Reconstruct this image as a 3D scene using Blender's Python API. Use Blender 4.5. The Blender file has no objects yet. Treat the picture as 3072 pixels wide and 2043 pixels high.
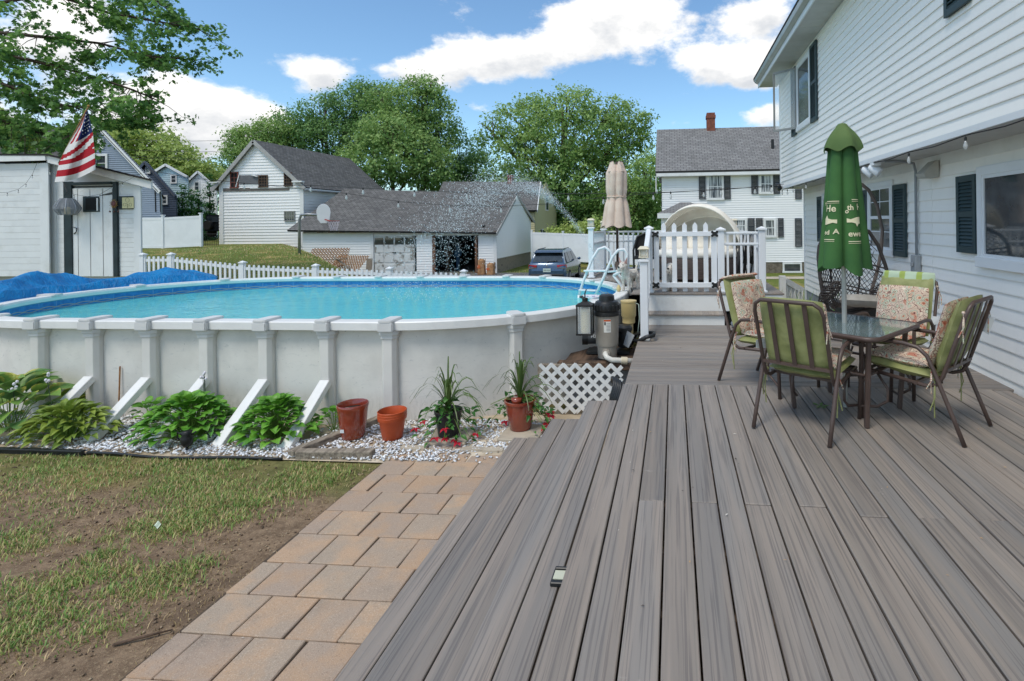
import bpy, bmesh, math, random
import numpy as np
from mathutils import Vector, Matrix, Euler
random.seed(7); RS=np.random.RandomState(11)
rad=math.radians; PI=math.pi
SC=bpy.context.scene; COL=SC.collection
# ------------------------------------------------------------------ camera
F,PX,PY=1620.0,1870.0,667.0          # focal length and principal point, in photo pixels (3072 x 2043)
CAMP=Vector((0,0,2.27))
CM=(Matrix.Rotation(rad(5.3),3,'Z')@Matrix.Rotation(PI/2,3,'X')@Matrix.Rotation(rad(-.7),3,'Z'))
cd=bpy.data.cameras.new('camera'); cam=bpy.data.objects.new('camera',cd); COL.objects.link(cam)
cam.matrix_world=Matrix.Translation(CAMP)@CM.to_4x4()
cd.sensor_fit='HORIZONTAL'; cd.sensor_width=36; cd.lens=36*F/3072
cd.shift_x=(1536-PX)/3072; cd.shift_y=(PY-1021.5)/3072
cd.clip_start=.05; cd.clip_end=3000
SC.camera=cam
# ------------------------------------------------------------------ sky, sun, exposure
SUN_EL,SUN_AZ=60,211                 # degrees; azimuth clockwise from +Y (the direction the deck boards run)
W=bpy.data.worlds.new('World'); SC.world=W; W.use_nodes=True
wn=W.node_tree; wn.nodes.clear()
def WN(t,**k):
    n=wn.nodes.new(t)
    for a,b in k.items(): setattr(n,a,b)
    return n
def WM(op,a,b=None,c=None,clamp=False):
    n=WN('ShaderNodeMath',operation=op,use_clamp=clamp)
    for i,v in enumerate((a,b,c)):
        if v is None: continue
        if isinstance(v,(int,float)): n.inputs[i].default_value=v
        else: wn.links.new(v,n.inputs[i])
    return n.outputs[0]
sky=WN('ShaderNodeTexSky',sky_type='NISHITA'); sky.sun_disc=False
sky.sun_elevation=rad(SUN_EL); sky.sun_rotation=rad(SUN_AZ); sky.altitude=0; sky.air_density=1.0; sky.dust_density=.35; sky.ozone_density=2.2
tc=WN('ShaderNodeTexCoord'); sep=WN('ShaderNodeSeparateXYZ'); wn.links.new(tc.outputs['Generated'],sep.inputs[0])
az=WM('ARCTAN2',sep.outputs[0],sep.outputs[1]); el=WM('ARCSINE',sep.outputs[2])
# cumulus banks: middle and half size, strength
def bank(x,y,hx,hy,w):
    d=(CM@Vector(((x-PX)/F,-(y-PY)/F,-1))).normalized(); return math.degrees(math.atan2(d.x,d.y)),math.degrees(math.asin(d.z)),1.08*hx/F*57.3*math.cos(math.atan2(d.x,d.y))**2,1.05*hy/F*57.3*math.hypot(d.x,d.y)**2,w
BANKS=[bank(*q) for q in ((960,225,95,42,.95),(1230,212,170,55,.92),(1540,185,210,65,.95),(1790,115,210,85,1.0),(1860,20,190,55,.9),(2270,50,110,75,.95),(2190,190,150,65,.95),(2260,235,90,45,.8),(2290,345,120,38,.85),(2040,372,80,22,.7),
 (600,285,190,62,1.0),(470,330,190,80,1.0),(740,350,150,38,.95),(600,425,280,50,.9),(150,90,240,170,1.0),(-250,250,260,160,1.0),(1123,88,40,13,.42),(1450,330,50,20,.5),(2700,200,200,90,.9),(3200,-100,300,150,.9))]
dens=None; lit=None
for a,e,sa,se,w in BANKS:
    da=WM('DIVIDE',WM('SUBTRACT',az,rad(a)),rad(sa)); de=WM('DIVIDE',WM('SUBTRACT',el,rad(e)),rad(se))
    q=WM('ADD',WM('MULTIPLY',da,da),WM('MULTIPLY',de,de))
    g=WM('MULTIPLY',WM('EXPONENT',WM('MULTIPLY',q,-1.0)),w)
    l=WM('MULTIPLY',g,de)
    dens=g if dens is None else WM('ADD',dens,g); lit=l if lit is None else WM('ADD',lit,l)
mp=WN('ShaderNodeMapping'); mp.inputs['Scale'].default_value=(1,1,1.7); wn.links.new(tc.outputs['Generated'],mp.inputs[0])
def WNoise(sc,det,rough,off=0):
    n=WN('ShaderNodeTexNoise'); n.inputs['Scale'].default_value=sc; n.inputs['Detail'].default_value=det; n.inputs['Roughness'].default_value=rough
    m2=WN('ShaderNodeMapping'); m2.inputs['Location'].default_value=(off,off*.7,off*.3); wn.links.new(mp.outputs[0],m2.inputs[0]); wn.links.new(m2.outputs[0],n.inputs['Vector']); return n.outputs['Fac']
n1=WNoise(7,9,.62); n2=WNoise(2.2,3,.5,4.0); n3=WNoise(16,6,.6,9.0)
def WR(v,a,b):
    n=WN('ShaderNodeMapRange',interpolation_type='SMOOTHSTEP'); wn.links.new(v,n.inputs[0]); n.inputs[1].default_value=a; n.inputs[2].default_value=b; return n.outputs[0]
over=WM('MAXIMUM',WR(el,rad(24),rad(36)),WR(WM('ABSOLUTE',az),rad(62),rad(85)))   # the cloud field goes on overhead and all round
dd=WM('MINIMUM',WM('ADD',dens,WM('MULTIPLY',over,.5)),1.15)
fld=WM('ADD',WM('ADD',dd,WM('MULTIPLY',WM('SUBTRACT',n1,.5),2.5)),WM('MULTIPLY',WM('SUBTRACT',n2,.52),.7))
mr=WN('ShaderNodeMapRange',interpolation_type='SMOOTHSTEP'); mr.inputs['From Min'].default_value=.40; mr.inputs['From Max'].default_value=.86; wn.links.new(fld,mr.inputs[0])
ls=WN('ShaderNodeMapRange',interpolation_type='SMOOTHSTEP'); ls.inputs['From Min'].default_value=-.75; ls.inputs['From Max'].default_value=.35
wn.links.new(WM('ADD',WM('ADD',lit,WM('MULTIPLY',WM('SUBTRACT',n3,.5),1.5)),WM('MULTIPLY',WM('SUBTRACT',.9,fld),.35)),ls.inputs[0])
cc=WN('ShaderNodeMixRGB'); cc.inputs[1].default_value=(4.1,4.3,4.6,1); cc.inputs[2].default_value=(7.6,7.45,7.2,1); wn.links.new(ls.outputs[0],cc.inputs[0])
mx=WN('ShaderNodeMixRGB'); wn.links.new(mr.outputs[0],mx.inputs[0]); tint=WN('ShaderNodeMixRGB',blend_type='MULTIPLY'); tint.inputs[0].default_value=1; tint.inputs[2].default_value=(.92,1.10,1.14,1); wn.links.new(sky.outputs[0],tint.inputs[1]); wn.links.new(tint.outputs[0],mx.inputs[1]); wn.links.new(cc.outputs[0],mx.inputs[2])
bg=WN('ShaderNodeBackground'); bg.inputs['Strength'].default_value=.10; wn.links.new(mx.outputs[0],bg.inputs[0])
wo=WN('ShaderNodeOutputWorld'); wn.links.new(bg.outputs[0],wo.inputs[0])
sl=bpy.data.lights.new('sun','SUN'); sl.energy=1.35; sl.angle=rad(20); sl.color=(1,.93,.82)
so=bpy.data.objects.new('sun',sl); COL.objects.link(so)
sd=Vector((math.sin(rad(SUN_AZ))*math.cos(rad(SUN_EL)),math.cos(rad(SUN_AZ))*math.cos(rad(SUN_EL)),math.sin(rad(SUN_EL))))
so.rotation_euler=sd.to_track_quat('Z','Y').to_euler(); so.location=sd*60
vs=SC.view_settings; vs.view_transform='Standard'; vs.look='None'; vs.exposure=0.72; vs.gamma=1; vs.use_curve_mapping=False
SC.render.engine='CYCLES'; SC.cycles.max_bounces=8; SC.cycles.transparent_max_bounces=24; SC.cycles.use_denoising=True
# ------------------------------------------------------------------ photo pixel -> point in the place
def ray(x,y): return CM@Vector(((x-PX)/F,-(y-PY)/F,-1))
def gz(x,y,z): d=ray(x,y); return CAMP+d*((z-CAMP.z)/d.z)
def gy(x,y,Y): d=ray(x,y); return CAMP+d*(Y/d.y)
def gx(x,y,X): d=ray(x,y); return CAMP+d*(X/d.x)
# ------------------------------------------------------------------ mesh helpers
def V(*a): return Vector(a)
class MB:
    def __init__(s): s.v=[]; s.f=[]; s.mi=[]; s.cur=0
    def add(s,vs,fs):
        o=len(s.v); s.v.extend([tuple(v) for v in vs]); s.f.extend([tuple(i+o for i in f) for f in fs]); s.mi.extend([s.cur]*len(fs)); return s
    def bb(s,x0,y0,z0,x1,y1,z1,M=None):
        vs=[(x0,y0,z0),(x1,y0,z0),(x1,y1,z0),(x0,y1,z0),(x0,y0,z1),(x1,y0,z1),(x1,y1,z1),(x0,y1,z1)]
        if M: vs=[M@Vector(v) for v in vs]
        return s.add(vs,[(0,3,2,1),(4,5,6,7),(0,1,5,4),(1,2,6,5),(2,3,7,6),(3,0,4,7)])
    def box(s,c,d,rot=(0,0,0)):
        M=Matrix.Translation(Vector(c))@Euler(rot).to_matrix().to_4x4(); x,y,z=d[0]/2,d[1]/2,d[2]/2
        return s.bb(-x,-y,-z,x,y,z,M)
    def bar(s,p,q,w,h,up=(0,0,1)):
        p=Vector(p);q=Vector(q);d=q-p;L=d.length; d=d/L; u=Vector(up); r=d.cross(u)
        if r.length<1e-4: r=d.cross(Vector((1,0,0)))
        r.normalize(); u=r.cross(d)
        vs=[]
        for a in (p,q):
            for i,j in ((-1,-1),(1,-1),(1,1),(-1,1)): vs.append(a+r*(i*w/2)+u*(j*h/2))
        return s.add(vs,[(0,1,2,3),(7,6,5,4),(0,4,5,1),(1,5,6,2),(2,6,7,3),(3,7,4,0)])
    def tube(s,pts,r,n=8,closed=False):
        pts=[Vector(p) for p in pts]; N=len(pts)
        rs=r if hasattr(r,'__len__') else [r]*N
        vs=[];fs=[]; prev=None
        for i,p in enumerate(pts):
            if closed: t=pts[(i+1)%N]-pts[i-1]
            else: t=pts[min(i+1,N-1)]-pts[max(i-1,0)]
            t.normalize()
            if prev is None:
                u=Vector((0,0,1)) if abs(t.z)<.9 else Vector((1,0,0)); u=(u-t*u.dot(t)).normalized()
            else:
                u=prev-t*prev.dot(t); u=u.normalized() if u.length>1e-6 else prev
            prev=u; b=t.cross(u)
            for k in range(n):
                a=2*PI*k/n; vs.append(p+(u*math.cos(a)+b*math.sin(a))*rs[i])
        for i in range(N if closed else N-1):
            j=(i+1)%N
            for k in range(n):
                l=(k+1)%n; fs.append((i*n+k,i*n+l,j*n+l,j*n+k))
        if not closed: fs.append(tuple(range(n-1,-1,-1))); fs.append(tuple((N-1)*n+k for k in range(n)))
        return s.add(vs,fs)
    def lathe(s,prof,c=(0,0,0),n=24,cap=True,sq=None):
        vs=[];fs=[];m=len(prof)
        for r,z in prof:
            for k in range(n):
                a=2*PI*k/n; vs.append((c[0]+r*math.cos(a),c[1]+r*math.sin(a),c[2]+z))
        for i in range(m-1):
            for k in range(n):
                l=(k+1)%n; fs.append((i*n+k,i*n+l,(i+1)*n+l,(i+1)*n+k))
        if cap: fs.append(tuple(range(n-1,-1,-1))); fs.append(tuple((m-1)*n+k for k in range(n)))
        return s.add(vs,fs)
    def prism(s,poly,d,O=(0,0,0),U=(1,0,0),Vv=(0,0,1)):
        """polygon (u,v) in the plane O,U,V pushed along U x V by d, closed"""
        O=Vector(O);U=Vector(U);Vv=Vector(Vv);N=U.cross(Vv).normalized()*d; n=len(poly)
        a=[O+U*p[0]+Vv*p[1] for p in poly]; b=[p+N for p in a]
        return s.add(a+b,[tuple(range(n-1,-1,-1)),tuple(range(n,2*n))]+[(i,(i+1)%n,n+(i+1)%n,n+i) for i in range(n)])
    def ell(s,c,r,n=12,m=8,rot=(0,0,0)):
        R=Euler(rot).to_matrix(); vs=[];fs=[]; c=Vector(c)
        vs.append(c+R@Vector((0,0,-r[2])))
        for i in range(1,m):
            p=-PI/2+PI*i/m
            for k in range(n):
                a=2*PI*k/n; vs.append(c+R@Vector((r[0]*math.cos(p)*math.cos(a),r[1]*math.cos(p)*math.sin(a),r[2]*math.sin(p))))
        vs.append(c+R@Vector((0,0,r[2]))); T=len(vs)-1
        for k in range(n): l=(k+1)%n; fs.append((0,1+l,1+k)); fs.append((T,1+(m-2)*n+k,1+(m-2)*n+l))
        for i in range(m-2):
            for k in range(n): l=(k+1)%n; fs.append((1+i*n+k,1+i*n+l,1+(i+1)*n+l,1+(i+1)*n+k))
        return s.add(vs,fs)
    def grid(s,fn,nu,nv,closeu=False):
        vs=[fn(i/(nu if closeu else nu-1),j/(nv-1)) for j in range(nv) for i in range(nu)]
        fs=[]
        for j in range(nv-1):
            for i in range(nu if closeu else nu-1):
                k=(i+1)%nu; fs.append((j*nu+i,j*nu+k,(j+1)*nu+k,(j+1)*nu+i))
        return s.add(vs,fs)
    def mesh(s,name,mats,org=(0,0,0),smooth=False,bevel=0,seg=1,solid=0,sub=0,auto=None):
        me=bpy.data.meshes.new(name); o=Vector(org)
        me.from_pydata([tuple(Vector(v)-o) for v in s.v],[],s.f)
        for m in (mats if isinstance(mats,(list,tuple)) else [mats]): me.materials.append(m)
        if max(s.mi,default=0): me.polygons.foreach_set('material_index',s.mi)
        if bevel or solid or sub:
            bm=bmesh.new(); bm.from_mesh(me)
            if solid: bmesh.ops.solidify(bm,geom=bm.faces[:],thickness=solid)
            if bevel:
                bmesh.ops.remove_doubles(bm,verts=bm.verts,dist=1e-6)
                es=[e for e in bm.edges if len(e.link_faces)==2 and e.calc_face_angle(0)>rad(28)]
                bmesh.ops.bevel(bm,geom=es,offset=bevel,segments=seg,affect='EDGES',clamp_overlap=True)
            bm.to_mesh(me); bm.free()
        if smooth:
            me.polygons.foreach_set('use_smooth',[True]*len(me.polygons))
            if auto: me.set_sharp_from_angle(angle=rad(auto))
        me.update(); return me
    def build(s,name,mats,parent=None,**k):
        org=(0,0,0)
        if parent is not None:
            r=parent
            while r.parent: r=r.parent
            org=r.location
        o=bpy.data.objects.new(name,s.mesh(name,mats,org,**k)); COL.objects.link(o); o.parent=parent; return o
def tag(o,label=None,cat=None,group=None,kind=None):
    if label: o['label']=label
    if cat: o['category']=cat
    if group: o['group']=group
    if kind: o['kind']=kind
    return o
def thing(name,label,cat,loc=(0,0,0),group=None,kind=None):
    o=bpy.data.objects.new(name,None); COL.objects.link(o); o.location=loc; o.empty_display_size=.1; return tag(o,label,cat,group,kind)
def copy_tree(o,parent=None,label=None,group=None):
    c=o.copy(); COL.objects.link(c); c.parent=parent
    if label: c['label']=label
    if group: c['group']=group
    for ch in [x for x in bpy.data.objects if x.parent==o]: copy_tree(ch,c)
    return c
def inst(name,me,parent=None,loc=(0,0,0),rot=(0,0,0),sc=(1,1,1)):
    """one more object on shared mesh data; loc in the parent's frame"""
    o=bpy.data.objects.new(name,me); COL.objects.link(o); o.parent=parent; o.location=loc; o.rotation_euler=rot; o.scale=sc; return o
def arr_mesh(name,verts,nper,faces_local,mat,smooth=False,mi=None,mats=None):
    """verts: (k*nper,3) array; the same small face list repeated for each piece"""
    k=len(verts)//nper; ln=[len(f) for f in faces_local]; fl=np.concatenate([np.array(f) for f in faces_local])
    loops=(np.arange(k)[:,None]*nper+fl[None,:]).ravel().astype(np.int32)
    cnt=np.tile(np.array(ln),k); st=np.concatenate([[0],np.cumsum(cnt)[:-1]]).astype(np.int32)
    me=bpy.data.meshes.new(name); me.vertices.add(len(verts)); me.vertices.foreach_set('co',np.asarray(verts,np.float32).ravel())
    me.loops.add(len(loops)); me.loops.foreach_set('vertex_index',loops)
    me.polygons.add(len(cnt)); me.polygons.foreach_set('loop_start',st)
    for m in (mats or [mat]): me.materials.append(m)
    if mi is not None: me.polygons.foreach_set('material_index',np.repeat(np.asarray(mi,np.int32),len(faces_local)))
    if smooth: me.polygons.foreach_set('use_smooth',np.ones(len(cnt),bool))
    me.update(calc_edges=True); me.validate(); return me
# ------------------------------------------------------------------ materials
def lin(h):
    if not isinstance(h,str): return tuple(h[:3])
    h=h.lstrip('#'); c=[int(h[i:i+2],16)/255 for i in (0,2,4)]
    return tuple(x/12.92 if x<=.04045 else ((x+.055)/1.055)**2.4 for x in c)
MATS={}
class NT:
    def __init__(s,name):
        s.m=bpy.data.materials.new(name); s.m.use_nodes=True; s.t=s.m.node_tree; s.t.nodes.clear()
        s.out=s.n('ShaderNodeOutputMaterial'); s.p=s.n('ShaderNodeBsdfPrincipled'); s.l(s.p.outputs[0],s.out.inputs[0])
    def n(s,t,**k):
        n=s.t.nodes.new(t)
        for a,b in k.items(): setattr(n,a,b)
        return n
    def l(s,a,b): s.t.links.new(a,b)
    def set(s,node,i,v):
        if isinstance(v,bpy.types.NodeSocket): s.l(v,node.inputs[i])
        else:
            if isinstance(v,tuple) and len(v)==3 and node.inputs[i].type=='RGBA': v=v+(1,)
            node.inputs[i].default_value=v
    def math(s,op,a,b=0,clamp=False):
        n=s.n('ShaderNodeMath',operation=op,use_clamp=clamp); s.set(n,0,a); s.set(n,1,b); return n.outputs[0]
    def mix(s,f,a,b,mode='MIX'):
        n=s.n('ShaderNodeMixRGB',blend_type=mode); s.set(n,0,f); s.set(n,1,a); s.set(n,2,b); return n.outputs[0]
    def rng(s,v,a,b,c=0.,d=1.,smooth=True):
        n=s.n('ShaderNodeMapRange'); n.interpolation_type='SMOOTHSTEP' if smooth else 'LINEAR'
        s.set(n,0,v); 
        for i,x in enumerate((a,b,c,d)): n.inputs[i+1].default_value=x
        return n.outputs[0]
    def co(s,st=(1,1,1),rnd=True,kind='Object'):
        c=s.n('ShaderNodeTexCoord').outputs[kind]
        if rnd:
            oi=s.n('ShaderNodeObjectInfo'); v=s.n('ShaderNodeVectorMath',operation='ADD'); s.l(c,v.inputs[0])
            k=s.math('MULTIPLY',oi.outputs['Random'],37.0); cb=s.n('ShaderNodeCombineXYZ'); 
            for i in range(3): s.l(k,cb.inputs[i])
            s.l(cb.outputs[0],v.inputs[1]); c=v.outputs[0]
        if st!=(1,1,1):
            m=s.n('ShaderNodeMapping'); m.inputs['Scale'].default_value=st; s.l(c,m.inputs[0]); c=m.outputs[0]
        return c
    def noise(s,v,sc,det=4,ro=.55,dist=0):
        n=s.n('ShaderNodeTexNoise'); s.l(v,n.inputs['Vector']); n.inputs['Scale'].default_value=sc; n.inputs['Detail'].default_value=det; n.inputs['Roughness'].default_value=ro; n.inputs['Distortion'].default_value=dist; return n.outputs['Fac']
    def rnd(s): return s.n('ShaderNodeObjectInfo').outputs['Random']
    def bump(s,h,st=.3,d=.01):
        n=s.n('ShaderNodeBump'); n.inputs['Strength'].default_value=st; n.inputs['Distance'].default_value=d; s.l(h,n.inputs['Height']); s.l(n.outputs[0],s.p.inputs['Normal']); return n
    def fin(s,col=None,rough=.6,met=0,spec=.4,**k):
        if col is not None: s.set(s.p,'Base Color',col)
        s.set(s.p,'Roughness',rough); s.set(s.p,'Metallic',met); s.p.inputs['Specular IOR Level'].default_value=spec
        for a,b in k.items(): s.set(s.p,a.replace('_',' '),b)
        return s.m
def mat(name,c1,c2=None,sc=5,st=(1,1,1),rough=.6,bump=0,bsc=60,bd=.004,rnd=0.,met=0,spec=.4,lo=.35,hi=.65,var=.12,dirt=0,dcol=(.06,.05,.04),dsc=1.5,det=5,coat=0):
    if name in MATS: return MATS[name]
    a=lin(c1); b=lin(c2) if c2 else tuple(x*(1-var) for x in a)
    t=NT(name); v=t.co(st); c=t.mix(t.rng(t.noise(v,sc,det),lo,hi),a,b)
    if rnd: c=t.mix(1.,c,t.rng(t.rnd(),0,1,1-rnd,1+rnd,False),'MULTIPLY')
    if dirt: 
        c=t.mix(t.math('MULTIPLY',t.rng(t.noise(t.co(),dsc,7,.65),.5,.75),dirt),c,dcol)
    if bump: t.bump(t.noise(t.co(st),bsc,3),bump,bd)
    MATS[name]=t.fin(c,rough,met,spec)
    if coat: t.p.inputs['Coat Weight'].default_value=coat
    return MATS[name]
def deck_mat():
    t=NT('composite_board'); 
    v=t.co((26,.55,26)); w=t.co((7,.35,7)); g=t.co((90,1.2,90))
    c=t.mix(t.rng(t.noise(v,1,5,.6),.32,.68),lin('#968b81'),lin('#857d75'))
    c=t.mix(t.rng(t.noise(w,1,3,.5),.42,.66),c,lin('#85807b'))
    c=t.mix(t.math('MULTIPLY',t.rng(t.noise(t.co((5,.25,5)),1.7,3),.5,.72),.5),c,lin('#988a7d'))
    c=t.mix(t.math('MULTIPLY',t.rng(t.noise(g,1,3,.6),.5,.62),.42),c,lin('#4d4a4c'))
    c=t.mix(1.,c,t.rng(t.rnd(),0,1,.86,1.12,False),'MULTIPLY')
    c=t.mix(t.math('MULTIPLY',t.rng(t.noise(t.co(),9,6,.7),.66,.74),.3),c,lin('#b9b3aa'))
    t.bump(t.noise(g,1,4),.35,.003)
    return t.fin(c,t.rng(t.noise(w,2,3),.3,.7,.42,.62),0,.35)
DECK=deck_mat()
def paver_mat():
    t=NT('concrete_paver'); v=t.co()
    c=t.mix(t.rng(t.rnd(),0,1),lin('#ab9786'),lin('#a0907f'))
    c=t.mix(t.math('MULTIPLY',t.rng(t.noise(v,4,4),.42,.68),.75),c,lin('#b8987a'))
    c=t.mix(t.math('MULTIPLY',t.rng(t.noise(v,3.1,5),.55,.75),.5),c,lin('#7d746a'))
    n=t.noise(v,150,4,.7); c=t.mix(t.math('MULTIPLY',t.rng(n,.52,.66),.5),c,lin('#d3c3ae')); c=t.mix(t.math('MULTIPLY',t.rng(t.noise(v,110,3,.7),.58,.7),.55),c,lin('#54483e'))
    c=t.mix(1.,c,t.rng(t.rnd(),0,1,.9,1.1,False),'MULTIPLY')
    t.bump(n,.5,.004); return t.fin(c,.88,0,.25)
PAVER=paver_mat()
def siding_mat(name,col,dirt=.12,streak=.1):
    t=NT(name); a=lin(col); v=t.co((1,1,1))
    c=t.mix(t.math('MULTIPLY',t.rng(t.noise(v,1.3,5,.6),.4,.75),dirt),a,tuple(x*.62 for x in a))
    c=t.mix(t.math('MULTIPLY',t.rng(t.noise(t.co((6,6,.5)),1.5,5,.65),.5,.8),streak),c,lin('#8e8c82'))
    t.bump(t.noise(t.co((3,3,60)),2,3),.08,.003); return t.fin(c,.5,0,.35)
WHITE_SIDING=siding_mat('white_vinyl_siding','#f6f4ef',.07,.07)
FAR_WHITE=siding_mat('old_white_clapboard','#efefed',.05,.05)
BLUE_SIDING=siding_mat('slate_blue_siding','#8d99a8',.1); NAVY=siding_mat('navy_siding','#4a5566',.1); PALEBLUE=siding_mat('pale_blue_siding','#b6cdd3',.1); CREAM=siding_mat('cream_siding','#c9c39a',.12)
VINYL=mat('white_vinyl','#e6e9ec',rough=.38,var=.05,sc=2,dirt=.08,dcol=lin('#8b8b84'))
TRIM=mat('white_painted_wood','#e3e4e2',rough=.55,var=.07,sc=3,bump=.15,bsc=20,dirt=.3,dcol=lin('#9a968c'),dsc=2.5)
def shingle_mat(name,c1,c2,sc=1.0):
    t=NT(name); v=t.co((1,1,1),rnd=False,kind='UV')
    b=t.n('ShaderNodeTexBrick'); b.offset=.5; t.l(v,b.inputs['Vector']); b.inputs['Scale'].default_value=1; b.inputs['Brick Width'].default_value=.33*sc; b.inputs['Row Height'].default_value=.19*sc; b.inputs['Mortar Size'].default_value=.016; b.inputs['Mortar Smooth'].default_value=.3; b.inputs['Bias'].default_value=-.1
    b.inputs['Color1'].default_value=(*lin(c1),1); b.inputs['Color2'].default_value=(*lin(c2),1); b.inputs['Mortar'].default_value=(*[x*.35 for x in lin(c2)],1)
    nn=t.noise(t.co(rnd=False,kind='UV'),.5,6,.65); c=t.mix(t.math('MULTIPLY',t.rng(nn,.4,.75),.45),b.outputs['Color'],tuple(x*.72 for x in lin(c2)))
    c=t.mix(t.math('MULTIPLY',t.rng(t.noise(t.co((1,.12,1),rnd=False,kind='UV'),2.2,5,.65),.5,.75),.25),c,lin('#8c8a86'))
    t.bump(b.outputs['Fac'],-.4,.01); return t.fin(c,.9,0,.2)
SHINGLE=shingle_mat('grey_asphalt_shingle','#737270','#5b5a59'); SHINGLE_L=shingle_mat('light_grey_shingle','#8a8988','#747372'); SHINGLE_B=shingle_mat('brown_shingle','#5d5a58','#4c4a49')
def plain(name,c,rough=.5,met=0,spec=.4,coat=0,**k): 
    if name in MATS: return MATS[name]
    t=NT(name); MATS[name]=t.fin(lin(c),rough,met,spec,**k); t.p.inputs['Coat Weight'].default_value=coat; return MATS[name]
def glass_mat(name,c,rough=.05,alpha=.75):
    t=NT(name); c=t.mix(t.rng(t.noise(t.co(),3,4),.35,.7),lin(c),tuple(x*1.9+.01 for x in lin(c)))
    return t.fin(c,rough,0,.9,Alpha=1.0)
WINDOW=glass_mat('window_glass','#30363a')
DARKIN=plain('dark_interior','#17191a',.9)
SHUT=mat('dark_green_shutter','#33474b',rough=.5,var=.15,sc=3); SHUTD=mat('charcoal_shutter','#43474d',rough=.55,var=.1)
BLACKP=mat('black_plastic','#26282a',rough=.38,var=.2,sc=3,dirt=.12,dcol=lin('#77736a'),dsc=4); BLACKM=mat('black_metal','#232323',rough=.45,var=.2)
BRONZE=mat('bronze_painted_steel','#54443e',rough=.42,var=.18,sc=6,spec=.5)
WOODG=mat('weathered_grey_wood','#9a8f80','#6e6458',st=(30,2,30),sc=1,rough=.85,bump=.5,bsc=1,bd=.005)
WOODB=mat('rough_brown_wood','#6b5646','#4a3b30',st=(20,2,20),sc=1,rough=.88,bump=.5,bsc=1,bd=.005)
STONE=mat('field_stone','#8b8276','#6a6259',sc=5,rough=.9,bump=.6,bsc=14,bd=.02,rnd=.22)
# ------------------------------------------------------------------ ground
def sstep(a,b,x):
    t=np.clip((np.asarray(x,float)-a)/(b-a),0,1); return t*t*(3-2*t)
def hgt(x,y):
    x=np.asarray(x,float); y=np.asarray(y,float)
    right=-.8*sstep(11.5,25,y)
    left=1.1*np.clip((y-11.3)/13,0,1)**.75
    xb=-(4+(y-12)*.86); s=sstep(xb-3.5,xb+1.0,x)
    h=left*(1-s)+right*s
    far=sstep(60,140,y); return h*(1-far)
def h1(x,y): return float(hgt(x,y))
def ground_mat():
    t=NT('yard_ground'); v=t.co(rnd=False)
    big=t.noise(v,.55,6,.6); fine=t.noise(v,9,6,.7); fib=t.noise(v,55,6,.75)
    soil=t.mix(t.rng(fine,.35,.65),lin('#715e4c'),lin('#937d66')); soil=t.mix(t.math('MULTIPLY',t.rng(fib,.5,.68),.7),soil,lin('#b49f80'))
    soil=t.mix(t.math('MULTIPLY',t.rng(t.noise(v,2.3,5),.5,.7),.6),soil,lin('#5f4f41'))
    grs=t.mix(t.rng(fine,.35,.65),lin('#51602a'),lin('#6f7a3a')); grs=t.mix(t.rng(t.noise(v,.8,5,.6),.45,.7),grs,lin('#9a8a55'))
    sp=t.n('ShaderNodeSeparateXYZ'); t.l(v,sp.inputs[0])
    d=t.math('ADD',t.rng(sp.outputs[1],3.6,5.0),t.math('MULTIPLY',t.math('SUBTRACT',big,.5),1.8))
    lawn=t.rng(sp.outputs[1],11.5,13.5); 
    c=t.mix(t.rng(d,.25,.75),soil,t.mix(.35,grs,soil)); c=t.mix(lawn,c,grs)
    t.bump(t.math('ADD',fine,t.math('ADD',fib,t.noise(v,140,3,.6))),.6,.018); return t.fin(c,.95,0,.15)
GROUND=ground_mat()
ys=np.concatenate([np.linspace(-14,11,26),np.linspace(11.5,45,68),np.linspace(47,160,30),np.array([220,320,500,800,1200,1800])])
xs=np.concatenate([np.array([-1500,-900,-500,-300,-200,-150,-110,-85]),np.linspace(-70,-30,27),np.linspace(-29,12,62),np.linspace(14,60,20),np.array([80,120,200,350,600,1000,1500])])
gxx,gyy=np.meshgrid(xs,ys); hh=hgt(gxx,gyy)
hh=np.where((gyy<11)&(gxx<-1.6)&(gyy>-5),hh+(RS.rand(*hh.shape)-.5)*.012,hh)
mb=MB(); nx=len(xs); mb.add(list(zip(gxx.ravel(),gyy.ravel(),hh.ravel())),[(j*nx+i,j*nx+i+1,(j+1)*nx+i+1,(j+1)*nx+i) for j in range(len(ys)-1) for i in range(nx-1)])
tag(mb.build('ground',GROUND,smooth=True),kind='structure')
ASPH=mat('worn_asphalt','#55565a','#67676a',sc=2,rough=.93,bump=.5,bsc=90,bd=.006)
def drape(name,poly_fn,nu,nv,m,dz=.005,kind='structure'):
    b=MB(); b.grid(lambda u,v:(lambda p:(p[0],p[1],h1(*p)+dz))(poly_fn(u,v)),nu,nv); return tag(b.build(name,m,smooth=True),kind=kind)
drape('driveway',lambda u,v:((lambda y:(-(4+(y-12)*.86)+1.2)*(1-u)+u*(-.5))(23+v*9.8),23+v*9.8),60,20,ASPH,.03)
CONC=mat('pale_concrete','#b9ae9c','#a3998a',sc=3,rough=.9,bump=.4,bsc=60,bd=.004,rnd=.06)
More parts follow.
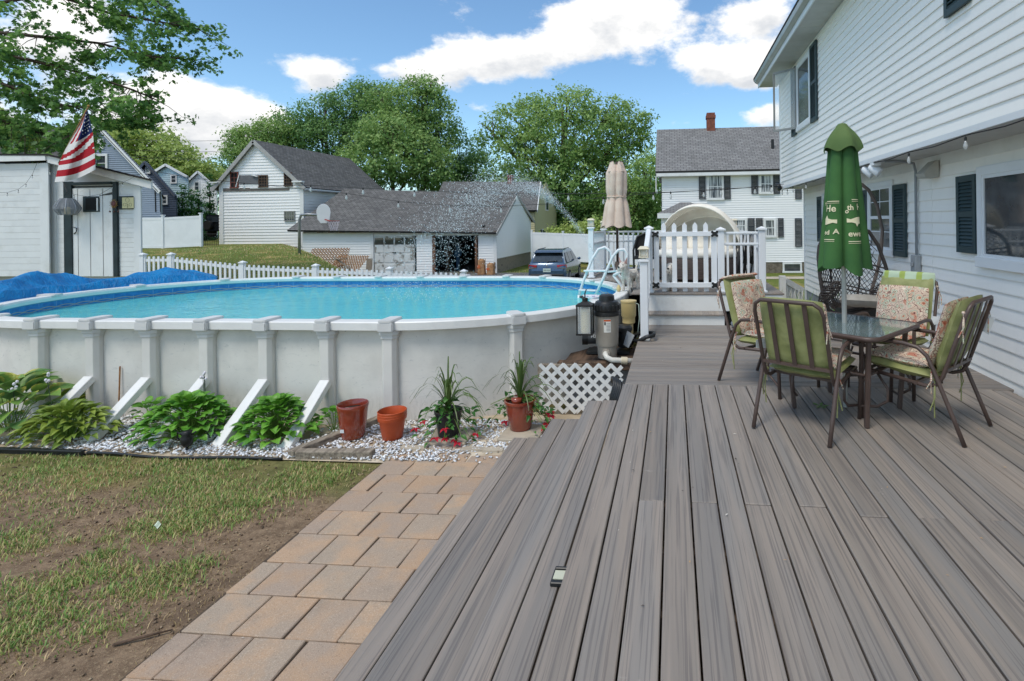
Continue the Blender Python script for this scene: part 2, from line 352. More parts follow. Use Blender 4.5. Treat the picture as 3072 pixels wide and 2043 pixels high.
# ------------------------------------------------------------------ deck
DZ=.76; BT=.025; BW=.1335; PITCH=.142; X0=-.065
BOARD={}
def board(parent,x,y0,y1,z,w=BW,along='Y',m=None):
    L=round(abs(y1-y0),3); k=(L,w)
    if k not in BOARD:
        b=MB(); b.bb(-w/2,0,-BT,w/2,L,0); BOARD[k]=b.mesh('board',DECK,bevel=.004,seg=1)
    if along=='Y': return inst('deck_board',BOARD[k],parent,(x,y0,z),(rad(random.uniform(-.05,.05)),0,0))
    return inst('deck_board',BOARD[k],parent,(y0,x,z),(0,0,-PI/2))
deck=thing('deck','low grey composite deck with long boards beside the white house','deck',(0,0,0))
JO={}
k=0
for i in range(-3,22):
    xc=X0+PITCH*(i+.5); 
    x0=xc-BW/2
    if xc>2.98: break
    if i%2==1 and i>-3:
        yj=2.93 if i<6 else 2.85
        board(deck,xc,-2.2,yj-.002,DZ); board(deck,xc,yj+.002,5.03,DZ)
    else: board(deck,xc,-2.2,5.03,DZ)
xr=X0+PITCH*22-.003
for j in range(20):
    board(deck,5.035+.1385+j*.1445-.1385/2,-.47,xr,DZ,.1420,'X')
FASC=mat('deck_fascia','#7c7672','#6b6868',st=(20,1,20),sc=1,rough=.6,bump=.3,bsc=1)
b=MB(); b.bb(-.455,-2.2,.02,-.435,7.9,DZ-BT-.001); b.build('fascia',FASC,deck)
b=MB()
for y in np.arange(-2,8,.41): b.bb(-.43,y,.55,2.96,y+.04,DZ-BT-.002)
b.build('joists',WOODB,deck)
b=MB(); b.bb(-.44,7.905,.02,2.9,7.925,DZ-BT-.002); b.build('end_board',FASC,deck)
steps=thing('deck_steps','three wide composite steps running along the deck edge to the paver path','steps',(0,0,0))
for (xl,z,ye) in ((-1.575,.19,5.14),(-1.195,.38,5.14),(-.835,.57,5.12)):
    for k in range(3):
        w=BW if k<2 else .085
        board(steps,xl+BW/2+k*PITCH if k<2 else xl+2*PITCH+w/2,-2.2,ye,z,w)
    b=MB(); b.bb(xl+.03,-2.2,z-.19+.002,xl+.05,ye-.02,z-BT-.001); b.build('riser',FASC,steps)
    b=MB(); b.bb(xl+.06,ye-.05,z-.19+.002,xl+.36,ye-.03,z-BT-.001); b.build('end_riser',FASC,steps)
# solar step lights
def step_light(p,label):
    t=thing('solar_step_light',label,'solar light',p,'solar lights on the deck steps'); x,y,z=p
    b=MB(); b.bb(x-.035,y-.055,z,x+.04,y+.05,z+.022); b.bb(x-.03,y+.035,z+.022,x+.04,y+.052,z+.034); b.build('housing',BLACKP,t,bevel=.004)
    b=MB(); b.bb(x-.026,y-.032,z+.0225,x+.04,y+.03,z+.026); b.build('lens',plain('pale_lens','#c9cbb4',.25),t)
step_light((-.56,2.53,.572),'small black solar light with pale lens on upper step edge mid deck')
step_light((-.56,1.78,.572),'small solar light on step edge cut by the bottom of the picture')
# ------------------------------------------------------------------ paver path
path=thing('paver_path',None,None,(0,0,0),kind='structure'); path.name='path'
rows=[.29+.31*i for i in range(0,16)]; rows[7:]=[2.46,2.76,3.08,3.39,3.72,4.04,4.35,4.66,4.95]
PM={}
def paver(x0,x1,y0,y1):
    g=.0045; w=round(x1-x0-g*2,3); l=round(y1-y0-g*2,3); k=(w,l)
    if k not in PM:
        b=MB(); b.bb(-w/2,-l/2,-.05,w/2,l/2,0); PM[k]=b.mesh('paver',PAVER,bevel=.005,seg=1,smooth=False)
    inst('paver',PM[k],path,((x0+x1)/2+random.uniform(-.003,.003),(y0+y1)/2,.022+random.uniform(-.002,.003)),(rad(random.uniform(-.5,.5)),rad(random.uniform(-.5,.5)),rad(random.uniform(-.9,.9))))
for r in range(len(rows)-1):
    half=(r%2==1); x=-2.765+random.uniform(-.015,.015); first=True
    while x<-1.62:
        w=.155 if (half and first) else .308; first=False
        w=min(w,-1.555-x)
        if w>.05: paver(x,x+w,rows[r],rows[r+1])
        x+=w
x=-2.76
for w in (.16,.31,.305,.3,.2): paver(x,x+w,4.95,5.13); x+=w
b=MB(); b.grid(lambda u,v:(-2.79+u*1.24,.2+v*5.0,.008),3,3); tag(b.build('path_sand',mat('joint_sand','#5f5142','#4b3f33',sc=20,rough=.95,bump=.5,bsc=80)),kind='structure')
def rock(cx,cy,cz,sx,sy,sz,seed,n=2):
    r=random.Random(seed); bm=bmesh.new(); bmesh.ops.create_icosphere(bm,subdivisions=n,radius=1)
    k=[Vector((r.gauss(0,1),r.gauss(0,1),r.gauss(0,1))).normalized() for _ in range(6)]
    for v in bm.verts:
        c=v.co.copy()
        for q in k:
            d=c.dot(q)
            if d>.62: v.co-=q*(d-.62)*.9
        v.co.x*=sx; v.co.y*=sy; v.co.z*=sz; v.co+=Vector((cx,cy,cz))
    b=MB(); bm.verts.ensure_lookup_table(); b.add([v.co.copy() for v in bm.verts],[tuple(v.index for v in f.verts) for f in bm.faces]); bm.free(); return b
for i,(xx,w) in enumerate(((-2.62,.30),(-2.34,.24),(-2.06,.33),(-1.80,.22))):
    b=MB(); l=w/2; pts=[(-l,-.05),(-l*.4,-.06),(l*.5,-.055),(l,-.045),(l*.97,.05),(l*.2,.058),(-l*.6,.05),(-l*.98,.045)]
    b.prism([(p[0]+random.uniform(-.01,.01),p[1]+random.uniform(-.008,.008)) for p in pts],.06,(xx,5.21,-.02),(1,0,0),(0,1,0))
    tag(b.build('edging_stone',CONC,bevel=.012,seg=2),'long grey edging stone, %s of four across the far end of the paver path'%('leftmost','second','third','last')[i],'stone','edging stones at the path end')
# ------------------------------------------------------------------ gravel bed
GB=MB(); GB.grid(lambda u,v:(-10.5+u*9.9,4.90+v*2.0+.0*u,.012+.02*math.sin(u*9)*math.sin(v*5)),40,12)
tag(GB.build('gravel_bed',mat('bed_sand','#cfc2ad','#a9987f',sc=3,rough=.95,bump=.5,bsc=60)),kind='structure')
def gravel(n,x0,x1,y0,y1,seed):
    r=np.random.RandomState(seed); x=r.uniform(x0,x1,n*2); y=r.uniform(y0,y1,n*2)
    patch=np.sin(x*2.1+1)+np.sin(y*4+x*1.3)+np.sin(x*5.3-y*2)*.6; keep=(patch>-1.0-.3*r.rand(n*2))|(r.rand(n*2)<.12); 
    x=x[keep][:n]; y=y[keep][:n]; n=len(x)
    oc=np.array([[1,0,0],[-.2,.95,0],[-.9,-.1,.1],[.1,-.9,0],[0.2,.1,.8],[0,0,-.8],[.6,.6,.3],[-.5,-.6,.4]],float)[:6]
    s=r.uniform(.009,.022,n); a=r.uniform(0,6.28,n); ca,sa=np.cos(a),np.sin(a)
    P=oc[None]*np.stack([s*1.25,s*.85,s*.6],1)[:,None,:]; P=P+ (r.rand(n,6,3)-.5)*s[:,None,None]*.5
    X=P[...,0]*ca[:,None]-P[...,1]*sa[:,None]; Y=P[...,0]*sa[:,None]+P[...,1]*ca[:,None]; tl=r.uniform(-.5,.5,n)
    Z=P[...,2]+X*tl[:,None]; vs=np.stack([X+x[:,None],Y+y[:,None],Z+(.026+.012*r.rand(n))[:,None]],2).reshape(-1,3)
    return vs,n,r
GF=[(0,1,4),(1,2,4),(2,3,4),(3,0,4),(1,0,5),(2,1,5),(3,2,5),(0,3,5)]
vs,n,r=gravel(15000,-9.3,-.9,4.92,6.0,3)
mi=r.choice([0,0,0,1,1,2],n)
o=bpy.data.objects.new('gravel',arr_mesh('gravel',vs,6,GF,None,mi=mi,mats=[plain('white_marble_chip','#f2f3f4',.6),plain('pale_grey_chip','#cdd2d8',.6),plain('tan_chip','#a08f7d',.7)])); COL.objects.link(o)
tag(o,'white marble gravel spread around plants along the pool wall','gravel',kind='stuff')
for i,(x,y,w,l,a) in enumerate(((-2.35,5.46,.42,.4,.1),(-1.62,5.62,.42,.44,-.05))):
    b=MB(); b.box((x,y,.035),(w,l,.05),(0,0,a)); tag(b.build('stepping_stone',CONC,bevel=.008),('square concrete slab under the black planter','square concrete slab under the red flowering pot')[i],'paving slab','concrete slabs in the gravel')
b=MB(); b.bar((-3.74,4.93,.045),(-3.30,6.05,.05),.09,.09); tag(b.build('landscape_timber',WOODG,bevel=.008),'weathered grey timber lying diagonally through the gravel beside red pot','timber')
b=MB(); b.bar((-3.68,4.95,.045),(-2.93,5.0,.045),.09,.09); tag(b.build('landscape_timber',WOODG,bevel=.008),'short weathered timber edging the gravel next to the grass','timber')
b=MB(); b.bb(-9.5,4.865,0,-5.9,4.89,.045); b.bb(-9.5,4.85,.04,-5.9,4.9,.058); tag(b.build('garden_edging',BLACKP,bevel=.004),'raised black plastic edging strip below the big hosta','edging')
b=MB(); b.tube([(-5.85,4.87,.04)]+[(x,4.88+.02*math.sin(x*3),.022+.010*math.sin(x*4)) for x in np.arange(-5.6,-3.7,.15)],.014,6); tag(b.build('garden_edging',BLACKP,smooth=True),'low black edging tube between white gravel and grass','edging')
# ------------------------------------------------------------------ pool
PYC,PXA,PXB=8.42,-7.75,-3.35       # centre line of the oval pool
WZ=1.10; RZ=1.18
def oval(d,n=36):
    """closed outline at distance d from the centre line, counter-clockwise from the near left"""
    pts=[]
    for k in range(n+1):
        a=-PI/2+PI*k/n; pts.append((PXB+d*math.cos(a),PYC+d*math.sin(a)))
    for k in range(n+1):
        a=PI/2+PI*k/n; pts.append((PXA+d*math.cos(a),PYC+d*math.sin(a)))
    return pts
pool=thing('swimming_pool','large oval above ground pool with pale grey wall and white top rail','swimming pool',(0,0,0))
def poolwall_mat():
    t=NT('pool_wall_steel'); c=t.mix(t.rng(t.noise(t.co((1,1,1)),2,5,.6),.35,.7),lin('#dfdcd5'),lin('#d0cdc6'))
    c=t.mix(t.math('MULTIPLY',t.rng(t.noise(t.co((2,2,5)),3,8,.75,1.5),.55,.72),.55),c,lin('#a6a8a8')); 
    sp=t.n('ShaderNodeSeparateXYZ'); t.l(t.co(rnd=False),sp.inputs[0])
    c=t.mix(t.math('MULTIPLY',t.rng(sp.outputs[2],.45,.0),t.math('MULTIPLY',t.rng(t.noise(t.co((3,3,1)),5,6,.7),.4,.7),.5)),c,lin('#8f8d80'))
    c=t.mix(t.math('MULTIPLY',t.rng(t.noise(t.co(),28,4,.6),.68,.73),.5),c,lin('#55534e'))
    t.bump(t.noise(t.co(),45,4),.12,.004); return t.fin(c,.45,0,.4)
PW=poolwall_mat(); RAIL=mat('pool_rail_resin','#e6e6e3',rough=.4,var=.06,sc=3,dirt=.12,dcol=lin('#9c9a92'),dsc=4); CAPM=mat('pool_cap_grey','#d6d6d4',rough=.42,var=.08,sc=3); UPR=mat('pool_upright','#dedbd5',rough=.42,var=.08,sc=2,dirt=.12,dcol=lin('#8d8b83'),dsc=3)
ow=oval(2.52); iw=oval(2.49); N=len(ow)
b=MB(); b.add([(x,y,-.02) for x,y in ow]+[(x,y,WZ) for x,y in ow],[(i,(i+1)%N,N+(i+1)%N,N+i) for i in range(N)]); b.build('wall',PW,pool,smooth=True,auto=40)
def liner_mat():
    t=NT('pool_liner'); v=t.co(rnd=False); sp=t.n('ShaderNodeSeparateXYZ'); t.l(v,sp.inputs[0]); z=sp.outputs[2]
    a=t.n('ShaderNodeAttribute',attribute_name='along'); s=a.outputs['Fac']
    def wav(fr,off=0): return t.math('SINE',t.math('ADD',t.math('MULTIPLY',s,fr),off))
    tile=t.mix(t.rng(t.math('ABSOLUTE',wav(2*PI/.30/2)),.0,.10),lin('#9fb4c4'),lin('#1c6fb2'))
    tile=t.mix(t.rng(t.noise(v,14,4),.35,.65),tile,lin('#2a86c4'))
    # loose chain of lens shapes along the lower edge of the band
    k=t.math('MULTIPLY',t.math('ABSOLUTE',wav(PI/.30)),.022); zz=t.math('ABSOLUTE',t.math('SUBTRACT',z,.985)); ring=t.math('ABSOLUTE',t.math('SUBTRACT',zz,k))
    tile=t.mix(t.rng(ring,.003,.008),lin('#a9a68f'),tile)
    body=t.mix(t.rng(t.noise(v,3,4),.4,.7),lin('#5cc8d4'),lin('#74d4de'))
    c=t.mix(t.rng(z,.945,.95),body,tile); c=t.mix(t.rng(z,1.075,1.08),c,lin('#3d97b8'))
    return t.fin(c,.4,0,.4)
LINER=liner_mat()
b=MB(); zs=[0,.3,.6,.9,1.0,1.1]
for z in zs: b.v.extend([(x,y,z) for x,y in iw])
for j in range(len(zs)-1):
    for i in range(N): b.f.append((j*N+(i+1)%N,j*N+i,(j+1)*N+i,(j+1)*N+(i+1)%N)); b.mi.append(0)
lo=b.build('liner',LINER,pool,smooth=True,auto=40)
cum=[0]
for i in range(1,N): cum.append(cum[-1]+math.dist(iw[i],iw[i-1]))
at=lo.data.attributes.new('along','FLOAT','POINT'); at.data.foreach_set('value',[cum[i%N] for i in range(len(lo.data.vertices))])
b=MB(); b.add([(x,y,.03) for x,y in iw],[tuple(range(N))]); b.build('floor_liner',plain('pool_floor_vinyl','#7cdde2',.5),pool)
# uprights stand at these outline points; rails run between their caps
def outl(d,s):
    """point and outward normal at arc position s measured on the wall outline (near straight side starts at 0 going +X)"""
    R=2.52; Ls=PXB-PXA; half=PI*R; tot=2*Ls+2*half; s%=tot
    if s<Ls: return (PXA+s,PYC-d),(0,-1)
    s-=Ls
    if s<half: a=-PI/2+s/R; return (PXB+d*math.cos(a),PYC+d*math.sin(a)),(math.cos(a),math.sin(a))
    s-=half
    if s<Ls: return (PXB-s,PYC+d),(0,1)
    s-=Ls; a=PI/2+s/R; return (PXA+d*math.cos(a),PYC+d*math.sin(a)),(math.cos(a),math.sin(a))
Ls=PXB-PXA; HALF=PI*2.52; TOT=2*Ls+2*HALF
UPS=[x-PXA for x in (-7.67,-6.94,-6.2,-5.47,-4.73,-3.98)]+[Ls+.12]+[Ls+.12+HALF*k/5.6 for k in range(1,6)]
UPS+=[Ls+HALF+ .1+k*.92 for k in range(0,5)]+[2*Ls+HALF+.3+HALF*k/5.8 for k in range(0,6)]
UPS=sorted(s%TOT for s in UPS)
def frame_at(s):
    p,n=outl(2.52,s); a=math.atan2(n[1],n[0]); return Matrix.Translation((p[0],p[1],0))@Matrix.Rotation(a,4,'Z')  # local +X outward
ub=MB(); ub.prism([(0.0,-.085),(.05,-.085),(.095,-.05),(.095,.05),(.05,.085),(0,.085)],1.03,(0,0,0),(1,0,0),(0,1,0)); UM=ub.mesh('upright',UPR,bevel=.004)
cb=MB(); cb.prism([(-.13,-.075),(.14,-.085),(.155,-.06),(.155,.06),(.14,.085),(-.13,.075),(-.15,.0)],.035,(0,0,RZ-.008),(1,0,0),(0,1,0)); cb.bb(.10,-.085,1.075,.157,.085,RZ-.004); CMh=cb.mesh('cap',CAPM,bevel=.008,seg=2)
fb=MB(); fb.prism([(.0,-.12),(.06,-.115),(.115,-.07),(.115,.07),(.06,.115),(0,.12)],.05,(0,0,1.028),(1,0,0),(0,1,0)); fb.prism([(.0,-.1),(.06,-.098),(.105,-.06),(.105,.06),(.06,.098),(0,.1)],.05,(0,0,.985),(1,0,0),(0,1,0)); FMh=fb.mesh('bracket',CAPM,bevel=.004)
def place(name,me,s):
    o=inst(name,me,pool); o.matrix_local=frame_at(s); return o
for s in UPS:
    u=place('upright',UM,s); place('cap',CMh,s); place('bracket',FMh,s)
for i,s0 in enumerate(UPS):
    s1=UPS[(i+1)%len(UPS)]; s1=s1 if s1>s0 else s1+TOT
    b=MB(); prof=[(2.43,RZ-.03),(2.44,RZ),(2.615,RZ),(2.625,RZ-.012),(2.625,1.085),(2.605,1.085),(2.60,1.10),(2.45,1.10)]; m=6; vs=[]
    for k in range(m+1):
        s=s0+(s1-s0)*k/m
        for d,z in prof: p,_=outl(d,s); vs.append((p[0],p[1],z))
    P=len(prof); b.add(vs,[(k*P+j,k*P+(j+1)%P,(k+1)*P+(j+1)%P,(k+1)*P+j) for k in range(m) for j in range(P)])
    b.build('top_rail',RAIL,pool)
for x in (-6.94,-6.2,-5.47,-4.73,-3.98):
    b=MB(); b.bar((x+.03,5.79,.50),(x+.03,5.10,-.03),.115,.075,(0,.6,.8)); b.build('brace',RAIL,pool,bevel=.005)
    b=MB(); b.lathe([(.012,0),(.012,.004)],(0,0,0),8); 
# rust streak rod
b=MB(); b.tube([(-7.04+.42,5.86,.12),(-6.62,5.88,.62)],.008,6); b.build('rusty_rod',mat('rust','#8a5a35','#b98a5c',sc=12,rough=.9),pool)
def water_mat():
    t=NT('pool_water'); t.t.nodes.remove(t.p)
    v=t.co(rnd=False); sp=t.n('ShaderNodeSeparateXYZ'); t.l(v,sp.inputs[0])
    # rings spread from where the jet lands
    dx=t.math('SUBTRACT',sp.outputs[0],-3.9); dy=t.math('SUBTRACT',sp.outputs[1],8.0); rr=t.math('SQRT',t.math('ADD',t.math('MULTIPLY',dx,dx),t.math('MULTIPLY',dy,dy)))
    near=t.rng(rr,3.4,.2)
    h=t.math('ADD',t.math('MULTIPLY',t.noise(t.co((1,1.5,1),rnd=False),13,4,.55,.4),.55),t.math('MULTIPLY',t.noise(v,2.1,2),.6))
    h=t.math('ADD',h,t.math('MULTIPLY',t.math('MULTIPLY',t.noise(v,24,3),near),.9))
    bp=t.n('ShaderNodeBump'); bp.inputs['Strength'].default_value=.42; bp.inputs['Distance'].default_value=.035; t.l(h,bp.inputs['Height'])
    tr=t.n('ShaderNodeBsdfTransparent'); tr.inputs[0].default_value=(.62,.98,1,1)
    gl=t.n('ShaderNodeBsdfGlossy'); gl.inputs['Roughness'].default_value=.03; t.l(bp.outputs[0],gl.inputs['Normal'])
    fr=t.n('ShaderNodeFresnel'); fr.inputs[0].default_value=1.33; t.l(bp.outputs[0],fr.inputs['Normal'])
    df=t.n('ShaderNodeBsdfDiffuse'); df.inputs[0].default_value=(.20,.92,.95,1); t.l(bp.outputs[0],df.inputs['Normal'])
    m0=t.n('ShaderNodeMixShader'); m0.inputs[0].default_value=.6; t.l(tr.outputs[0],m0.inputs[1]); t.l(df.outputs[0],m0.inputs[2])
    m1=t.n('ShaderNodeMixShader'); t.l(fr.outputs[0],m1.inputs[0]); t.l(m0.outputs[0],m1.inputs[1]); t.l(gl.outputs[0],m1.inputs[2]); t.l(m1.outputs[0],t.out.inputs[0]); return t.m
b=MB(); b.add([(x,y,.955) for x,y in oval(2.485)],[tuple(range(N))]); tag(b.build('water',water_mat()),kind='structure')
# ------------------------------------------------------------------ the white house beside the deck
house=thing('house','white sided two storey house with overhanging upper floor beside the deck','house',(2.97,4,0))
HL,HU,YE=2.97,2.47,12.65
def course(parent,xw,z,c,y0,y1,m,t=.016):
    b=MB(); b.add([(xw,y0,z),(xw-t,y0,z),(xw-t,y0,z+.012),(xw-.003,y0,z+c+.004),(xw,y0,z+c+.004),(xw,y1,z),(xw-t,y1,z),(xw-t,y1,z+.012),(xw-.003,y1,z+c+.004),(xw,y1,z+c+.004)],
      [(0,1,2,3,4),(9,8,7,6,5),(0,5,6,1),(1,6,7,2),(2,7,8,3)]); return b.build('siding_course',m,parent)
z=3.03
while z<5.40: course(house,HU,z,min(.108,5.44-z),-3.5,YE,WHITE_SIDING); z+=.108
z=.70; k=0
while z<2.84:
    c=.127; 
    course(house,HL,z,c,-3.5,6.50,WHITE_SIDING,.018); course(house,HL-.001,z+.001,c,6.503,YE-.1,WHITE_SIDING,.018); z+=c
b=MB(); b.bb(HL-.012,-3.5,z,HL,YE-.1,2.985); b.build('frieze_board',TRIM,house)
b=MB(); b.bb(HL,-3.5,-.5,9,YE-.12,3.0); b.bb(HU,-3.5,3.0,9,YE-.02,5.44); b.build('wall_core',plain('wall_core','#c9ccd0',.7),house)
b=MB(); b.bb(HU-.002,-3.5,2.985,HL,YE-.02,2.999); b.build('overhang_soffit',mat('soffit_panel','#c4c4c2',rough=.6,var=.06),house)
b=MB(); b.bb(HU-.022,-3.5,2.975,HU-.0,YE,3.03); b.build('starter_strip',VINYL,house)
b=MB(); b.bb(HL-.03,YE-.16,-.5,HL+.03,YE-.08,2.985); b.build('corner_post',VINYL,house)
b=MB(); b.bb(HU-.026,YE-.06,2.98,HU+.03,YE+.02,5.43); b.build('corner_post',VINYL,house)
CONCG=mat('foundation_concrete','#9b9fa4','#878b90',sc=3,rough=.9,bump=.3,bsc=30)
b=MB(); b.bb(HL-.004,-3.5,-.6,HL+.0,YE-.1,.70); b.build('foundation',CONCG,house)
# eave
for i,y in enumerate(np.arange(-3.4,13.05,.32)):
    b=MB(); b.bb(2.06,y,5.425,2.47,min(y+.314,13.05),5.44); b.build('soffit_panel',mat('soffit_panel','#c4c4c2',rough=.6,var=.06),house)
b=MB(); b.bb(2.035,-3.5,5.41,2.058,13.06,5.60); b.build('fascia_board',VINYL,house,bevel=.003)
b=MB(); b.prism([(0,0),(-.07,.04),(-.085,.11),(-.07,.11),(-.06,.05),(0,.02)],-16.56,(2.03,-3.5,5.50),(1,0,0),(0,0,1)); b.build('gutter',mat('gutter_aluminium','#b9bdbf',rough=.35,var=.1,met=.3),house)
b=MB(); b.prism([(1.95,5.60),(2.0,5.57),(6.2,7.3),(6.2,7.42),(1.94,5.66)],-16.7,(0,-3.55,0),(1,0,0),(0,0,1)); b.build('roof',SHINGLE,house)
b=MB(); b.prism([(2.1,5.45),(10.0,5.45),(6.2,7.2)],-.05,(0,YE-.05,0),(1,0,0),(0,0,1)); b.build('gable_wall',WHITE_SIDING,house)
b=MB(); b.prism([(6.21,7.3),(10.3,5.6),(10.3,5.7),(6.21,7.42)],-16.7,(0,-3.55,0),(1,0,0),(0,0,1)); b.build('roof_back',SHINGLE,house)
SLM={}
def shutter(parent,X,ya,yb,z0,z1,m,ns=None,name='shutter'):
    """louvred shutter on a wall facing -X: frame with slats"""
    y0,y1=min(ya,yb),max(ya,yb); w=y1-y0; b=MB(); t=.03; s=min(.05,w*.16); x0,x1=X-.022-t,X-.019
    b.bb(x0,y0,z0,x1,y0+s,z1); b.bb(x0,y1-s,z0,x1,y1,z1); zm=(z0+z1)/2
    for a,c in ((z0,z0+s*1.3),(zm-s*.6,zm+s*.6),(z1-s*1.3,z1)): b.bb(x0+.001,y0+s,a,x1,y1-s,c)
    b.bb(x1-.006,y0+s,z0+s,x1-.002,y1-s,z1-s)
    o=b.build(name,m,parent,bevel=.003)
    for a,c in ((z0+s*1.3,zm-s*.6),(zm+s*.6,z1-s*1.3)):
        n=ns or max(5,int((c-a)/.036)); 
        key=(round(w-2*s,3),m.name)
        if key not in SLM: bb=MB(); bb.box((0,0,0),(.007,w-2*s,.036),(0,rad(32),0)); SLM[key]=bb.mesh('slat',m)
        r=parent
        for k in range(n):
            inst('slat',SLM[key],o,(X-.036-r.location.x,(y0+y1)/2-r.location.y,a+(k+.5)*(c-a)/n-r.location.z))
    return o
def window_x(parent,X,ya,yb,z0,z1,sashes='double',muntin=0,fw=.075):
    y0,y1=min(ya,yb),max(ya,yb); b=MB(); x0=X-.05; x1=X-.016
    b.bb(x0,y0,z0,x1,y0+fw,z1); b.bb(x0,y1-fw,z0,x1,y1,z1); b.bb(x0,y0+fw,z1-fw,x1,y1-fw,z1); b.bb(x0-.012,y0-.015,z0-.03,x1,y1+.015,z0+fw*.8)
    w=b.build('window',VINYL,parent,bevel=.004)
    b=MB(); b.bb(X-.032,y0+fw+.03,z0+fw+.02,X-.024,y1-fw-.03,z1-fw-.03); b.build('pane',WINDOW,w)
    b=MB(); e=.032
    b.bb(X-.044,y0+fw,z0+fw*.8,X-.02,y0+fw+e,z1-fw); b.bb(X-.044,y1-fw-e,z0+fw*.8,X-.02,y1-fw,z1-fw); b.bb(X-.043,y0+fw+e,z1-fw-e,X-.02,y1-fw-e,z1-fw); b.bb(X-.043,y0+fw+e,z0+fw*.8,X-.02,y1-fw-e,z0+fw*.8+e)
    if sashes=='double': zm=(z0+z1)/2; b.bb(X-.047,y0+fw+e,zm-.022,X-.02,y1-fw-e,zm+.022)
    for k in range(muntin):
        yy=y0+fw+(y1-y0-2*fw)*(k+1)/(muntin+1); b.bb(X-.036,yy-.006,z0+fw,X-.022,yy+.006,z1-fw)
    if muntin:
        for zz in (z0+(z1-z0)*.3,z0+(z1-z0)*.72): b.bb(X-.0355,y0+fw,zz-.006,X-.022,y1-fw,zz+.006)
    b.build('sash',VINYL,w); return w
window_x(house,HL,5.52,3.55,1.83,2.76,'one',0,.085); shutter(house,HL,5.90,5.545,1.92,2.70,SHUT)
window_x(house,HL,8.48,7.55,1.79,2.80,'double',1); shutter(house,HL,7.53,7.15,1.78,2.72,SHUT); shutter(house,HL,8.88,8.5,1.78,2.72,SHUT)
window_x(house,HL,11.0,10.1,1.83,2.78,'double',1); shutter(house,HL,11.36,11.02,1.83,2.74,SHUT); shutter(house,HL,10.08,9.72,1.83,2.74,SHUT)
# upstairs casement window, one leaf swung open
window_x(house,HU,10.85,9.80,4.02,5.30,'one'); shutter(house,HU,9.78,9.38,3.97,5.32,SHUT); shutter(house,HU,11.32,10.95,3.97,5.32,SHUT); shutter(house,HU,5.06,4.66,4.05,5.35,SHUT)
b=MB(); p=Vector((HU-.05,10.84,0)); q=p+Vector((-.36,.34,0)); 
for a,c in ((4.06,4.10),(5.22,5.26)): b.bar((p.x,p.y,(a+c)/2),(q.x,q.y,(a+c)/2),.035,.04)
b.bar((p.x,p.y,4.06),(p.x,p.y,5.26),.035,.035); b.bar((q.x,q.y,4.06),(q.x,q.y,5.26),.035,.035)
cs=b.build('casement_leaf',mat('bronze_vinyl','#8c8f8e',rough=.5),house)
b=MB(); b.bar(((p.x+q.x)/2,(p.y+q.y)/2,4.08),((p.x+q.x)/2,(p.y+q.y)/2,5.24),.44,.006,(-.69,-.72,0))
t=NT('clear_pane'); t.fin((.75,.8,.8),.02,0,.6,Alpha=.25); CLEAR=t.m
b.build('pane',CLEAR,cs)
CONDUIT=mat('grey_conduit','#8f959b',rough=.5,var=.1)
b=MB(); b.tube([(HU+.06,6.72,2.965),(HL-.18,6.80,2.96),(HL-.07,6.83,2.94),(HL-.045,6.835,2.85),(HL-.045,6.835,.95)],.016,8); b.build('conduit',CONDUIT,house,smooth=True)
b=MB(); b.bb(HL-.09,6.77,1.62,HL-.02,6.90,1.83); b.box((HL-.1,6.835,1.72),(.02,.06,.05)); b.build('outlet_box',mat('grey_box','#9da1a4',rough=.5),house,bevel=.006)
b=MB(); b.prism([(0,0),(-.15,.0),(-.17,.05),(-.03,.19),(0,.19)],.2,(HL-.02,6.50,2.73),(1,0,0),(0,0,1)); b.build('vent_hood',mat('beige_vent','#b5b3ac',rough=.6),house,bevel=.006)
# flood light under the overhang
fl=thing('flood_light','white twin-head flood light under the overhang behind the green umbrella','flood light',(2.5,6.9,2.95))
b=MB(); b.box((2.5,6.95,2.955),(.1,.12,.05)); b.build('base',VINYL,fl,bevel=.008)
for dy in (.0,.24):
    b=MB(); b.lathe([(.03,0),(.045,.03),(.06,.12),(.06,.15),(.045,.155)],(0,0,0),14); M=Matrix.Translation((2.45,7.02+dy,2.93))@Euler((rad(150),rad(-50),0)).to_matrix().to_4x4(); b.v=[tuple(M@Vector(v)) for v in b.v]; b.build('lamp_head',VINYL,fl,smooth=True,auto=40)
cl=thing('security_camera','small black spotlight clipped to the house corner under the upper floor','spotlight',(2.44,12.4,2.95))
b=MB(); b.ell((2.40,12.5,3.0),(.05,.1,.06)); b.tube([(2.40,12.5,3.02),(2.46,12.6,3.03)],.02,6); b.box((2.36,12.42,3.07),(.10,.16,.02),(rad(30),0,0)); b.build('head',BLACKP,cl,smooth=True)
# ------------------------------------------------------------------ raised pool deck, its steps and railing
UZ=1.19; UY=8.17
pdk=thing('pool_deck','raised grey deck platform with white risers at the end of the pool','deck',(0,8.2,0))
j=0; y=UY
while y<12.2:
    yc=y+.07; xl=-1.75
    dd=abs(yc-PYC)
    if dd<2.68: xl=max(xl,PXB+math.sqrt(2.68**2-dd*dd)+.02)
    b=MB(); b.bb(xl,y,UZ-.025,1.62,y+.138,UZ); b.build('deck_board',DECK,pdk,bevel=.004); y+=.1415
b=MB(); b.bb(-.50,UY+.012,.925,1.6,UY+.032,UZ-.026); b.build('riser',TRIM,pdk); b=MB(); b.bb(1.58,UY+.033,.2,1.6,12.2,UZ-.026); b.build('side_skirt',TRIM,pdk)
b=MB(); b.bb(-.40,7.915,.762,.72,7.935,.90); b.bb(.70,7.936,.762,.72,UY+.01,.90); b.build('riser',TRIM,pdk)
b=MB(); b.bb(-.42,7.885,.90,.75,8.18,.925); b.build('step_board',DECK,pdk,bevel=.004)
b=MB(); b.bb(-.36,8.21,.2,1.56,12.1,.9); b.bb(-1.5,11.2,.0,.0,12.1,.9); b.build('underside',DARKIN,pdk)
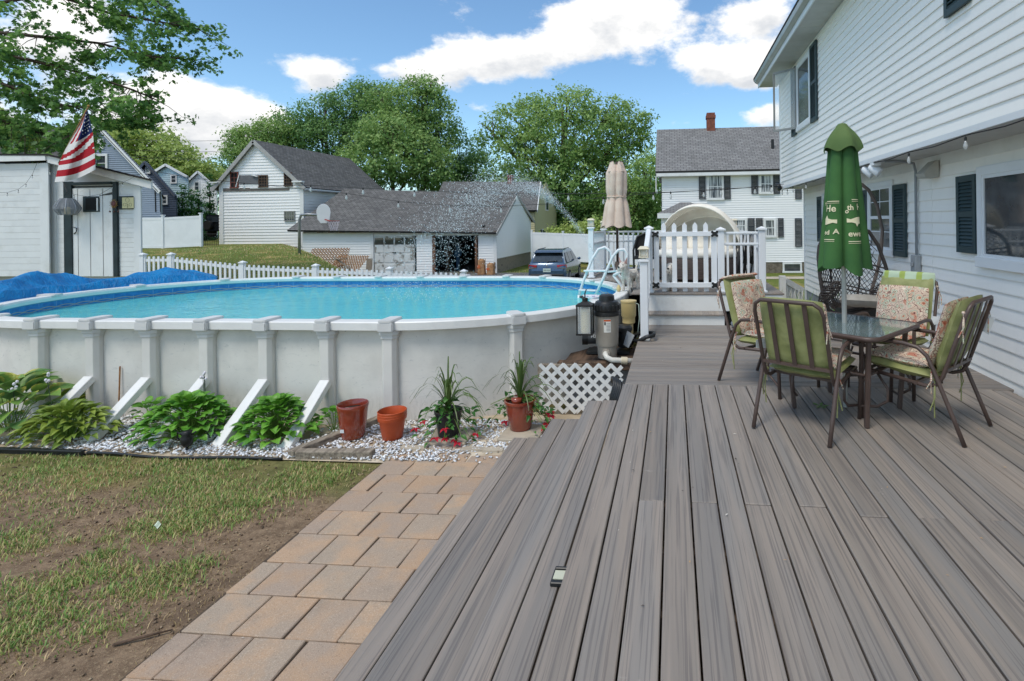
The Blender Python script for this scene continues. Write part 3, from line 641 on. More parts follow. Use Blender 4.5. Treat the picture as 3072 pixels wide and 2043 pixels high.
railing=thing('deck_railing','white vinyl railing with square posts around the raised pool deck','railing',(0,8.2,0))
CAPS=mat('solar_cap_beige','#d9d2bd',rough=.5,var=.08)
def post(x,y,z0,h,parent=railing,cap=True,w=.1):
    b=MB(); b.bb(x-w/2,y-w/2,z0,x+w/2,y+w/2,z0+h); b.bb(x-w/2-.02,y-w/2-.02,z0,x+w/2+.02,y+w/2+.02,z0+.03); o=b.build('post',VINYL,parent,bevel=.006,seg=2)
    if cap:
        b=MB(); e=w/2+.022; b.bb(x-e,y-e,z0+h,x+e,y+e,z0+h+.03); b.add([(x-e*.8,y-e*.8,z0+h+.03),(x+e*.8,y-e*.8,z0+h+.03),(x+e*.8,y+e*.8,z0+h+.03),(x-e*.8,y+e*.8,z0+h+.03),(x,y,z0+h+.06)],[(0,1,4),(1,2,4),(2,3,4),(3,0,4)]); b.build('post_cap',VINYL,o,bevel=.004)
    return o
def solar_cap(x,y,z,label):
    t=thing('solar_post_light',label,'solar light',(x,y,z),'solar lights on the deck posts')
    b=MB()
    for i in (-1,1):
        for j in (-1,1): b.bb(x+i*.05-.007,y+j*.05-.007,z,x+i*.05+.007,y+j*.05+.007,z+.105)
    b.bb(x-.062,y-.062,z-.002,x+.062,y+.062,z+.016); b.bb(x-.06,y-.06,z+.1,x+.06,y+.06,z+.108)
    for s in (-1,1):
        for (ax,ay) in (((1,0)),((0,1))):
            for d in ((-.045,.03,0,.1),(-.045,.03,0,.02),(.045,.06,0,.1),(.045,.06,0,.02)):
                p=Vector((x+ax*d[0]+(1-ax)*s*.05,y+ay*d[0]+(1-ay)*s*.05,z+.06)); q=Vector((x+(1-ax)*s*.05,y+(1-ay)*s*.05,z+d[3])); b.bar(p,q,.006,.006)
    b.build('cage',CAPS,t)
    b=MB(); e=.078; b.add([(x-e,y-e,z+.108),(x+e,y-e,z+.108),(x+e,y+e,z+.108),(x-e,y+e,z+.108),(x-.045,y-.045,z+.145),(x+.045,y-.045,z+.145),(x+.045,y+.045,z+.145),(x-.045,y+.045,z+.145)],[(3,2,1,0),(0,1,5,4),(1,2,6,5),(2,3,7,6),(3,0,4,7),(4,5,6,7)]); b.build('roof',CAPS,t,bevel=.003)
    b=MB(); b.bb(x-.035,y-.035,z+.02,x+.035,y+.035,z+.095); b.build('lamp_glass',plain('frosted_lens','#e8e6dc',.4),t)
GY=8.32
nx_,ny_=-.385,6.93; post(nx_,ny_,DZ,1.0); solar_cap(nx_,ny_,DZ+1.055,'solar lantern on the short newel post beside the black pool pump')
pl=gy(1947,700,GY).x; pr=gy(2162,700,GY).x; pe=gy(2285,700,GY).x
hp=gy(1947,688,GY).z-UZ
post(pl,GY,UZ,hp); post(pr,GY,UZ,gy(2162,692,GY).z-UZ); post(pe,GY,UZ,gy(2285,690,GY).z-UZ)
p1=gz(1775,833,UZ); p2=gy(1811,690,11.95); post(p1.x,p1.y,UZ,gy(1775,686,p1.y).z-UZ); post(p2.x,p2.y,UZ,gy(1811,690,p2.y).z-UZ)
solar_cap(p1.x,p1.y,gy(1775,682,p1.y).z+.03,'solar lantern on the post nearest the pool ladder'); solar_cap(p2.x,p2.y,gy(1811,686,p2.y).z+.03,'solar lantern on the post just behind the one at the pool ladder')
p3=(pe,12.05)
post(p3[0],p3[1],UZ,.95); post(.15,12.05,UZ,.95)
sc1=gy(1880+1655/5.126,700,12.0); solar_cap(p3[0]-.0,12.05,UZ+.985,'solar lantern on a back post above the folded chairs')
def rail_run(a,b_,zt,zm,zb,n,parent=railing,r=.022):
    a=Vector((a[0],a[1],0));b_=Vector((b_[0],b_[1],0))
    for zz in (zt,zm,zb):
        if zz: m=MB(); m.bar(a+V(0,0,zz),b_+V(0,0,zz),.05,.042); m.build('rail',VINYL,parent,bevel=.012,seg=2)
    for k in range(n):
        p=a.lerp(b_,(k+.5)/n); m=MB(); m.bb(p.x-.016,p.y-.016,zb,p.x+.016,p.y+.016,zt); m.build('baluster',VINYL,parent)
zt=gy(2222,699,GY).z; zm=gy(2222,732,GY).z
rail_run((pr+.05,GY),(pe-.05,GY),zt,zm,UZ+.06,5)
rail_run((p1.x,p1.y+.05),(p2.x,p2.y-.05),UZ+.88,UZ+.66,UZ+.06,12)
rail_run((p2.x+.05,12.0),(.15,12.05),UZ+.87,UZ+.66,UZ+.06,15); rail_run((.2,12.05),(pe-.05,12.05),UZ+.87,UZ+.66,UZ+.06,10)
rail_run((pe,GY+.05),(pe,12.0),UZ+.87,UZ+.66,UZ+.06,24)
# sloping hand rail from newel to gate post
for za,zb_,w,h in ((DZ+.93,UZ+.93,.07,.09),(DZ+.16,UZ+.16,.045,.05)):
    m=MB(); m.bar((nx_,ny_+.05,za),(pl,GY-.05,zb_),w,h); m.build('stair_rail',VINYL,railing,bevel=.008)
for k in range(9):
    f=(k+.5)/9; m=MB(); x=nx_+(pl-nx_)*f; y=ny_+(GY-ny_)*f; zz=DZ+(UZ-DZ)*f; m.bb(x-.016,y-.016,zz+.16,x+.016,y+.016,zz+.93); m.build('baluster',VINYL,railing)
# picket gate
gate=thing('picket_gate','white picket gate with pointed tops and black corner hinges','gate',(0,GY,UZ))
zr=[(gy(2050,y,GY).z) for y in (695,709,847,862,667,876)]
xa,xb=gy(1960,700,GY).x,gy(2150,700,GY).x
for z0,z1 in ((zr[1],zr[0]),(zr[3],zr[2])):
    m=MB(); m.bb(xa,GY-.045,z0,xb,GY-.012,z1); m.build('rail',VINYL,gate,bevel=.004)
for x0,x1 in ((1961,1976.5),(2133,2150)):
    u0,u1=gy(x0,700,GY).x,gy(x1,700,GY).x; m=MB(); m.bb(u0,GY-.01,zr[3]-.02,u1,GY+.025,zr[0]+.01); m.build('stile',VINYL,gate,bevel=.004)
for xc in (1991,2022.5,2053.7,2085,2117):
    u=gy(xc,700,GY).x; w=.036; z0=zr[5]+.008; z1=zr[4]; m=MB(); m.prism([(-w,z0),(w,z0),(w,z1-.045),(w*.75,z1-.035),(0,z1),(-w*.75,z1-.035),(-w,z1-.045)],-.022,(u,GY-.008,0),(1,0,0),(0,0,1)); m.build('picket',VINYL,gate,bevel=.003)
for x in (1966,2143):
    for z in ((zr[0]+zr[1])/2,(zr[2]+zr[3])/2):
        u=gy(x,700,GY).x; m=MB(); m.bb(u-.035,GY-.053,z-.03,u+.035,GY-.046,z+.03)
        for i in (-1,1):
            for j in (-1,1): m.lathe([(.022,0),(.022,.008)],(0,0,0),8); 
        m.v=m.v[:8]; m.f=m.f[:6]; m.mi=m.mi[:6]
        for i in (-1,1):
            for j in (-1,1): m.prism([(math.cos(k*PI/4)*.02,math.sin(k*PI/4)*.02) for k in range(8)],.008,(u+i*.035,GY-.046,z+j*.028),(1,0,0),(0,0,1))
        m.build('hinge',BLACKM,gate)
# ------------------------------------------------------------------ patio set
def fabric(name,c1,c2=None,sc=30,rough=.9,bump=.15): return mat(name,c1,c2,sc=sc,rough=rough,bump=bump,bsc=160,bd=.002,spec=.2)
GREENF=mat('olive_cushion','#979a68','#838855',sc=7,rough=.55,bump=.9,bsc=9,bd=.012,spec=.35)
def stripe_mat():
    t=NT('striped_cushion'); sp=t.n('ShaderNodeSeparateXYZ'); t.l(t.co(rnd=False),sp.inputs[0])
    s=t.math('SINE',t.math('MULTIPLY',sp.outputs[0],42)); c=t.mix(t.rng(s,.35,.65),lin('#b3c5ad'),lin('#9aab5c')); return t.fin(c,.85,0,.2)
STRIPE=stripe_mat()
def paisley_mat():
    t=NT('paisley_cushion'); v=t.co(rnd=True)
    wv=t.n('ShaderNodeVectorMath',operation='ADD'); n=t.n('ShaderNodeTexNoise'); t.l(v,n.inputs['Vector']); n.inputs['Scale'].default_value=7; n.inputs['Detail'].default_value=2
    ms=t.n('ShaderNodeVectorMath',operation='SCALE'); t.l(n.outputs['Color'],ms.inputs[0]); ms.inputs['Scale'].default_value=.16; t.l(v,wv.inputs[0]); t.l(ms.outputs[0],wv.inputs[1]); w=wv.outputs[0]
    vo=t.n('ShaderNodeTexVoronoi',feature='F1'); t.l(w,vo.inputs['Vector']); vo.inputs['Scale'].default_value=15; d=vo.outputs['Distance']
    ve=t.n('ShaderNodeTexVoronoi',feature='DISTANCE_TO_EDGE'); t.l(w,ve.inputs['Vector']); ve.inputs['Scale'].default_value=15
    base=lin('#d9c6b0'); c=t.mix(t.rng(t.noise(v,5,3),.4,.6),base,lin('#e2d3bf'))
    c=t.mix(t.rng(d,.50,.46),c,lin('#c3cdb6')); c=t.mix(t.rng(d,.30,.26),c,lin('#d8b9a0')); c=t.mix(t.rng(d,.16,.12),c,lin('#b56a50'))
    ring=t.math('SINE',t.math('MULTIPLY',d,46)); c=t.mix(t.math('MULTIPLY',t.rng(ring,.55,.85),.85),c,lin('#8e4f4a'))
    c=t.mix(t.math('MULTIPLY',t.rng(ve.outputs['Distance'],.03,.012),.7),c,lin('#5c3440'))
    v2=t.n('ShaderNodeTexVoronoi',feature='F1'); t.l(w,v2.inputs['Vector']); v2.inputs['Scale'].default_value=46; sm=t.rng(v2.outputs['Distance'],.26,.16)
    c=t.mix(t.math('MULTIPLY',sm,t.rng(t.noise(v,6,2),.45,.55)),c,lin('#5f2f38'))
    c=t.mix(t.math('MULTIPLY',t.rng(t.noise(v,11,2),.58,.66),.65),c,lin('#b5583f'))
    t.bump(t.noise(v,9,3),.5,.01); return t.fin(c,.9,0,.15)
PAIS=paisley_mat()
TAGM=plain('white_cloth_tag','#d5d8da',.7)
def pad(b,M,w,l,t,n=12,amp=.008,seed=1,edge=.35):
    r=random.Random(seed); ph=[r.uniform(0,6) for _ in range(6)]
    def P(u,v,s):
        x=(u-.5)*2; y=(v-.5)*2; e=(max(0,1-abs(x)**5)*max(0,1-abs(y)**5))**edge
        wob=amp*(math.sin(x*5+ph[0])*math.sin(y*4+ph[1])+.6*math.sin(x*9+ph[2]+y*7))
        k=1-.04*(abs(x)*abs(y))**3
        return M@Vector((x*w/2*k,y*l/2*k,s*t/2*e+wob*e))
    b.grid(lambda u,v:P(u,v,1),n,n); o=len(b.v); b.grid(lambda u,v:P(1-u,v,-1),n,n)
def make_chair(label,backtop=False,tagside=0,seed=0,drape=False):
    t=thing('patio_chair',label,'chair',(0,0,0),'cushioned patio chairs round the table')
    for s in (-1,1):
        X=s*.275
        pts=[(X,.30,0),(X,.285,.35),(X,.275,.56),(X,.255,.605),(X,.20,.625),(X,-.02,.625),(X,-.12,.61),(X,-.18,.56),(X,-.22,.47),(X*1.0,-.335,.18),(X,-.405,0)]
        m=MB(); m.tube(pts,.0155,8); m.build('side_frame',BRONZE,t,smooth=True)
        m=MB(); m.tube([(X,.29,.25),(X*.93,.24,.36)],.010,6); m.tube([(s*.2,.2,.36),(s*.2,.12,.25),(s*.2,.12,.16),(s*.2,.2,.1),(X,.29,.1)],.011,6); m.build('spring_leg',BRONZE,t,smooth=True)
    loop=[(-.245,.25,.385),(-.25,-.17,.345),(-.25,-.235,.37),(-.25,-.27,.43),(-.25,-.41,.86),(-.235,-.43,.915),(-.19,-.44,.945),(.19,-.44,.945),(.235,-.43,.915),(.25,-.41,.86),(.25,-.27,.43),(.25,-.235,.37),(.25,-.17,.345),(.245,.25,.385)]
    m=MB(); m.tube(loop,.0145,8,closed=True); m.build('back_frame',BRONZE,t,smooth=True)
    m=MB(); m.bar((-.245,-.29,.475),(.245,-.29,.475),.022,.022); m.bar((-.27,-.1,.355),(.27,-.1,.355),.02,.02); m.bar((-.27,.2,.375),(.27,.2,.375),.02,.02); m.build('cross_bar',BRONZE,t)
    for x in (-.125,0,.125):
        m=MB(); m.bar((x,-.297,.475),(x,-.44,.945),.032,.008,(0,-.95,-.3)); m.build('back_slat',BRONZE,t)
    th=rad(107); u=Vector((0,math.cos(th),math.sin(th)))  # up the back
    Ms=Matrix.Translation((0,.03,.43))@Matrix.Rotation(rad(4.5),4,'X')
    m=MB(); pad(m,Ms,.50,.50,.075,14,.006,seed); m.build('seat_cushion',GREENF,t,smooth=True)
    Mb=Matrix.Translation((0,-.30,.70))@Matrix.Rotation(th,4,'X')
    m=MB(); pad(m,Mb,.475,.55,.085,14,.006,seed+1); m.build('back_cushion',GREENF,t,smooth=True)
    Mp=Matrix.Translation((0,.055,.484))@Matrix.Rotation(rad(3),4,'X')
    m=MB(); pad(m,Mp,.46,.44,.06,14,.007,seed+2); m.build('seat_pad',PAIS,t,smooth=True)
    Mq=Matrix.Translation((0,-.228,.70 if not backtop else .66))@Matrix.Rotation(th-.02,4,'X')
    m=MB(); pad(m,Mq,.45,.50 if not backtop else .46,.065,14,.007,seed+3); 
    if drape: pad(m,Matrix.Translation((0,-.385,.965))@Matrix.Rotation(rad(15),4,'X'),.44,.16,.04,10,.004,seed+5)
    m.build('back_pad',PAIS,t,smooth=True)
    if backtop:
        m=MB(); pad(m,Matrix.Translation((0,-.40,.93))@Matrix.Rotation(th,4,'X'),.47,.16,.10,12,.004,seed+4); m.build('head_roll',STRIPE,t,smooth=True)
    for s in (-1,1):
        for (bx,by,bz,L,mm) in ((s*.25,-.22,.40,.26,GREENF),(s*.25,-.2,.48,.18,PAIS),(s*.25,-.40,.88,.20,PAIS)):
            m=MB(); 
            for k in (0,1): m.tube([(bx,by,bz),(bx+s*(.02+.012*k),by-.01*k,bz-L*.45),(bx+s*(.012+.03*k),by+.02*k,bz-L*(1-.2*k))],.0045,5)
            m.ell((bx,by,bz),(.014,.014,.012),6,4); m.build('tie',mm,t)
    if tagside:
        m=MB(); s=tagside; m.add([(s*.262,-.30,.72),(s*.268,-.40,.66),(s*.268,-.44,.78),(s*.262,-.345,.83)],[(0,1,2,3)]); m.build('care_tag',TAGM,t,solid=.002)
    else:
        m=MB(); m.add([(-.26,-.22,.55),(-.30,-.30,.56),(-.295,-.31,.62),(-.25,-.25,.63)],[(0,1,2,3)]); m.build('care_tag',TAGM,t,solid=.002)
    return t
def put(t,x,y,fx,fy):
    t.location=(x,y,DZ+.002); t.rotation_euler=(0,0,math.atan2(fy,fx)-PI/2)
def seat_at(t,rear,fwd):
    f=Vector(fwd).normalized(); put(t,rear[0]+f.x*.40,rear[1]+f.y*.40,f.x,f.y)
seat_at(make_chair('green backed patio chair seen from behind, nearest to the camera',seed=3),(.79,3.85),(.576,.818))
seat_at(make_chair('patio chair in side view with a white tag, next to house wall',tagside=1,seed=9),(2.08,3.95),(-.72,.69))
seat_at(make_chair('patio chair whose paisley cushion drapes over its back, nearest the gate',seed=15,drape=True),(.62,5.36),(.66,-.75))
seat_at(make_chair('patio chair with pale striped head roll between table and house siding',backtop=True,seed=21),(2.22,5.38),(-.66,-.75))
tb=thing('patio_table','square glass patio table with bronze frame and rounded corners','table',(1.36,4.46,DZ))
TH=1.44; ca=rad(47)
def rrect(a,r,n=6):
    out=[]
    for (sx,sy,st) in ((1,1,0),(-1,1,PI/2),(-1,-1,PI),(1,-1,1.5*PI)):
        for k in range(n+1): an=st+PI/2*k/n; out.append((sx*(a-r)+r*math.cos(an),sy*(a-r)+r*math.sin(an)))
    return out
def rot2(p,a=ca): return (1.36+p[0]*math.cos(a)-p[1]*math.sin(a),4.46+p[0]*math.sin(a)+p[1]*math.cos(a))
t=NT('table_glass'); t.fin(t.mix(t.rng(t.noise(t.co(rnd=False),60,3),.4,.6),lin('#7c8f90'),lin('#8b9c9b')),.06,0,.9,Alpha=.72); t.p.inputs['Coat Weight'].default_value=.6; TGL=t.m
m=MB(); m.prism([rot2(p) for p in rrect(.405,.08)],.008,(0,0,TH-.006),(1,0,0),(0,1,0)); m.build('glass_top',TGL,tb)
m=MB(); m.tube([(*rot2(p),TH-.012) for p in rrect(.415,.09)],.0185,8,closed=True); m.build('rim',BRONZE,tb,smooth=True)
for sx,sy in ((1,1),(-1,1),(-1,-1),(1,-1)):
    a=rot2((sx*.33,sy*.33)); c=rot2((sx*.29,sy*.29)); m=MB(); m.bar((a[0],a[1],TH-.03),(c[0],c[1],DZ+.002),.034,.034); m.build('leg',BRONZE,tb,bevel=.006)
m=MB()
for i,z in enumerate((TH-.05,DZ+.38)):
    q=[rot2((sx*.30,sy*.30)) for sx,sy in ((1,1),(-1,1),(-1,-1),(1,-1))]
    m.tube([(x,y,z) for x,y in q],.011,6,closed=True)
m.build('brace',BRONZE,tb,smooth=True)
# green umbrella, folded
UX,UYY=1.36,4.49
um=thing('green_umbrella','folded dark green patio umbrella with cream lettering standing in the table','umbrella',(UX,UYY,DZ))
POLEM=mat('pale_steel_pole','#b4b6b2',rough=.35,met=.4,var=.1)
m=MB(); m.tube([(UX,UYY,DZ+.004),(UX,UYY,2.9)],.0195,12); m.build('pole',POLEM,um,smooth=True,auto=40)
tcam=math.atan2(-UYY,-UX)
GCL=mat('green_umbrella_canvas','#3e6a37','#335c31',sc=3,rough=.85,bump=.25,bsc=50,bd=.004); GCL2=mat('faded_green_canvas','#5b7141','#4f683a',sc=4,rough=.85,bump=.2,bsc=40)
def urad(th,z):
    f=(2.86-z)/(2.86-1.86); f=max(0,min(1,f)); R=.112+.10*f**1.1
    x=(th-tcam)-rad(36); c=abs(math.cos(2.5*x))**.55
    k=.50+.50*c+.05*math.sin(3*th+1.3)
    hang=.03*math.sin(2*th+.5)*f
    return R*(k*(.75+.25*f)+.25*(1-f))+hang*.4
def usurf(u,v):
    th=tcam+PI+u*2*PI; x=(th-tcam)-rad(36); c=abs(math.cos(2.5*x)); zb=1.86+.05*(1-c)+.03*math.sin(th*2.0+.6)
    z=2.86+(zb-2.86)*v; r=urad(th,z); return (UX+r*math.cos(th),UYY+r*math.sin(th),z)
m=MB(); m.grid(usurf,160,26,True); cn=m.build('canopy',GCL,um,smooth=True)
m=MB()
def uin(u,v):
    th=tcam+PI+u*2*PI; x=(th-tcam)-rad(36); c=abs(math.cos(2.5*x)); z=1.86+.05*(1-c)+.03*math.sin(th*2.0+.6); r=urad(th,z)*(1-v*.8); return (UX+r*math.cos(th),UYY+r*math.sin(th),z+.0+.25*v)
m.grid(uin,100,5,True); m.build('canopy_lining',GCL,um,smooth=True)
def ucap(u,v):
    th=u*2*PI; r=.012+.135*math.sin(v*PI/2*.92)**1.5*(1+.10*v*math.cos(5*th+1)); z=3.045-.22*v**1.6+.018*v*v*math.cos(5*th+1); r=max(r,.004+.085*math.sqrt(v)); return (UX+r*math.cos(th),UYY+r*math.sin(th),z)
m=MB(); m.grid(ucap,60,14,True); m.build('top_vent',GCL2,um,smooth=True)
def text_mesh(txt,size,thick=0):
    c=bpy.data.curves.new('t','FONT'); c.body=txt; c.size=size; c.align_x='CENTER'; c.resolution_u=3; c.offset=thick
    o=bpy.data.objects.new('t',c); COL.objects.link(o); dg=bpy.context.evaluated_depsgraph_get(); me=bpy.data.meshes.new_from_object(o.evaluated_get(dg)); bpy.data.objects.remove(o); 
    bm=bmesh.new(); bm.from_mesh(me); bmesh.ops.triangulate(bm,faces=bm.faces)
    bmesh.ops.subdivide_edges(bm,edges=[e for e in bm.edges if e.calc_length()>size*.12],cuts=2,use_grid_fill=True); bm.verts.ensure_lookup_table()
    v=[tuple(x.co) for x in bm.verts]; f=[tuple(x.index for x in q.verts) for q in bm.faces]; bm.free(); bpy.data.meshes.remove(me); return v,f
CREAMP=plain('cream_print','#ddd6b4',.8)
m=MB()
def wrap(pts,faces,da,zc,slope=0):
    out=[]
    for x,y,_ in pts:
        z=zc+y; R=.16; th=tcam+rad(da)+x/R; z+=slope*x; r=urad(th,z)+.005; out.append((UX+r*math.cos(th),UYY+r*math.sin(th),z))
    m.add(out,faces)
def strip(x0,x1,y0,y1,n=10): return [(x0+(x1-x0)*i/n,yy,0) for yy in (y0,y1) for i in range(n+1)],[(i,i+1,n+2+i,n+1+i) for i in range(n)]
for txt,sz,da,zc in (('He',.075,-34,2.335),('o',.05,-58,2.315),('th',.06,21,2.345),('H',.07,50,2.345),('o',.05,11,2.32),('ra',.05,-60,2.195),('ed',.05,-40,2.155),('A',.055,-17,2.16),('ewed',.062,37,2.14)):
    pv,pf=text_mesh(txt,sz,.0012); wrap(pv,pf,da,zc)
for x0,x1,da,zc in ((-.07,.07,-36,2.415),(-.06,.02,-62,2.405),(-.03,.10,36,2.425),(-.05,.05,-38,2.115),(-.03,.03,-62,2.145),(-.07,.09,38,2.10)):
    for dz_,h in ((0,.006),(-.014,.003)): pv,pf=strip(x0,x1,dz_-h/2,dz_+h/2); wrap(pv,pf,da,zc)
# fish-like cream shape on each face
fishy=[(-.08,-.022),(-.05,-.03),(0,-.028),(.05,-.012),(.075,-.02),(.075,.012),(.04,.012),(.012,.02),(0,.045),(-.018,.024),(-.06,.02),(-.085,.012)]
for da,fl_ in ((-42,1),(37,-1)):
    pv=[(0,0,0)]+[(x*fl_,y*fl_,0) for x,y in fishy]; n=len(fishy); pf=[(0,1+i,1+(i+1)%n) for i in range(n)]
    bm=bmesh.new(); vv=[bm.verts.new(p) for p in pv]; [bm.faces.new([vv[i] for i in f]) for f in pf]; bmesh.ops.subdivide_edges(bm,edges=bm.edges[:],cuts=3,use_grid_fill=True); bm.verts.index_update()
    wrap([tuple(v.co) for v in bm.verts],[tuple(v.index for v in f.verts) for f in bm.faces],da,2.26); bm.free()
m.build('lettering',CREAMP,cn)
# ------------------------------------------------------------------ hanging egg chair
egg=thing('egg_chair','dark wicker hanging egg chair with grey seat cushion near the house','hanging chair',(2.35,7.25,DZ))
WICK=mat('dark_wicker','#37302d','#2a2523',sc=20,rough=.55)
ringpx=[(2455,770),(2458,738),(2472,712),(2510,690),(2560,682),(2606,694),(2634,735),(2656,795),(2670,850),(2672,885),(2655,912),(2610,928),(2555,938),(2510,942),(2486,930),(2470,890),(2460,830)]
RY=lambda y:6.95+.0006*(y-800)
ring=[gy(x,y,6.95-(.0009*(y-800) if y>800 else -.0006*(800-y))) for x,y in ringpx]
m=MB(); m.tube(ring,.024,8,closed=True); m.build('rim_tube',WICK,egg,smooth=True)
Lc=[gy(x,y,6.95) for x,y in ((2512,936),(2488,922),(2472,885),(2462,830),(2458,775),(2461,740),(2476,715),(2512,694),(2545,687))]; Rc=[gy(x,y,6.95) for x,y in ((2560,934),(2612,924),(2652,908),(2668,880),(2666,845),(2652,795),(2630,738),(2602,700),(2562,687))]
def pol(P,f): k=max(0,min(.9999,f))*(len(P)-1); i=int(k); return P[i].lerp(P[i+1],k-i)
def shell(u,v):
    p=pol(Lc,v).lerp(pol(Rc,v),u); p.y+=.46*math.sin(PI*u)**.8*(.35+.65*math.sin(PI*min(1,v*.8+.2))); return p
m=MB()
for k in range(-16,34):
    for sg in (-1,1):
        L=[]
        for q in range(15):
            v=q/14; u=(k/18+v*.95) if sg>0 else (1-k/18-v*.95)
            if 0<=u<=1: L.append(shell(u,v))
        if len(L)>1: m.tube(L,.0048,4)
m.build('woven_shell',WICK,egg)
m=MB()
for v in (.30,.34,.56,.60): m.tube([shell(u,v) for u in np.linspace(0,1,16)],.010,5)
for u in (.28,.72): m.tube([shell(u,v) for v in np.linspace(.05,1,12)],.013,6)
m.build('shell_ribs',WICK,egg,smooth=True)
# rolled arms
for (x0,y0,x1,y1) in ((2468,905,2512,845),(2620,905,2668,842)):
    a=gy(x0,y0,6.75); c=gy(x1,y1,6.72); m=MB()
    for k in range(9):
        f=k/8; p=a.lerp(c,f); r=.05+.05*math.sin(f*PI); m.tube([p+V(r*math.cos(q),r*.9*math.sin(q),0) for q in np.linspace(0,2*PI,12,endpoint=False)],.006,4,closed=True)
    for q in np.linspace(0,2*PI,8,endpoint=False): m.tube([a.lerp(c,f)+V((.05+.05*math.sin(f*PI))*math.cos(q+f),.9*(.05+.05*math.sin(f*PI))*math.sin(q+f),0) for f in np.linspace(0,1,7)],.006,4)
    m.build('arm_roll',WICK,egg)
polepx=[(2560,548),(2585,553),(2606,570),(2632,618),(2647,690),(2643,760),(2630,820),(2615,870),(2600,925)]
pp=[gy(x,y,7.55) for x,y in polepx]+[V(2.45,7.5,DZ+.03),V(2.2,7.3,DZ+.03)]
EGP=mat('taupe_steel','#6f635c',rough=.45,var=.15)
m=MB(); m.tube(pp,.024,10); m.tube([(2.35+.46*math.cos(a),7.25+.44*math.sin(a),DZ+.022) for a in np.linspace(0,2*PI,28,endpoint=False)],.02,8,closed=True); m.bar((1.92,7.25,DZ+.03),(2.78,7.25,DZ+.03),.04,.03); m.build('stand',EGP,egg,smooth=True,auto=40)
top=pp[0]; rt=ring[4]
m=MB(); m.tube([top,top+V(-.02,-.1,-.1),rt+V(0,.0,.02)],.008,6); m.build('hanger_chain',BLACKM,egg)
m=MB(); pad(m,Matrix.Translation(gy(2596,903,6.82))@Matrix.Rotation(rad(-8),4,'X')@Matrix.Rotation(rad(3),4,'Y'),.54,.46,.15,14,.006,5,.5); m.build('seat_cushion',mat('grey_linen','#a5a199','#948f87',sc=6,rough=.95,bump=.3,bsc=40),egg,smooth=True)
bx=gy(2640,905,7.75); st_=thing('storage_box','low black storage box behind the hanging chair against the siding','storage box',(bx.x,7.75,DZ))
m=MB(); m.bb(2.25,7.58,DZ+.0,2.9,7.88,DZ+.34); m.build('body',BLACKP,st_,bevel=.01); m=MB(); m.bb(2.23,7.56,DZ+.34,2.92,7.9,DZ+.39); m.build('lid',BLACKP,st_,bevel=.012)
# ------------------------------------------------------------------ plants
def leaf_mat(name,c1,c2,edge=None,rough=.45,tr=.25,rnd=.15):
    t=NT(name); c=t.mix(t.rng(t.rnd(),0,1),lin(c1),lin(c2)); v=t.co(rnd=False)
    if edge:
        sp=t.n('ShaderNodeSeparateXYZ'); t.l(v,sp.inputs[0]); w=t.math('ABSOLUTE',sp.outputs[0]); w=t.math('ADD',w,t.math('MULTIPLY',t.math('SUBTRACT',t.noise(v,5,3),.5),.25)); c=t.mix(t.rng(w,.22,.36),c,lin(edge))
    c=t.mix(t.math('MULTIPLY',t.rng(t.noise(t.co(),6,3),.4,.7),.35),c,tuple(x*.6 for x in lin(c1)))
    t.fin(c,rough,0,.4)
    d=t.n('ShaderNodeBsdfTranslucent'); t.set(d,0,c); ms=t.n('ShaderNodeMixShader'); ms.inputs[0].default_value=tr; t.l(t.p.outputs[0],ms.inputs[1]); t.l(d.outputs[0],ms.inputs[2]); t.l(ms.outputs[0],t.out.inputs[0]); return t.m
def hosta_leaf(mt,w=.72,fold=.12,curl=.35,n=6):
    """unit leaf along +Y, 1 long; heart-shaped blade with raised sides and a drooping tip"""
    b=MB()
    def P(u,v):
        wv=w/2*max(.0,math.sin(PI*min(1,v**.75)))**.8*(1.0 if v<.98 else .0)+.002; x=(u-.5)*2
        return (x*wv,v-.06*abs(x)*(1-v),fold*abs(x)**1.5*math.sin(PI*v)*.9-curl*v*v+.12*math.sin(PI*v)+.012*math.sin(x*11)*math.sin(PI*v))
    b.grid(P,7,n+1); return b.mesh('leaf',mt,smooth=True)
HGOLD=leaf_mat('gold_edged_hosta','#5f8a4c','#86a84c','#d8cf6c'); HLIME=leaf_mat('olive_hosta','#76903a','#98aa48','#c2ba58'); HGREEN=leaf_mat('green_hosta','#55902c','#7cb442',None,.4); HWHITE=leaf_mat('white_edged_hosta','#4f8a3c','#5f9a44','#e2e6c4')
LB=hosta_leaf(HGOLD,.74,.12,.25); LS=hosta_leaf(HLIME,.55,.16,.22,5); LG=hosta_leaf(HGREEN,.85,.10,.22,5); LW=hosta_leaf(HWHITE,.5,.2,.3,5); STEMM=plain('leaf_stalk','#6a8a3a',.5)
def clump(name,label,c,n,R,H,size,me,seed,group='leafy plants along the pool wall',flat=.25,extra=None,ysq=1.0):
    r=random.Random(seed); t=thing(name,label,'plant',c,group); sb=MB()
    for k in range(n):
        f=((k+.5)/n)**.6; a=k*2.39996+r.uniform(-.3,.3); rr=R*f*r.uniform(.85,1.05); z=H*(1-f**2.2)*r.uniform(.85,1.1)+.05+.03*r.random()
        p=V(rr*math.cos(a),rr*math.sin(a)*ysq,z); s=size*r.uniform(.75,1.15); tilt=rad(52)*(1-f)-rad(2)*f+r.uniform(-.25,.25)
        m=LW if (extra and r.random()<extra) else me
        o=inst('leaf',m,t,p,(tilt,r.uniform(-.35,.35),a-PI/2+r.uniform(-.45,.45)),(s,s,s))
        if k%2==0: sb.tube([V(c[0],c[1],c[2])+V(p.x*.15,p.y*.15,0),V(c[0],c[1],c[2])+p*.6+V(0,0,z*.25),V(c[0],c[1],c[2])+p],.0045,4)
    sb.build('stalks',STEMM,t); return t
pz=lambda x,y,z=0: gz(x,y,z)
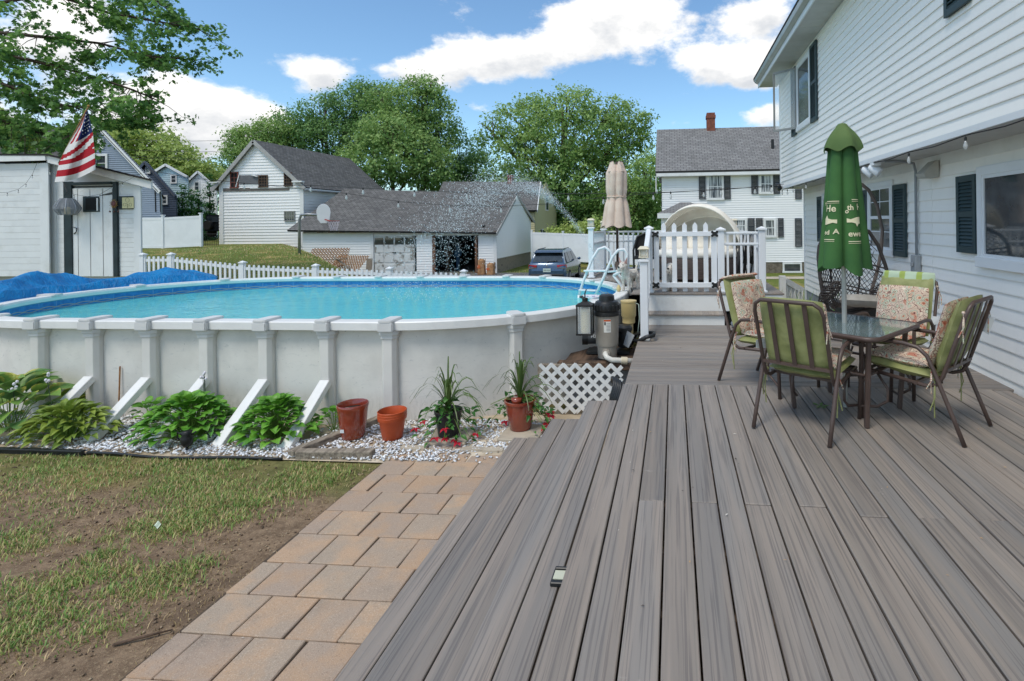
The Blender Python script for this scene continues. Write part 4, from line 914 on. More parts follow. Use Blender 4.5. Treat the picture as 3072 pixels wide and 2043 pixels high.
clump('hosta','big hosta with wide gold edged leaves beside the first brace',(-7.45,5.40,.02),58,.60,.46,.29,LB,4,ysq=.75)
clump('hosta','dense low hosta mound with narrow olive leaves below the big hosta',(-6.50,5.22,.02),210,.46,.24,.135,LS,5,ysq=.62)
clump('green_hosta','bright green leafy mound with white flower buds between two middle braces',(-5.22,5.36,.02),290,.50,.32,.115,LG,6,extra=.05,ysq=.75)
clump('green_hosta','bright green leafy mound right of the fourth brace, near the red pot',(-4.25,5.40,.02),240,.37,.30,.11,LG,7,ysq=.85)
clump('green_hosta','small sparse green plant against pool wall behind the second brace',(-5.98,5.66,.02),22,.22,.20,.11,LG,8,ysq=.6)
clump('green_hosta','few yellow-green leaves low behind the last brace',(-3.74,5.62,.02),22,.2,.16,.10,LG,9,ysq=.7)
# flower stems of the hostas
for (x,y,hh_,lab) in ((-5.15,5.5,.58,'thin stems with white buds rising out of the middle green mound'),(-7.15,5.25,.52,'pale flower spike in front of the big hosta leaves'),(-6.75,5.3,.58,'pale flower spike on the right of the big hosta')):
    t=thing('flower_stems',lab,'flower',(x,y,.02),'hosta flower stems'); r=random.Random(int(x*100))
    for k in range(5 if hh_>.57 and x>-6 else 1):
        ex,ey=x+r.uniform(-.12,.14),y+r.uniform(-.06,.06); hk=hh_*r.uniform(.85,1.1); m=MB(); m.tube([(x+(ex-x)*.3,y,.03),((x+ex)/2,(y+ey)/2,hk*.6),(ex,ey,hk)],.004,4); m.build('stem',plain('dark_stem','#3a4a3a',.6),t)
        m=MB()
        for q in range(5 if x<-6 else 1): m.ell((ex+r.uniform(-.03,.03),ey+r.uniform(-.03,.03),hk+.02*q*(x<-6)+r.uniform(-.01,.02)),(.014,.014,.018),6,4)
        m.build('buds',plain('white_bud','#e6e2ea',.6),t,smooth=True)
t=thing('garden_ornament','small black metal garden stake shaped like a jug in front of green mound','garden stake',(-4.88,4.98,0))
m=MB(); m.tube([(-4.88,4.98,0),(-4.88,4.98,.08)],.012,6); m.lathe([(.03,.08),(.05,.11),(.055,.17),(.035,.2),(.05,.23)],(-4.88,4.98,0),14); m.build('body',BLACKM,t,smooth=True)
m=MB(); m.tube([(-4.93,4.98,.19),(-4.98,4.98,.22),(-4.98,4.98,.16),(-4.93,4.98,.12)],.008,5); m.tube([(-4.83,4.98,.2),(-4.78,4.98,.23)],.008,5); m.build('handle',BLACKM,t,smooth=True)
t=thing('path_light','low round black garden light lying in the gravel between plants','garden light',(-5.55,5.55,.03)); m=MB(); m.lathe([(.07,0),(.085,.05),(.085,.07)],(-5.5,5.6,.02),16); m.build('rim',BLACKM,t,smooth=True); m=MB(); m.ell((-5.5,5.6,.08),(.07,.07,.02),12,6); m.build('lens',plain('smoky_lens','#6a6a62',.2),t,smooth=True)
# pots
GLAZE=mat('red_glazed_ceramic','#7c2e20','#93402a',sc=3,rough=.14,spec=.6,bump=.1,bsc=12,bd=.003,coat=.5); TERRA=mat('orange_plastic','#c4562c','#b04a26',sc=3,rough=.38); SOIL=mat('potting_soil','#3a2b22','#241a14',sc=30,rough=.98,bump=.9,bsc=60,bd=.01)
def potmesh(t,c,prof,m,soil_r,soil_z,name='bowl'):
    b=MB(); b.lathe(prof,c,32,cap=False); b.add([(c[0]+prof[0][0]*math.cos(2*PI*k/32),c[1]+prof[0][0]*math.sin(2*PI*k/32),c[2]+prof[0][1]) for k in range(32)],[tuple(range(31,-1,-1))]); o=b.build(name,m,t,smooth=True,auto=50)
    if soil_r: b=MB(); b.lathe([(.001,soil_z+.012),(soil_r*.5,soil_z+.01),(soil_r,soil_z)],c,20); b.build('soil',SOIL,t,smooth=True)
    return o
c=(-3.40,5.42,.04); t=thing('glazed_pot','tall shiny red brown pot of bare soil beside the last brace','pot',c,'pots by the pool'); potmesh(t,c,[(.105,0),(.115,.02),(.135,.16),(.150,.30),(.158,.345),(.150,.355),(.138,.33),(.13,.28)],GLAZE,.131,.29)
b=MB(); b.bb(-3.452,5.29,.13,-3.412,5.2925,.165); b.v=[(x-.0,y-.013,z) for x,y,z in b.v]; b.build('price_sticker',TAGM,t)
c=(-2.97,5.43,.035); t=thing('nursery_pots','stack of nested bright orange plastic pots between red pot and spiky plant','pot',c,'pots by the pool')
for k in range(3):
    zz=.026*k; b=MB(); pr=[(.095,0),(.1,.005),(.132,.20),(.142,.20),(.146,.235),(.140,.24),(.128,.20),(.12,.16)]; b.lathe([(r_,z_+zz) for r_,z_ in pr],c,28,cap=False)
    for q in range(28): pass
    b.build('pot_shell',TERRA,t,smooth=True,auto=45)
    if k==2: b=MB(); b.lathe([(.001,.225),(.06,.22),(.118,.21)],c,16); b.build('soil',SOIL,t,smooth=True)
SPIKE=leaf_mat('spike_plant_leaf','#4f6b35','#6a8045',None,.4); VINE=leaf_mat('vine_leaf','#2f6428','#578a3e',None,.4); REDF=leaf_mat('red_flower','#c01e34','#d8324a',None,.5,.35)
def spike_plant(c,h,seed,parent):
    r=random.Random(seed); 
    for k in range(38):
        a=r.uniform(0,2*PI); e=r.uniform(.15,1.0); L=h*r.uniform(.7,1.1); b=MB(); d=V(math.cos(a),math.sin(a),0); side=V(-math.sin(a),math.cos(a),0); vs=[]
        for i in range(7):
            f=i/6; up=L*(math.sin(f*PI/2*(1.15-.0*e))*(1-e*.55)+ (1-e)*.0); out=L*e*.85*f**1.2; dr=-L*e*.55*f**2.6
            p=Vector(c)+d*out+V(0,0,up+dr); w=.011*(1-f)**.6+.001
            vs+= [p-side*w,p+side*w+V(0,0,.004)]
        b.add(vs,[(2*i,2*i+1,2*i+3,2*i+2) for i in range(6)]); b.build('spike_leaf',SPIKE,parent,smooth=True)
vl=hosta_leaf(VINE,.5,.1,.3,4); vf=hosta_leaf(REDF,.75,.15,.5,3)
def vines(c,R,n,nf,seed,parent,sides):
    r=random.Random(seed); sb=MB()
    for k in range(n):
        a0=r.choice(sides)+r.uniform(-.6,.6); f=r.random()**.7; p=V(R*f*math.cos(a0),R*f*math.sin(a0)*.8,(.30-.12*f+r.uniform(-.12,.10)-.25*max(0,f-.55)))
        s=r.uniform(.06,.095); inst('vine_leaf',vl,parent,p,(r.uniform(-.6,.8),r.uniform(-.5,.5),a0-PI/2+r.uniform(-.9,.9)),(s,s,s))
        if k%4==0: sb.tube([Vector(c)+V(0,0,.25),Vector(c)+p*.6+V(0,0,.14),Vector(c)+p],.003,4)
    sb.build('stems',STEMM,parent)
    for k in range(nf):
        a0=r.choice(sides)+r.uniform(-.5,.5); f=r.uniform(.75,1.05); p=V(R*f*math.cos(a0),R*f*math.sin(a0)*.8-.02,.16-.15*r.random())
        for q in range(5): s=r.uniform(.045,.06); inst('petal',vf,parent,p,(r.uniform(.1,.5),0,q*1.257+r.random()*.3),(s,s,s))
c=(-2.38,5.48,.06); t=thing('spike_planter','black nursery pot with spiky dracaena and red trailing flowers','potted plant',c,'spiky planters'); potmesh(t,c,[(.1,0),(.105,.01),(.135,.24),(.142,.24),(.145,.265),(.135,.265),(.125,.23)],BLACKP,.127,.235); spike_plant((c[0],c[1],c[2]+.26),.62,3,t); vines(c,.34,120,9,5,t,(-2.2,-.6,2.6,.3,-1.4))
c=(-1.67,5.70,.06); t=thing('spike_planter','red glazed pot with spiky dracaena and red trailing flowers near lattice','potted plant',c,'spiky planters'); potmesh(t,c,[(.105,0),(.115,.01),(.15,.2),(.16,.285),(.172,.29),(.172,.315),(.155,.315),(.145,.27)],GLAZE,.148,.275); spike_plant((c[0],c[1],c[2]+.30),.6,8,t)
t2=vines((c[0],c[1],c[2]+.06),.36,110,9,9,t,(.2,-.3,2.9,.5))
b=MB(); b.lathe([(.05,.0),(.06,.07)],(c[0]-.03,c[1]-.03,c[2]+.27),14); b.build('inner_pot',GLAZE,t,smooth=True)
# ------------------------------------------------------------------ grass tufts on the bare yard
def field(x,y):
    f=np.sin(x*2.3+1.7)*np.sin(y*3.1+.4)+.7*np.sin(x*4.9+y*3.7)+.5*np.sin(x*8.1-y*6.3+2)
    return f
def blades(n,sel,h0,h1_,w,mt_list,seed,name,label):
    r=np.random.RandomState(seed); X,Y=sel(r,n); n=len(X)
    a=r.uniform(0,2*PI,n); L=r.uniform(h0,h1_,n); bend=r.uniform(.25,1.1,n)*L; ww=w*r.uniform(.6,1.3,n)
    dx,dy=np.cos(a),np.sin(a); sx,sy=-dy*ww,dx*ww
    Z=hgt(X,Y)
    P=[]
    for f,g in ((0,1),(.55,.8),(1,0)):
        ox=dx*bend*f**2; oy=dy*bend*f**2; oz=L*f*(1-.25*f*bend/L)
        if g: P+= [np.stack([X+ox-sx*g,Y+oy-sy*g,Z+oz],1),np.stack([X+ox+sx*g,Y+oy+sy*g,Z+oz],1)]
        else: P+= [np.stack([X+ox,Y+oy,Z+oz],1)]
    vs=np.stack(P,1).reshape(-1,3)
    o=bpy.data.objects.new(name,arr_mesh(name,vs,5,[(0,1,3,2),(2,3,4)],None,mi=r.choice(len(mt_list),n),mats=mt_list)); COL.objects.link(o); return tag(o,label,'grass',kind='stuff')
GR=[leaf_mat('grass_a','#8cac56','#8cac56'),leaf_mat('grass_b','#bcbc74','#bcbc74'),leaf_mat('grass_c','#72984c','#72984c')]; DRY=[leaf_mat('straw_a','#cdb486','#cdb486'),leaf_mat('straw_b','#a38c66','#a38c66')]
TUFTS=[(gz(x,y,0),s) for x,y,s in ((300,1715,.16),(370,1720,.12),(220,1740,.10),(430,1760,.14),(520,1760,.16),(480,1730,.15),(560,1700,.12),(400,1790,.10),(620,1690,.08),(290,1890,.17),(60,1920,.22),(130,1800,.2),(40,1780,.2),(330,1660,.1),(280,1680,.12),(90,1640,.1),(60,1610,.16),(20,1650,.18),(160,1770,.12),(100,1860,.18),(420,1580,.12),(470,1600,.15),(540,1590,.16),(610,1520,.2),(680,1500,.25),(600,1560,.2),(740,1520,.15),(700,1560,.14),(860,1470,.2),(940,1450,.18),(1000,1430,.15),(770,1500,.14),(225,1625,.05),(320,1620,.06),(560,1460,.35),(640,1480,.3),(520,1560,.2),(20,1900,.16),(240,1840,.08),(330,1780,.1))]
def sel_near(r,n):
    ps=[];
    for p,s in TUFTS:
        k=int(n*.55*(s/.15)**1.6/len(TUFTS)); ps.append(np.stack([r.normal(p.x,s*.62,k),r.normal(p.y,s*.5,k)],1))
    a=np.concatenate(ps); x=r.uniform(-9.5,-2.75,n); y=4.86-np.abs(r.normal(0,.62,n)); keep=(field(x,y)>-.75+.9*r.rand(n)*(4.86-y))&(x<-2.9-.35*r.rand(n)); b=np.stack([x,y],1)[keep]
    q=np.concatenate([a,b]); q=q[(q[:,0]<-2.85)&(q[:,1]<4.85)]; return q[:,0],q[:,1]
blades(24000,sel_near,.014,.05,.0032,GR+[DRY[0]],21,'grass','patchy green grass on the worn yard left of the pavers')
def sel_dry(r,n):
    x=r.uniform(-8.5,-2.76,n); y=r.uniform(.6,4.86,n); k=field(x*1.3+1,y*1.4)>-.6+1.2*r.rand(n); return x[k],y[k]
blades(42000,sel_dry,.006,.03,.0022,DRY,22,'dry_grass','flattened straw coloured dry grass on bare soil')
def sel_far(r,n):
    x=r.uniform(-26,-3,n); y=12.2+r.rand(n)**1.4*22; return x,y
blades(26000,sel_far,.04,.1,.012,[GR[1],GR[0],DRY[0]],23,'lawn_grass','green and tan lawn sloping up to the barn')
r=np.random.RandomState(44); n=7000; X=r.uniform(-8.5,-2.78,n); Y=r.uniform(.8,4.8,n); k=(field(X,Y)<.6)|(r.rand(n)<.3); X,Y=X[k],Y[k]; n=len(X); s=r.uniform(.003,.011,n)**1.0
oc=np.array([[1,0,0],[0,1,0],[-1,0,0],[0,-1,0],[0,0,.8],[0,0,-.8]],float); vs=np.stack([X,Y,s*.3+.002],1)[:,None,:]+(oc[None]+(r.rand(n,6,3)-.5)*.7)*s[:,None,None]
o=inst('soil_crumbs',arr_mesh('soil_crumbs',vs.reshape(-1,3),6,GF,None,mi=r.choice(3,n),mats=[plain('soil_crumb','#7d6a56',.95),plain('soil_crumb_dark','#5d4d40',.95),plain('soil_crumb_pale','#a8957c',.95)])); tag(o,'loose crumbs of brown soil on the worn yard','soil',kind='stuff')
for i,(x,y,L,a) in enumerate(((430,1918,.26,.5),(700,1905,.0,0))):
    if L: p=gz(x,y,0); b=MB(); b.tube([p+V(-L/2*math.cos(a),-L/2*math.sin(a),.012),p+V(.02,.0,.02),p+V(L/2*math.cos(a),L/2*math.sin(a),.014)],[.009,.008,.004],6); tag(b.build('fallen_stick',WOODB,smooth=True),'short dark fallen stick on bare soil near pavers','stick')
p=gz(472,1590,.0); b=MB(); b.grid(lambda u,v:(p.x+(u-.5)*.035,p.y+(v-.5)*.03,.03+.02*v+.012*math.sin(u*5)),6,5); tag(b.build('paper_scrap',plain('pale_scrap','#cfdcc6',.7),solid=.002),'small pale scrap lying in the grass','litter')
# ------------------------------------------------------------------ pump, filter and clutter at the end of the pool
TANB=mat('filter_tan','#a9a196','#9d958a',sc=3,rough=.42,dirt=.15,dcol=lin('#6d665c'),dsc=3); FB=.60
pf=thing('pump_platform','rough timber platform carrying the pool pump beside the deck','platform',(-.95,6.7,0))
b=MB(); b.bb(-1.42,6.42,.5,-.48,6.52,.595); b.build('timber',WOODB,pf,bevel=.01); b=MB(); b.bb(-1.35,6.53,.5,-.48,7.3,.585); b.build('timber',WOODB,pf,bevel=.01); b=MB(); b.bb(-1.35,6.55,0,-.5,7.25,.5); b.build('block_base',CONCG,pf)
b=MB(); b.bar((-1.64,6.36,.5),(-1.1,6.36,.5),.05,.17); tag(b.build('timber_plank',WOODG,bevel=.008),'weathered plank end sticking out behind the white lattice','plank')
cx,cy=gy(1822,1060,6.62).x,6.62; t=thing('pool_filter','tall tan cartridge pool filter with ribbed black lid and warning label','pool filter',(cx,cy,FB))
b=MB(); b.lathe([(.10,0),(.115,.01),(.125,.16),(.135,.165),(.138,.19),(.148,.52),(.15,.535)],(cx,cy,FB),32); b.build('tank',TANB,t,smooth=True,auto=40)
b=MB(); b.lathe([(.16,.53),(.165,.535),(.165,.575),(.158,.58)],(cx,cy,FB),32); b.build('clamp_ring',BLACKP,t,smooth=True,auto=40)
b=MB(); b.lathe([(.152,.575),(.162,.60),(.155,.665),(.135,.70),(.098,.715),(.092,.77),(.07,.785),(.001,.788)],(cx,cy,FB),32)
lid=b.build('lid',BLACKP,t,smooth=True,auto=35)
rb=MB(); rb.bb(.148,-.011,.60,.170,.011,.665); RM=rb.mesh('lid_rib',BLACKP,bevel=.004)
for k in range(20): inst('lid_rib',RM,lid,(0,0,0),(0,0,k*2*PI/20))
b=MB(); b.box((cx-.01,cy-.166,FB+.555),(.05,.02,.03)); b.build('clamp_knob',BLACKP,t)
def decal(t,th0,th1,z0,z1,R0,R1,m,name,off=.0015):
    b=MB(); b.grid(lambda u,v:(cx+(R0+(R1-R0)*v+off)*math.cos(th0+(th1-th0)*u),cy+(R0+(R1-R0)*v+off)*math.sin(th0+(th1-th0)*u),FB+z0+(z1-z0)*v),8,2); return b.build(name,m,t,smooth=True)
tf=math.atan2(-cy,-cx)
lb=decal(t,tf-.27,tf+.32,.34,.50,.1425,.1475,plain('label_paper','#e4e2da',.5),'warning_label'); decal(t,tf-.26,tf+.31,.475,.495,.1468,.147,plain('label_orange','#d8602c',.5),'label_band',.003)
for k in range(6): decal(t,tf-.05+.0*k,tf+.27,.36+.017*k,.365+.017*k,.143+.0005*k,.143+.0005*k,plain('label_print','#8a8c8e',.6),'label_print',.0032)
decal(t,tf-.22,tf-.10,.43,.468,.1455,.1465,plain('label_ink','#2a2c30',.6),'label_symbol',.003)
PVC=mat('white_pvc','#dedbd2',rough=.35,var=.06)
b=MB(); b.tube([(cx+.0,cy-.11,FB+.09),(cx+.0,cy-.19,FB+.09),(cx+.02,cy-.22,FB+.06),(cx+.08,cy-.22,FB+.03),(cx+.36,cy-.16,FB+.005)],.032,12); b.build('outlet_pipe',PVC,t,smooth=True); b=MB(); b.tube([(cx+.19,cy-.198,FB+.02),(cx+.26,cy-.183,FB+.014)],.045,10); b.build('union',mat('cream_fitting','#d8cbb0',rough=.4),t,smooth=True,auto=40); b=MB(); b.tube([(cx,cy-.10,FB+.09),(cx,cy-.155,FB+.09)],.05,12); b.build('outlet_collar',TANB,t,smooth=True,auto=40)
pu=gy(1880,1030,7.0); t=thing('pool_pump','black pool pump with motor and strainer behind the filter','pump',(pu.x,7.0,FB))
b=MB(); b.lathe([(.09,0),(.095,.02),(.085,.2),(.10,.21),(.10,.25),(.07,.28),(.001,.285)],(pu.x-.02,6.98,FB+.06),20); b.build('strainer',BLACKP,t,smooth=True,auto=40)
b=MB(); b.tube([(pu.x-.50,6.86,FB+.20),(pu.x-.12,6.93,FB+.20)],.085,16); b.build('motor',mat('motor_grey','#4a4d50',rough=.45),t,smooth=True,auto=40); b=MB(); b.tube([(pu.x-.56,6.85,FB+.20),(pu.x-.49,6.862,FB+.20)],.095,16); b.build('motor_cap',BLACKP,t,smooth=True,auto=40)
pv,pf_=text_mesh('H2',.055,.001); b=MB(); q=V(pu.x-.40,6.77,FB+.215); b.add([q+V(x,0,z) for x,z,_ in pv],pf_); b.build('motor_lettering',TAGM,t)
b=MB(); b.bb(pu.x-.5,6.8,FB,pu.x+.05,7.05,FB+.03); b.build('foot_plate',BLACKP,t)
b=MB(); b.add([(pu.x+.02,6.84,FB+.28),(pu.x+.12,6.76,FB+.24),(pu.x+.05,6.72,FB+.1),(pu.x-.02,6.8,FB+.12),(pu.x+.06,6.86,FB+.20)],[(0,1,2,3),(0,4,1)]); b.build('clear_cover',plain('milky_plastic','#a9adb0',.25,Alpha=.7),t,solid=.006)
CREAMPL=mat('yellowed_plastic','#d3bd86','#c4ac74',sc=4,rough=.4)
kx=gy(1886,960,7.2).x; t=thing('chlorine_feeder','yellowed plastic chlorine feeder canister behind the filter','chlorinator',(kx,7.2,FB))
b=MB(); b.lathe([(.075,.32),(.085,.33),(.085,.40),(.098,.42),(.102,.60),(.108,.605),(.108,.625),(.001,.635)],(kx,7.2,FB),24); b.lathe([(.06,0),(.06,.32)],(kx,7.2,FB),12); b.build('canister',CREAMPL,t,smooth=True,auto=40)
b=MB(); b.tube([(kx+.08,7.17,FB+.6),(kx+.14,7.15,FB+.58),(kx+.15,7.12,FB+.4),(kx+.12,7.08,FB+.15)],.007,6); b.build('tubing',plain('clear_tubing','#9fb0a8',.2),t,smooth=True)
b=MB(); b.tube([(pu.x+.06,6.92,FB+.16),(pu.x+.16,6.87,FB+.15),(-.36,6.80,DZ+.06),(-.27,6.83,DZ+.075),(-.26,6.95,DZ+.08),(-.40,7.05,DZ+.07),(-.52,7.12,DZ+.02),(-.6,7.2,.6)],.026,10); tag(b.build('pool_hose',BLACKP,smooth=True),'black ribbed pool hose curling around the foot of the newel post','hose')
lx,ly=gy(1756,990,6.42).x,6.42; zb=gy(1756,1002,6.42).z; t=thing('candle_lantern','black framed lantern with cream candle hung in front of the pool rail','lantern',(lx,ly,zb)); b=MB(); w=.085; h=.36
for i in (-1,1):
    for j in (-1,1): b.bb(lx+i*w-.008,ly+j*w-.008,zb,lx+i*w+.008,ly+j*w+.008,zb+h)
for zz in (zb,zb+h-.02): b.bb(lx-w-.012,ly-w-.012,zz,lx+w+.012,ly+w+.012,zz+.02)
b.build('frame',BLACKM,t); b=MB(); b.add([(lx-w,ly-w,zb+h),(lx+w,ly-w,zb+h),(lx+w,ly+w,zb+h),(lx-w,ly+w,zb+h),(lx-.03,ly-.03,zb+h+.035),(lx+.03,ly-.03,zb+h+.035),(lx+.03,ly+.03,zb+h+.035),(lx-.03,ly+.03,zb+h+.035)],[(0,1,5,4),(1,2,6,5),(2,3,7,6),(3,0,4,7),(4,5,6,7)]); b.lathe([(.035,.035),(.035,.07),(.03,.075)],(lx,ly,zb+h),14); b.tube([(lx,ly,zb+h+.07),(lx,ly,zb+h+.13),(lx,ly+.10,zb+h+.16)],.008,6); b.build('top',BLACKM,t)
b=MB(); b.lathe([(.055,0),(.055,.29),(.04,.30),(.001,.29)],(lx,ly,zb+.02),20); b.build('candle',plain('cream_wax','#d8cba4',.5),t,smooth=True,auto=40)
for s in (-1,1): b=MB(); b.bb(lx-w,ly+s*w-.001,zb+.02,lx+w,ly+s*w+.001,zb+h-.02); b.build('glass',CLEAR,t)
# lattice panel
lat=thing('lattice_screen','white diagonal lattice panel in front of the pump platform','lattice',(-1.2,6.3,0)); L0,L1,Z0,Z1=-1.6,-.62,.03,.605; s_=.142; w_=.044
def clipbar(x0,z0,dx,dz):
    t0,t1=-9,9
    for a,d,lo,hi in ((x0,dx,L0,L1),(z0,dz,Z0,Z1)):
        ta,tb_=(lo-a)/d,(hi-a)/d; t0=max(t0,min(ta,tb_)); t1=min(t1,max(ta,tb_))
    return t0,t1
for sg,yy in ((1,6.292),(-1,6.285)):
    for k in range(-20,30):
        x0=L0+k*s_; t0,t1=clipbar(x0,Z0,sg*.7071,.7071)
        if t1-t0>.05: b=MB(); b.bar((x0+sg*.7071*t0,yy,Z0+.7071*t0),(x0+sg*.7071*t1,yy,Z0+.7071*t1),.006,w_,(sg*-.7071,0,.7071)); b.build('lattice_strip',TRIM,lat)
# coiled hose hanging at deck end
t=thing('hose_coil','coil of black hose hanging at the end of the deck by the lattice','hose',(-.55,5.6,.3)); b=MB()
for k in range(5): b.tube([(-.56-.02*k+.02*math.cos(a*3),5.42+.10*k*.3+.12*math.cos(a),.42+.25*math.sin(a)) for a in np.linspace(0,2*PI,20,endpoint=False)],.016,7,closed=True)
b.build('coils',BLACKP,t,smooth=True); b=MB(); b.box((-.55,5.36,.30),(.05,.07,.02)); b.build('nozzle',plain('pale_yellow_plastic','#d6cf9a',.5),t,bevel=.004)
# paddle board on the rail
p=gz(1785,890,1.22); t=thing('swim_paddle','round white and blue swim paddle lying across the pool edge','paddle',(p.x,p.y,1.2)); b=MB(); b.lathe([(.13,0),(.15,.008),(.15,.022),(.13,.028),(.001,.03)],(0,0,0),28); M=Matrix.Translation((p.x,p.y,1.215))@Euler((rad(-4),rad(3),.2)).to_matrix().to_4x4()@Matrix.Diagonal((1.25,.8,1,1)); b.v=[tuple(M@Vector(v)) for v in b.v]
def paddle_mat():
    t_=NT('printed_paddle'); v=t_.co(rnd=False); n=t_.noise(v,9,2,.5,2.5); c=t_.mix(t_.rng(n,.48,.52),lin('#e6e4ea'),lin('#b9b4cc')); sp=t_.n('ShaderNodeSeparateXYZ'); t_.l(v,sp.inputs[0]); c=t_.mix(t_.rng(sp.outputs[2],.022,.026),lin('#3f57b0'),c); return t_.fin(c,.4)
b.build('blade',paddle_mat(),t,smooth=True,auto=40); b=MB(); b.tube([M@V(-.13,-.02,.01),M@V(-.17,-.09,.0),M@V(-.13,-.16,-.01)],.014,8); b.build('handle',BLACKP,t,smooth=True)
t=thing('skimmer_bottle','small cream float standing on the pool rail','pool float',gz(1856,872,1.18)); q=gz(1856,874,1.185); b=MB(); b.lathe([(.02,0),(.035,.02),(.035,.06),(.02,.08),(.02,.1),(.001,.105)],tuple(q),12); b.build('body',CREAMPL,t,smooth=True)
# ------------------------------------------------------------------ pool ladder
lad=thing('pool_ladder','white plastic A-frame pool ladder with looped handrails','ladder',(-1.25,9.2,.95)); LPL=mat('ladder_plastic','#dfe2e4',rough=.35,var=.05)
for (pts,yb) in (([(1737,885),(1752,838),(1775,780),(1795,748),(1815,741),(1833,755),(1838,790),(1845,810)],9.35),([(1787,885),(1812,830),(1838,770),(1855,750),(1872,748),(1882,760),(1880,790),(1862,815),(1840,826)],8.95)):
    b=MB(); q=[gy(x,y,yb+.0*i) for i,(x,y) in enumerate(pts)]; b.tube(q,.024,8); 
    b.tube([q[0],q[0]+V(-.05,0,-.6)],.024,8); b.tube([q[-1],q[-1]+V(.25,.15,-.35)],.022,8); b.build('handrail',LPL,lad,smooth=True)
for (x0,y0,x1,y1) in ((1760,815,1838,812),(1768,800,1845,800)): pass
b=MB(); a=gy(1757,812,9.35); c=gy(1822,812,8.95); b.bar(a,c,.10,.03); b.build('platform_step',LPL,lad,bevel=.006)
b=MB(); a=gy(1830,815,9.35); c=gy(1862,812,8.95); b.bar(a,c,.10,.03); b.build('platform_step',LPL,lad,bevel=.006)
for k in range(2): b=MB(); a=gy(1740,870+22*k,9.35); c=gy(1790,872+22*k,8.95); b.bar(a,c,.07,.025); b.build('tread',LPL,lad,bevel=.006)
# ------------------------------------------------------------------ pool cover heap
def tarp_mat():
    t_=NT('blue_tarp'); c=t_.mix(t_.rng(t_.noise(t_.co(),4,4),.35,.7),lin('#0a84c4'),lin('#036cab')); t_.bump(t_.noise(t_.co((1,2.2,1)),7,5,.6,1.2),.9,.05); return t_.fin(c,.42,0,.3)
tp=thing('pool_cover','crumpled shiny blue pool cover heaped along the far rail','pool cover',(-9.6,10.2,1.1))
r_=random.Random(5); NZ=[(r_.uniform(2,9),r_.uniform(2,9),r_.uniform(0,6),r_.uniform(.3,1)) for _ in range(12)]
def heap(u,v):
    s=2*Ls+HALF+1.8+u*(HALF*.6); p,n=outl(2.52,s); n=Vector((n[0],n[1],0)); p=Vector((p[0],p[1],0))
    d=.125+v*.95; env=math.sin(PI*min(1,max(0,v)))**.6; e2=(min(1,u*7)*min(1,(1-u)*5))**.6
    w=sum(a*math.sin(fx*u*2.2+fy*v*1.3+ph) for fx,fy,ph,a in NZ)/5
    z=RZ+.015+env*e2*(.25+.11*w-.13*abs(math.sin(u*9+v*4))-.05*abs(math.sin(u*21-v*7))+.10*math.sin(u*7+1)**2)-.4*max(0,v-.75)*4*(RZ*.3)
    if v<.12: z=RZ+.012-.10*(1-v/.12)*(.4+.6*abs(math.sin(u*14)))*(.6)
    return p+n*(d+.03*math.sin(u*23+v*6))+V(0,0,z)
b=MB(); b.grid(heap,150,34); b.build('sheet',tarp_mat(),tp,smooth=True,solid=.004)
# ------------------------------------------------------------------ things on the raised deck
BEIGE=mat('beige_canvas','#d8c4b4','#cbb5a4',sc=4,rough=.9,bump=.3,bsc=40); bp=gz(1853,820,UZ)
t=thing('beige_umbrella','tall folded beige umbrella tied shut on the raised deck','umbrella',bp); TZ=gy(1853,488,bp.y).z; BZ=gy(1853,680,bp.y).z
b=MB(); b.tube([bp,(bp.x,bp.y,TZ)],.026,10); b.build('pole',BRONZE,t,smooth=True)
def bsurf(u,v):
    th=u*2*PI; z=TZ-.05+(BZ-TZ+.05)*v; 
    R=.185+.04*math.sin(v*PI*.9) if v<.5 else .185+.04*math.sin(v*PI*.9)
    R=.225+.02*v-.03*math.exp(-((v-.52)/.07)**2)+.09*max(0,v-.55)/.45-.10*max(0,.12-v)/.12
    R*=(.74+.26*abs(math.cos(3.5*th+.4+.8*v))**.6); z+=.05*math.cos(7*th)*max(0,v-.85)/.15*.5
    return (bp.x+R*math.cos(th),bp.y+R*math.sin(th),z)
b=MB(); b.grid(bsurf,112,24,True); b.build('canopy',BEIGE,t,smooth=True)
for k in range(5):
    a=k*1.2566-.9; px_,py_=bp.x+.12*math.cos(a),bp.y+.12*math.sin(a); b=MB(); b.grid(lambda u,v:(px_+(.025+.075*v**1.3*(1+.12*math.cos(6*u*2*PI)))*math.cos(u*2*PI),py_+(.025+.075*v**1.3*(1+.12*math.cos(6*u*2*PI)))*math.sin(u*2*PI),TZ+.02-.22*v),24,6,True); b.build('vent_flap',BEIGE,t,smooth=True); b=MB(); b.lathe([(.03,0),(.035,.012),(.001,.02)],(px_,py_,TZ+.015),10); b.build('finial',BRONZE,t,smooth=True)
b=MB(); R=.205; zz=TZ+(BZ-TZ)*.53; b.tube([(bp.x+R*math.cos(a),bp.y+R*math.sin(a),zz+.01*math.sin(a)) for a in np.linspace(0,2*PI,24,endpoint=False)],.014,6,closed=True); b.build('tie_strap',BEIGE,t,smooth=True)
b=MB(); b.lathe([(.28,0),(.29,.03),(.2,.09),(.06,.13),(.05,.25)],tuple(bp),24); b.build('base',mat('brown_base','#4a403c',rough=.6),t,smooth=True)
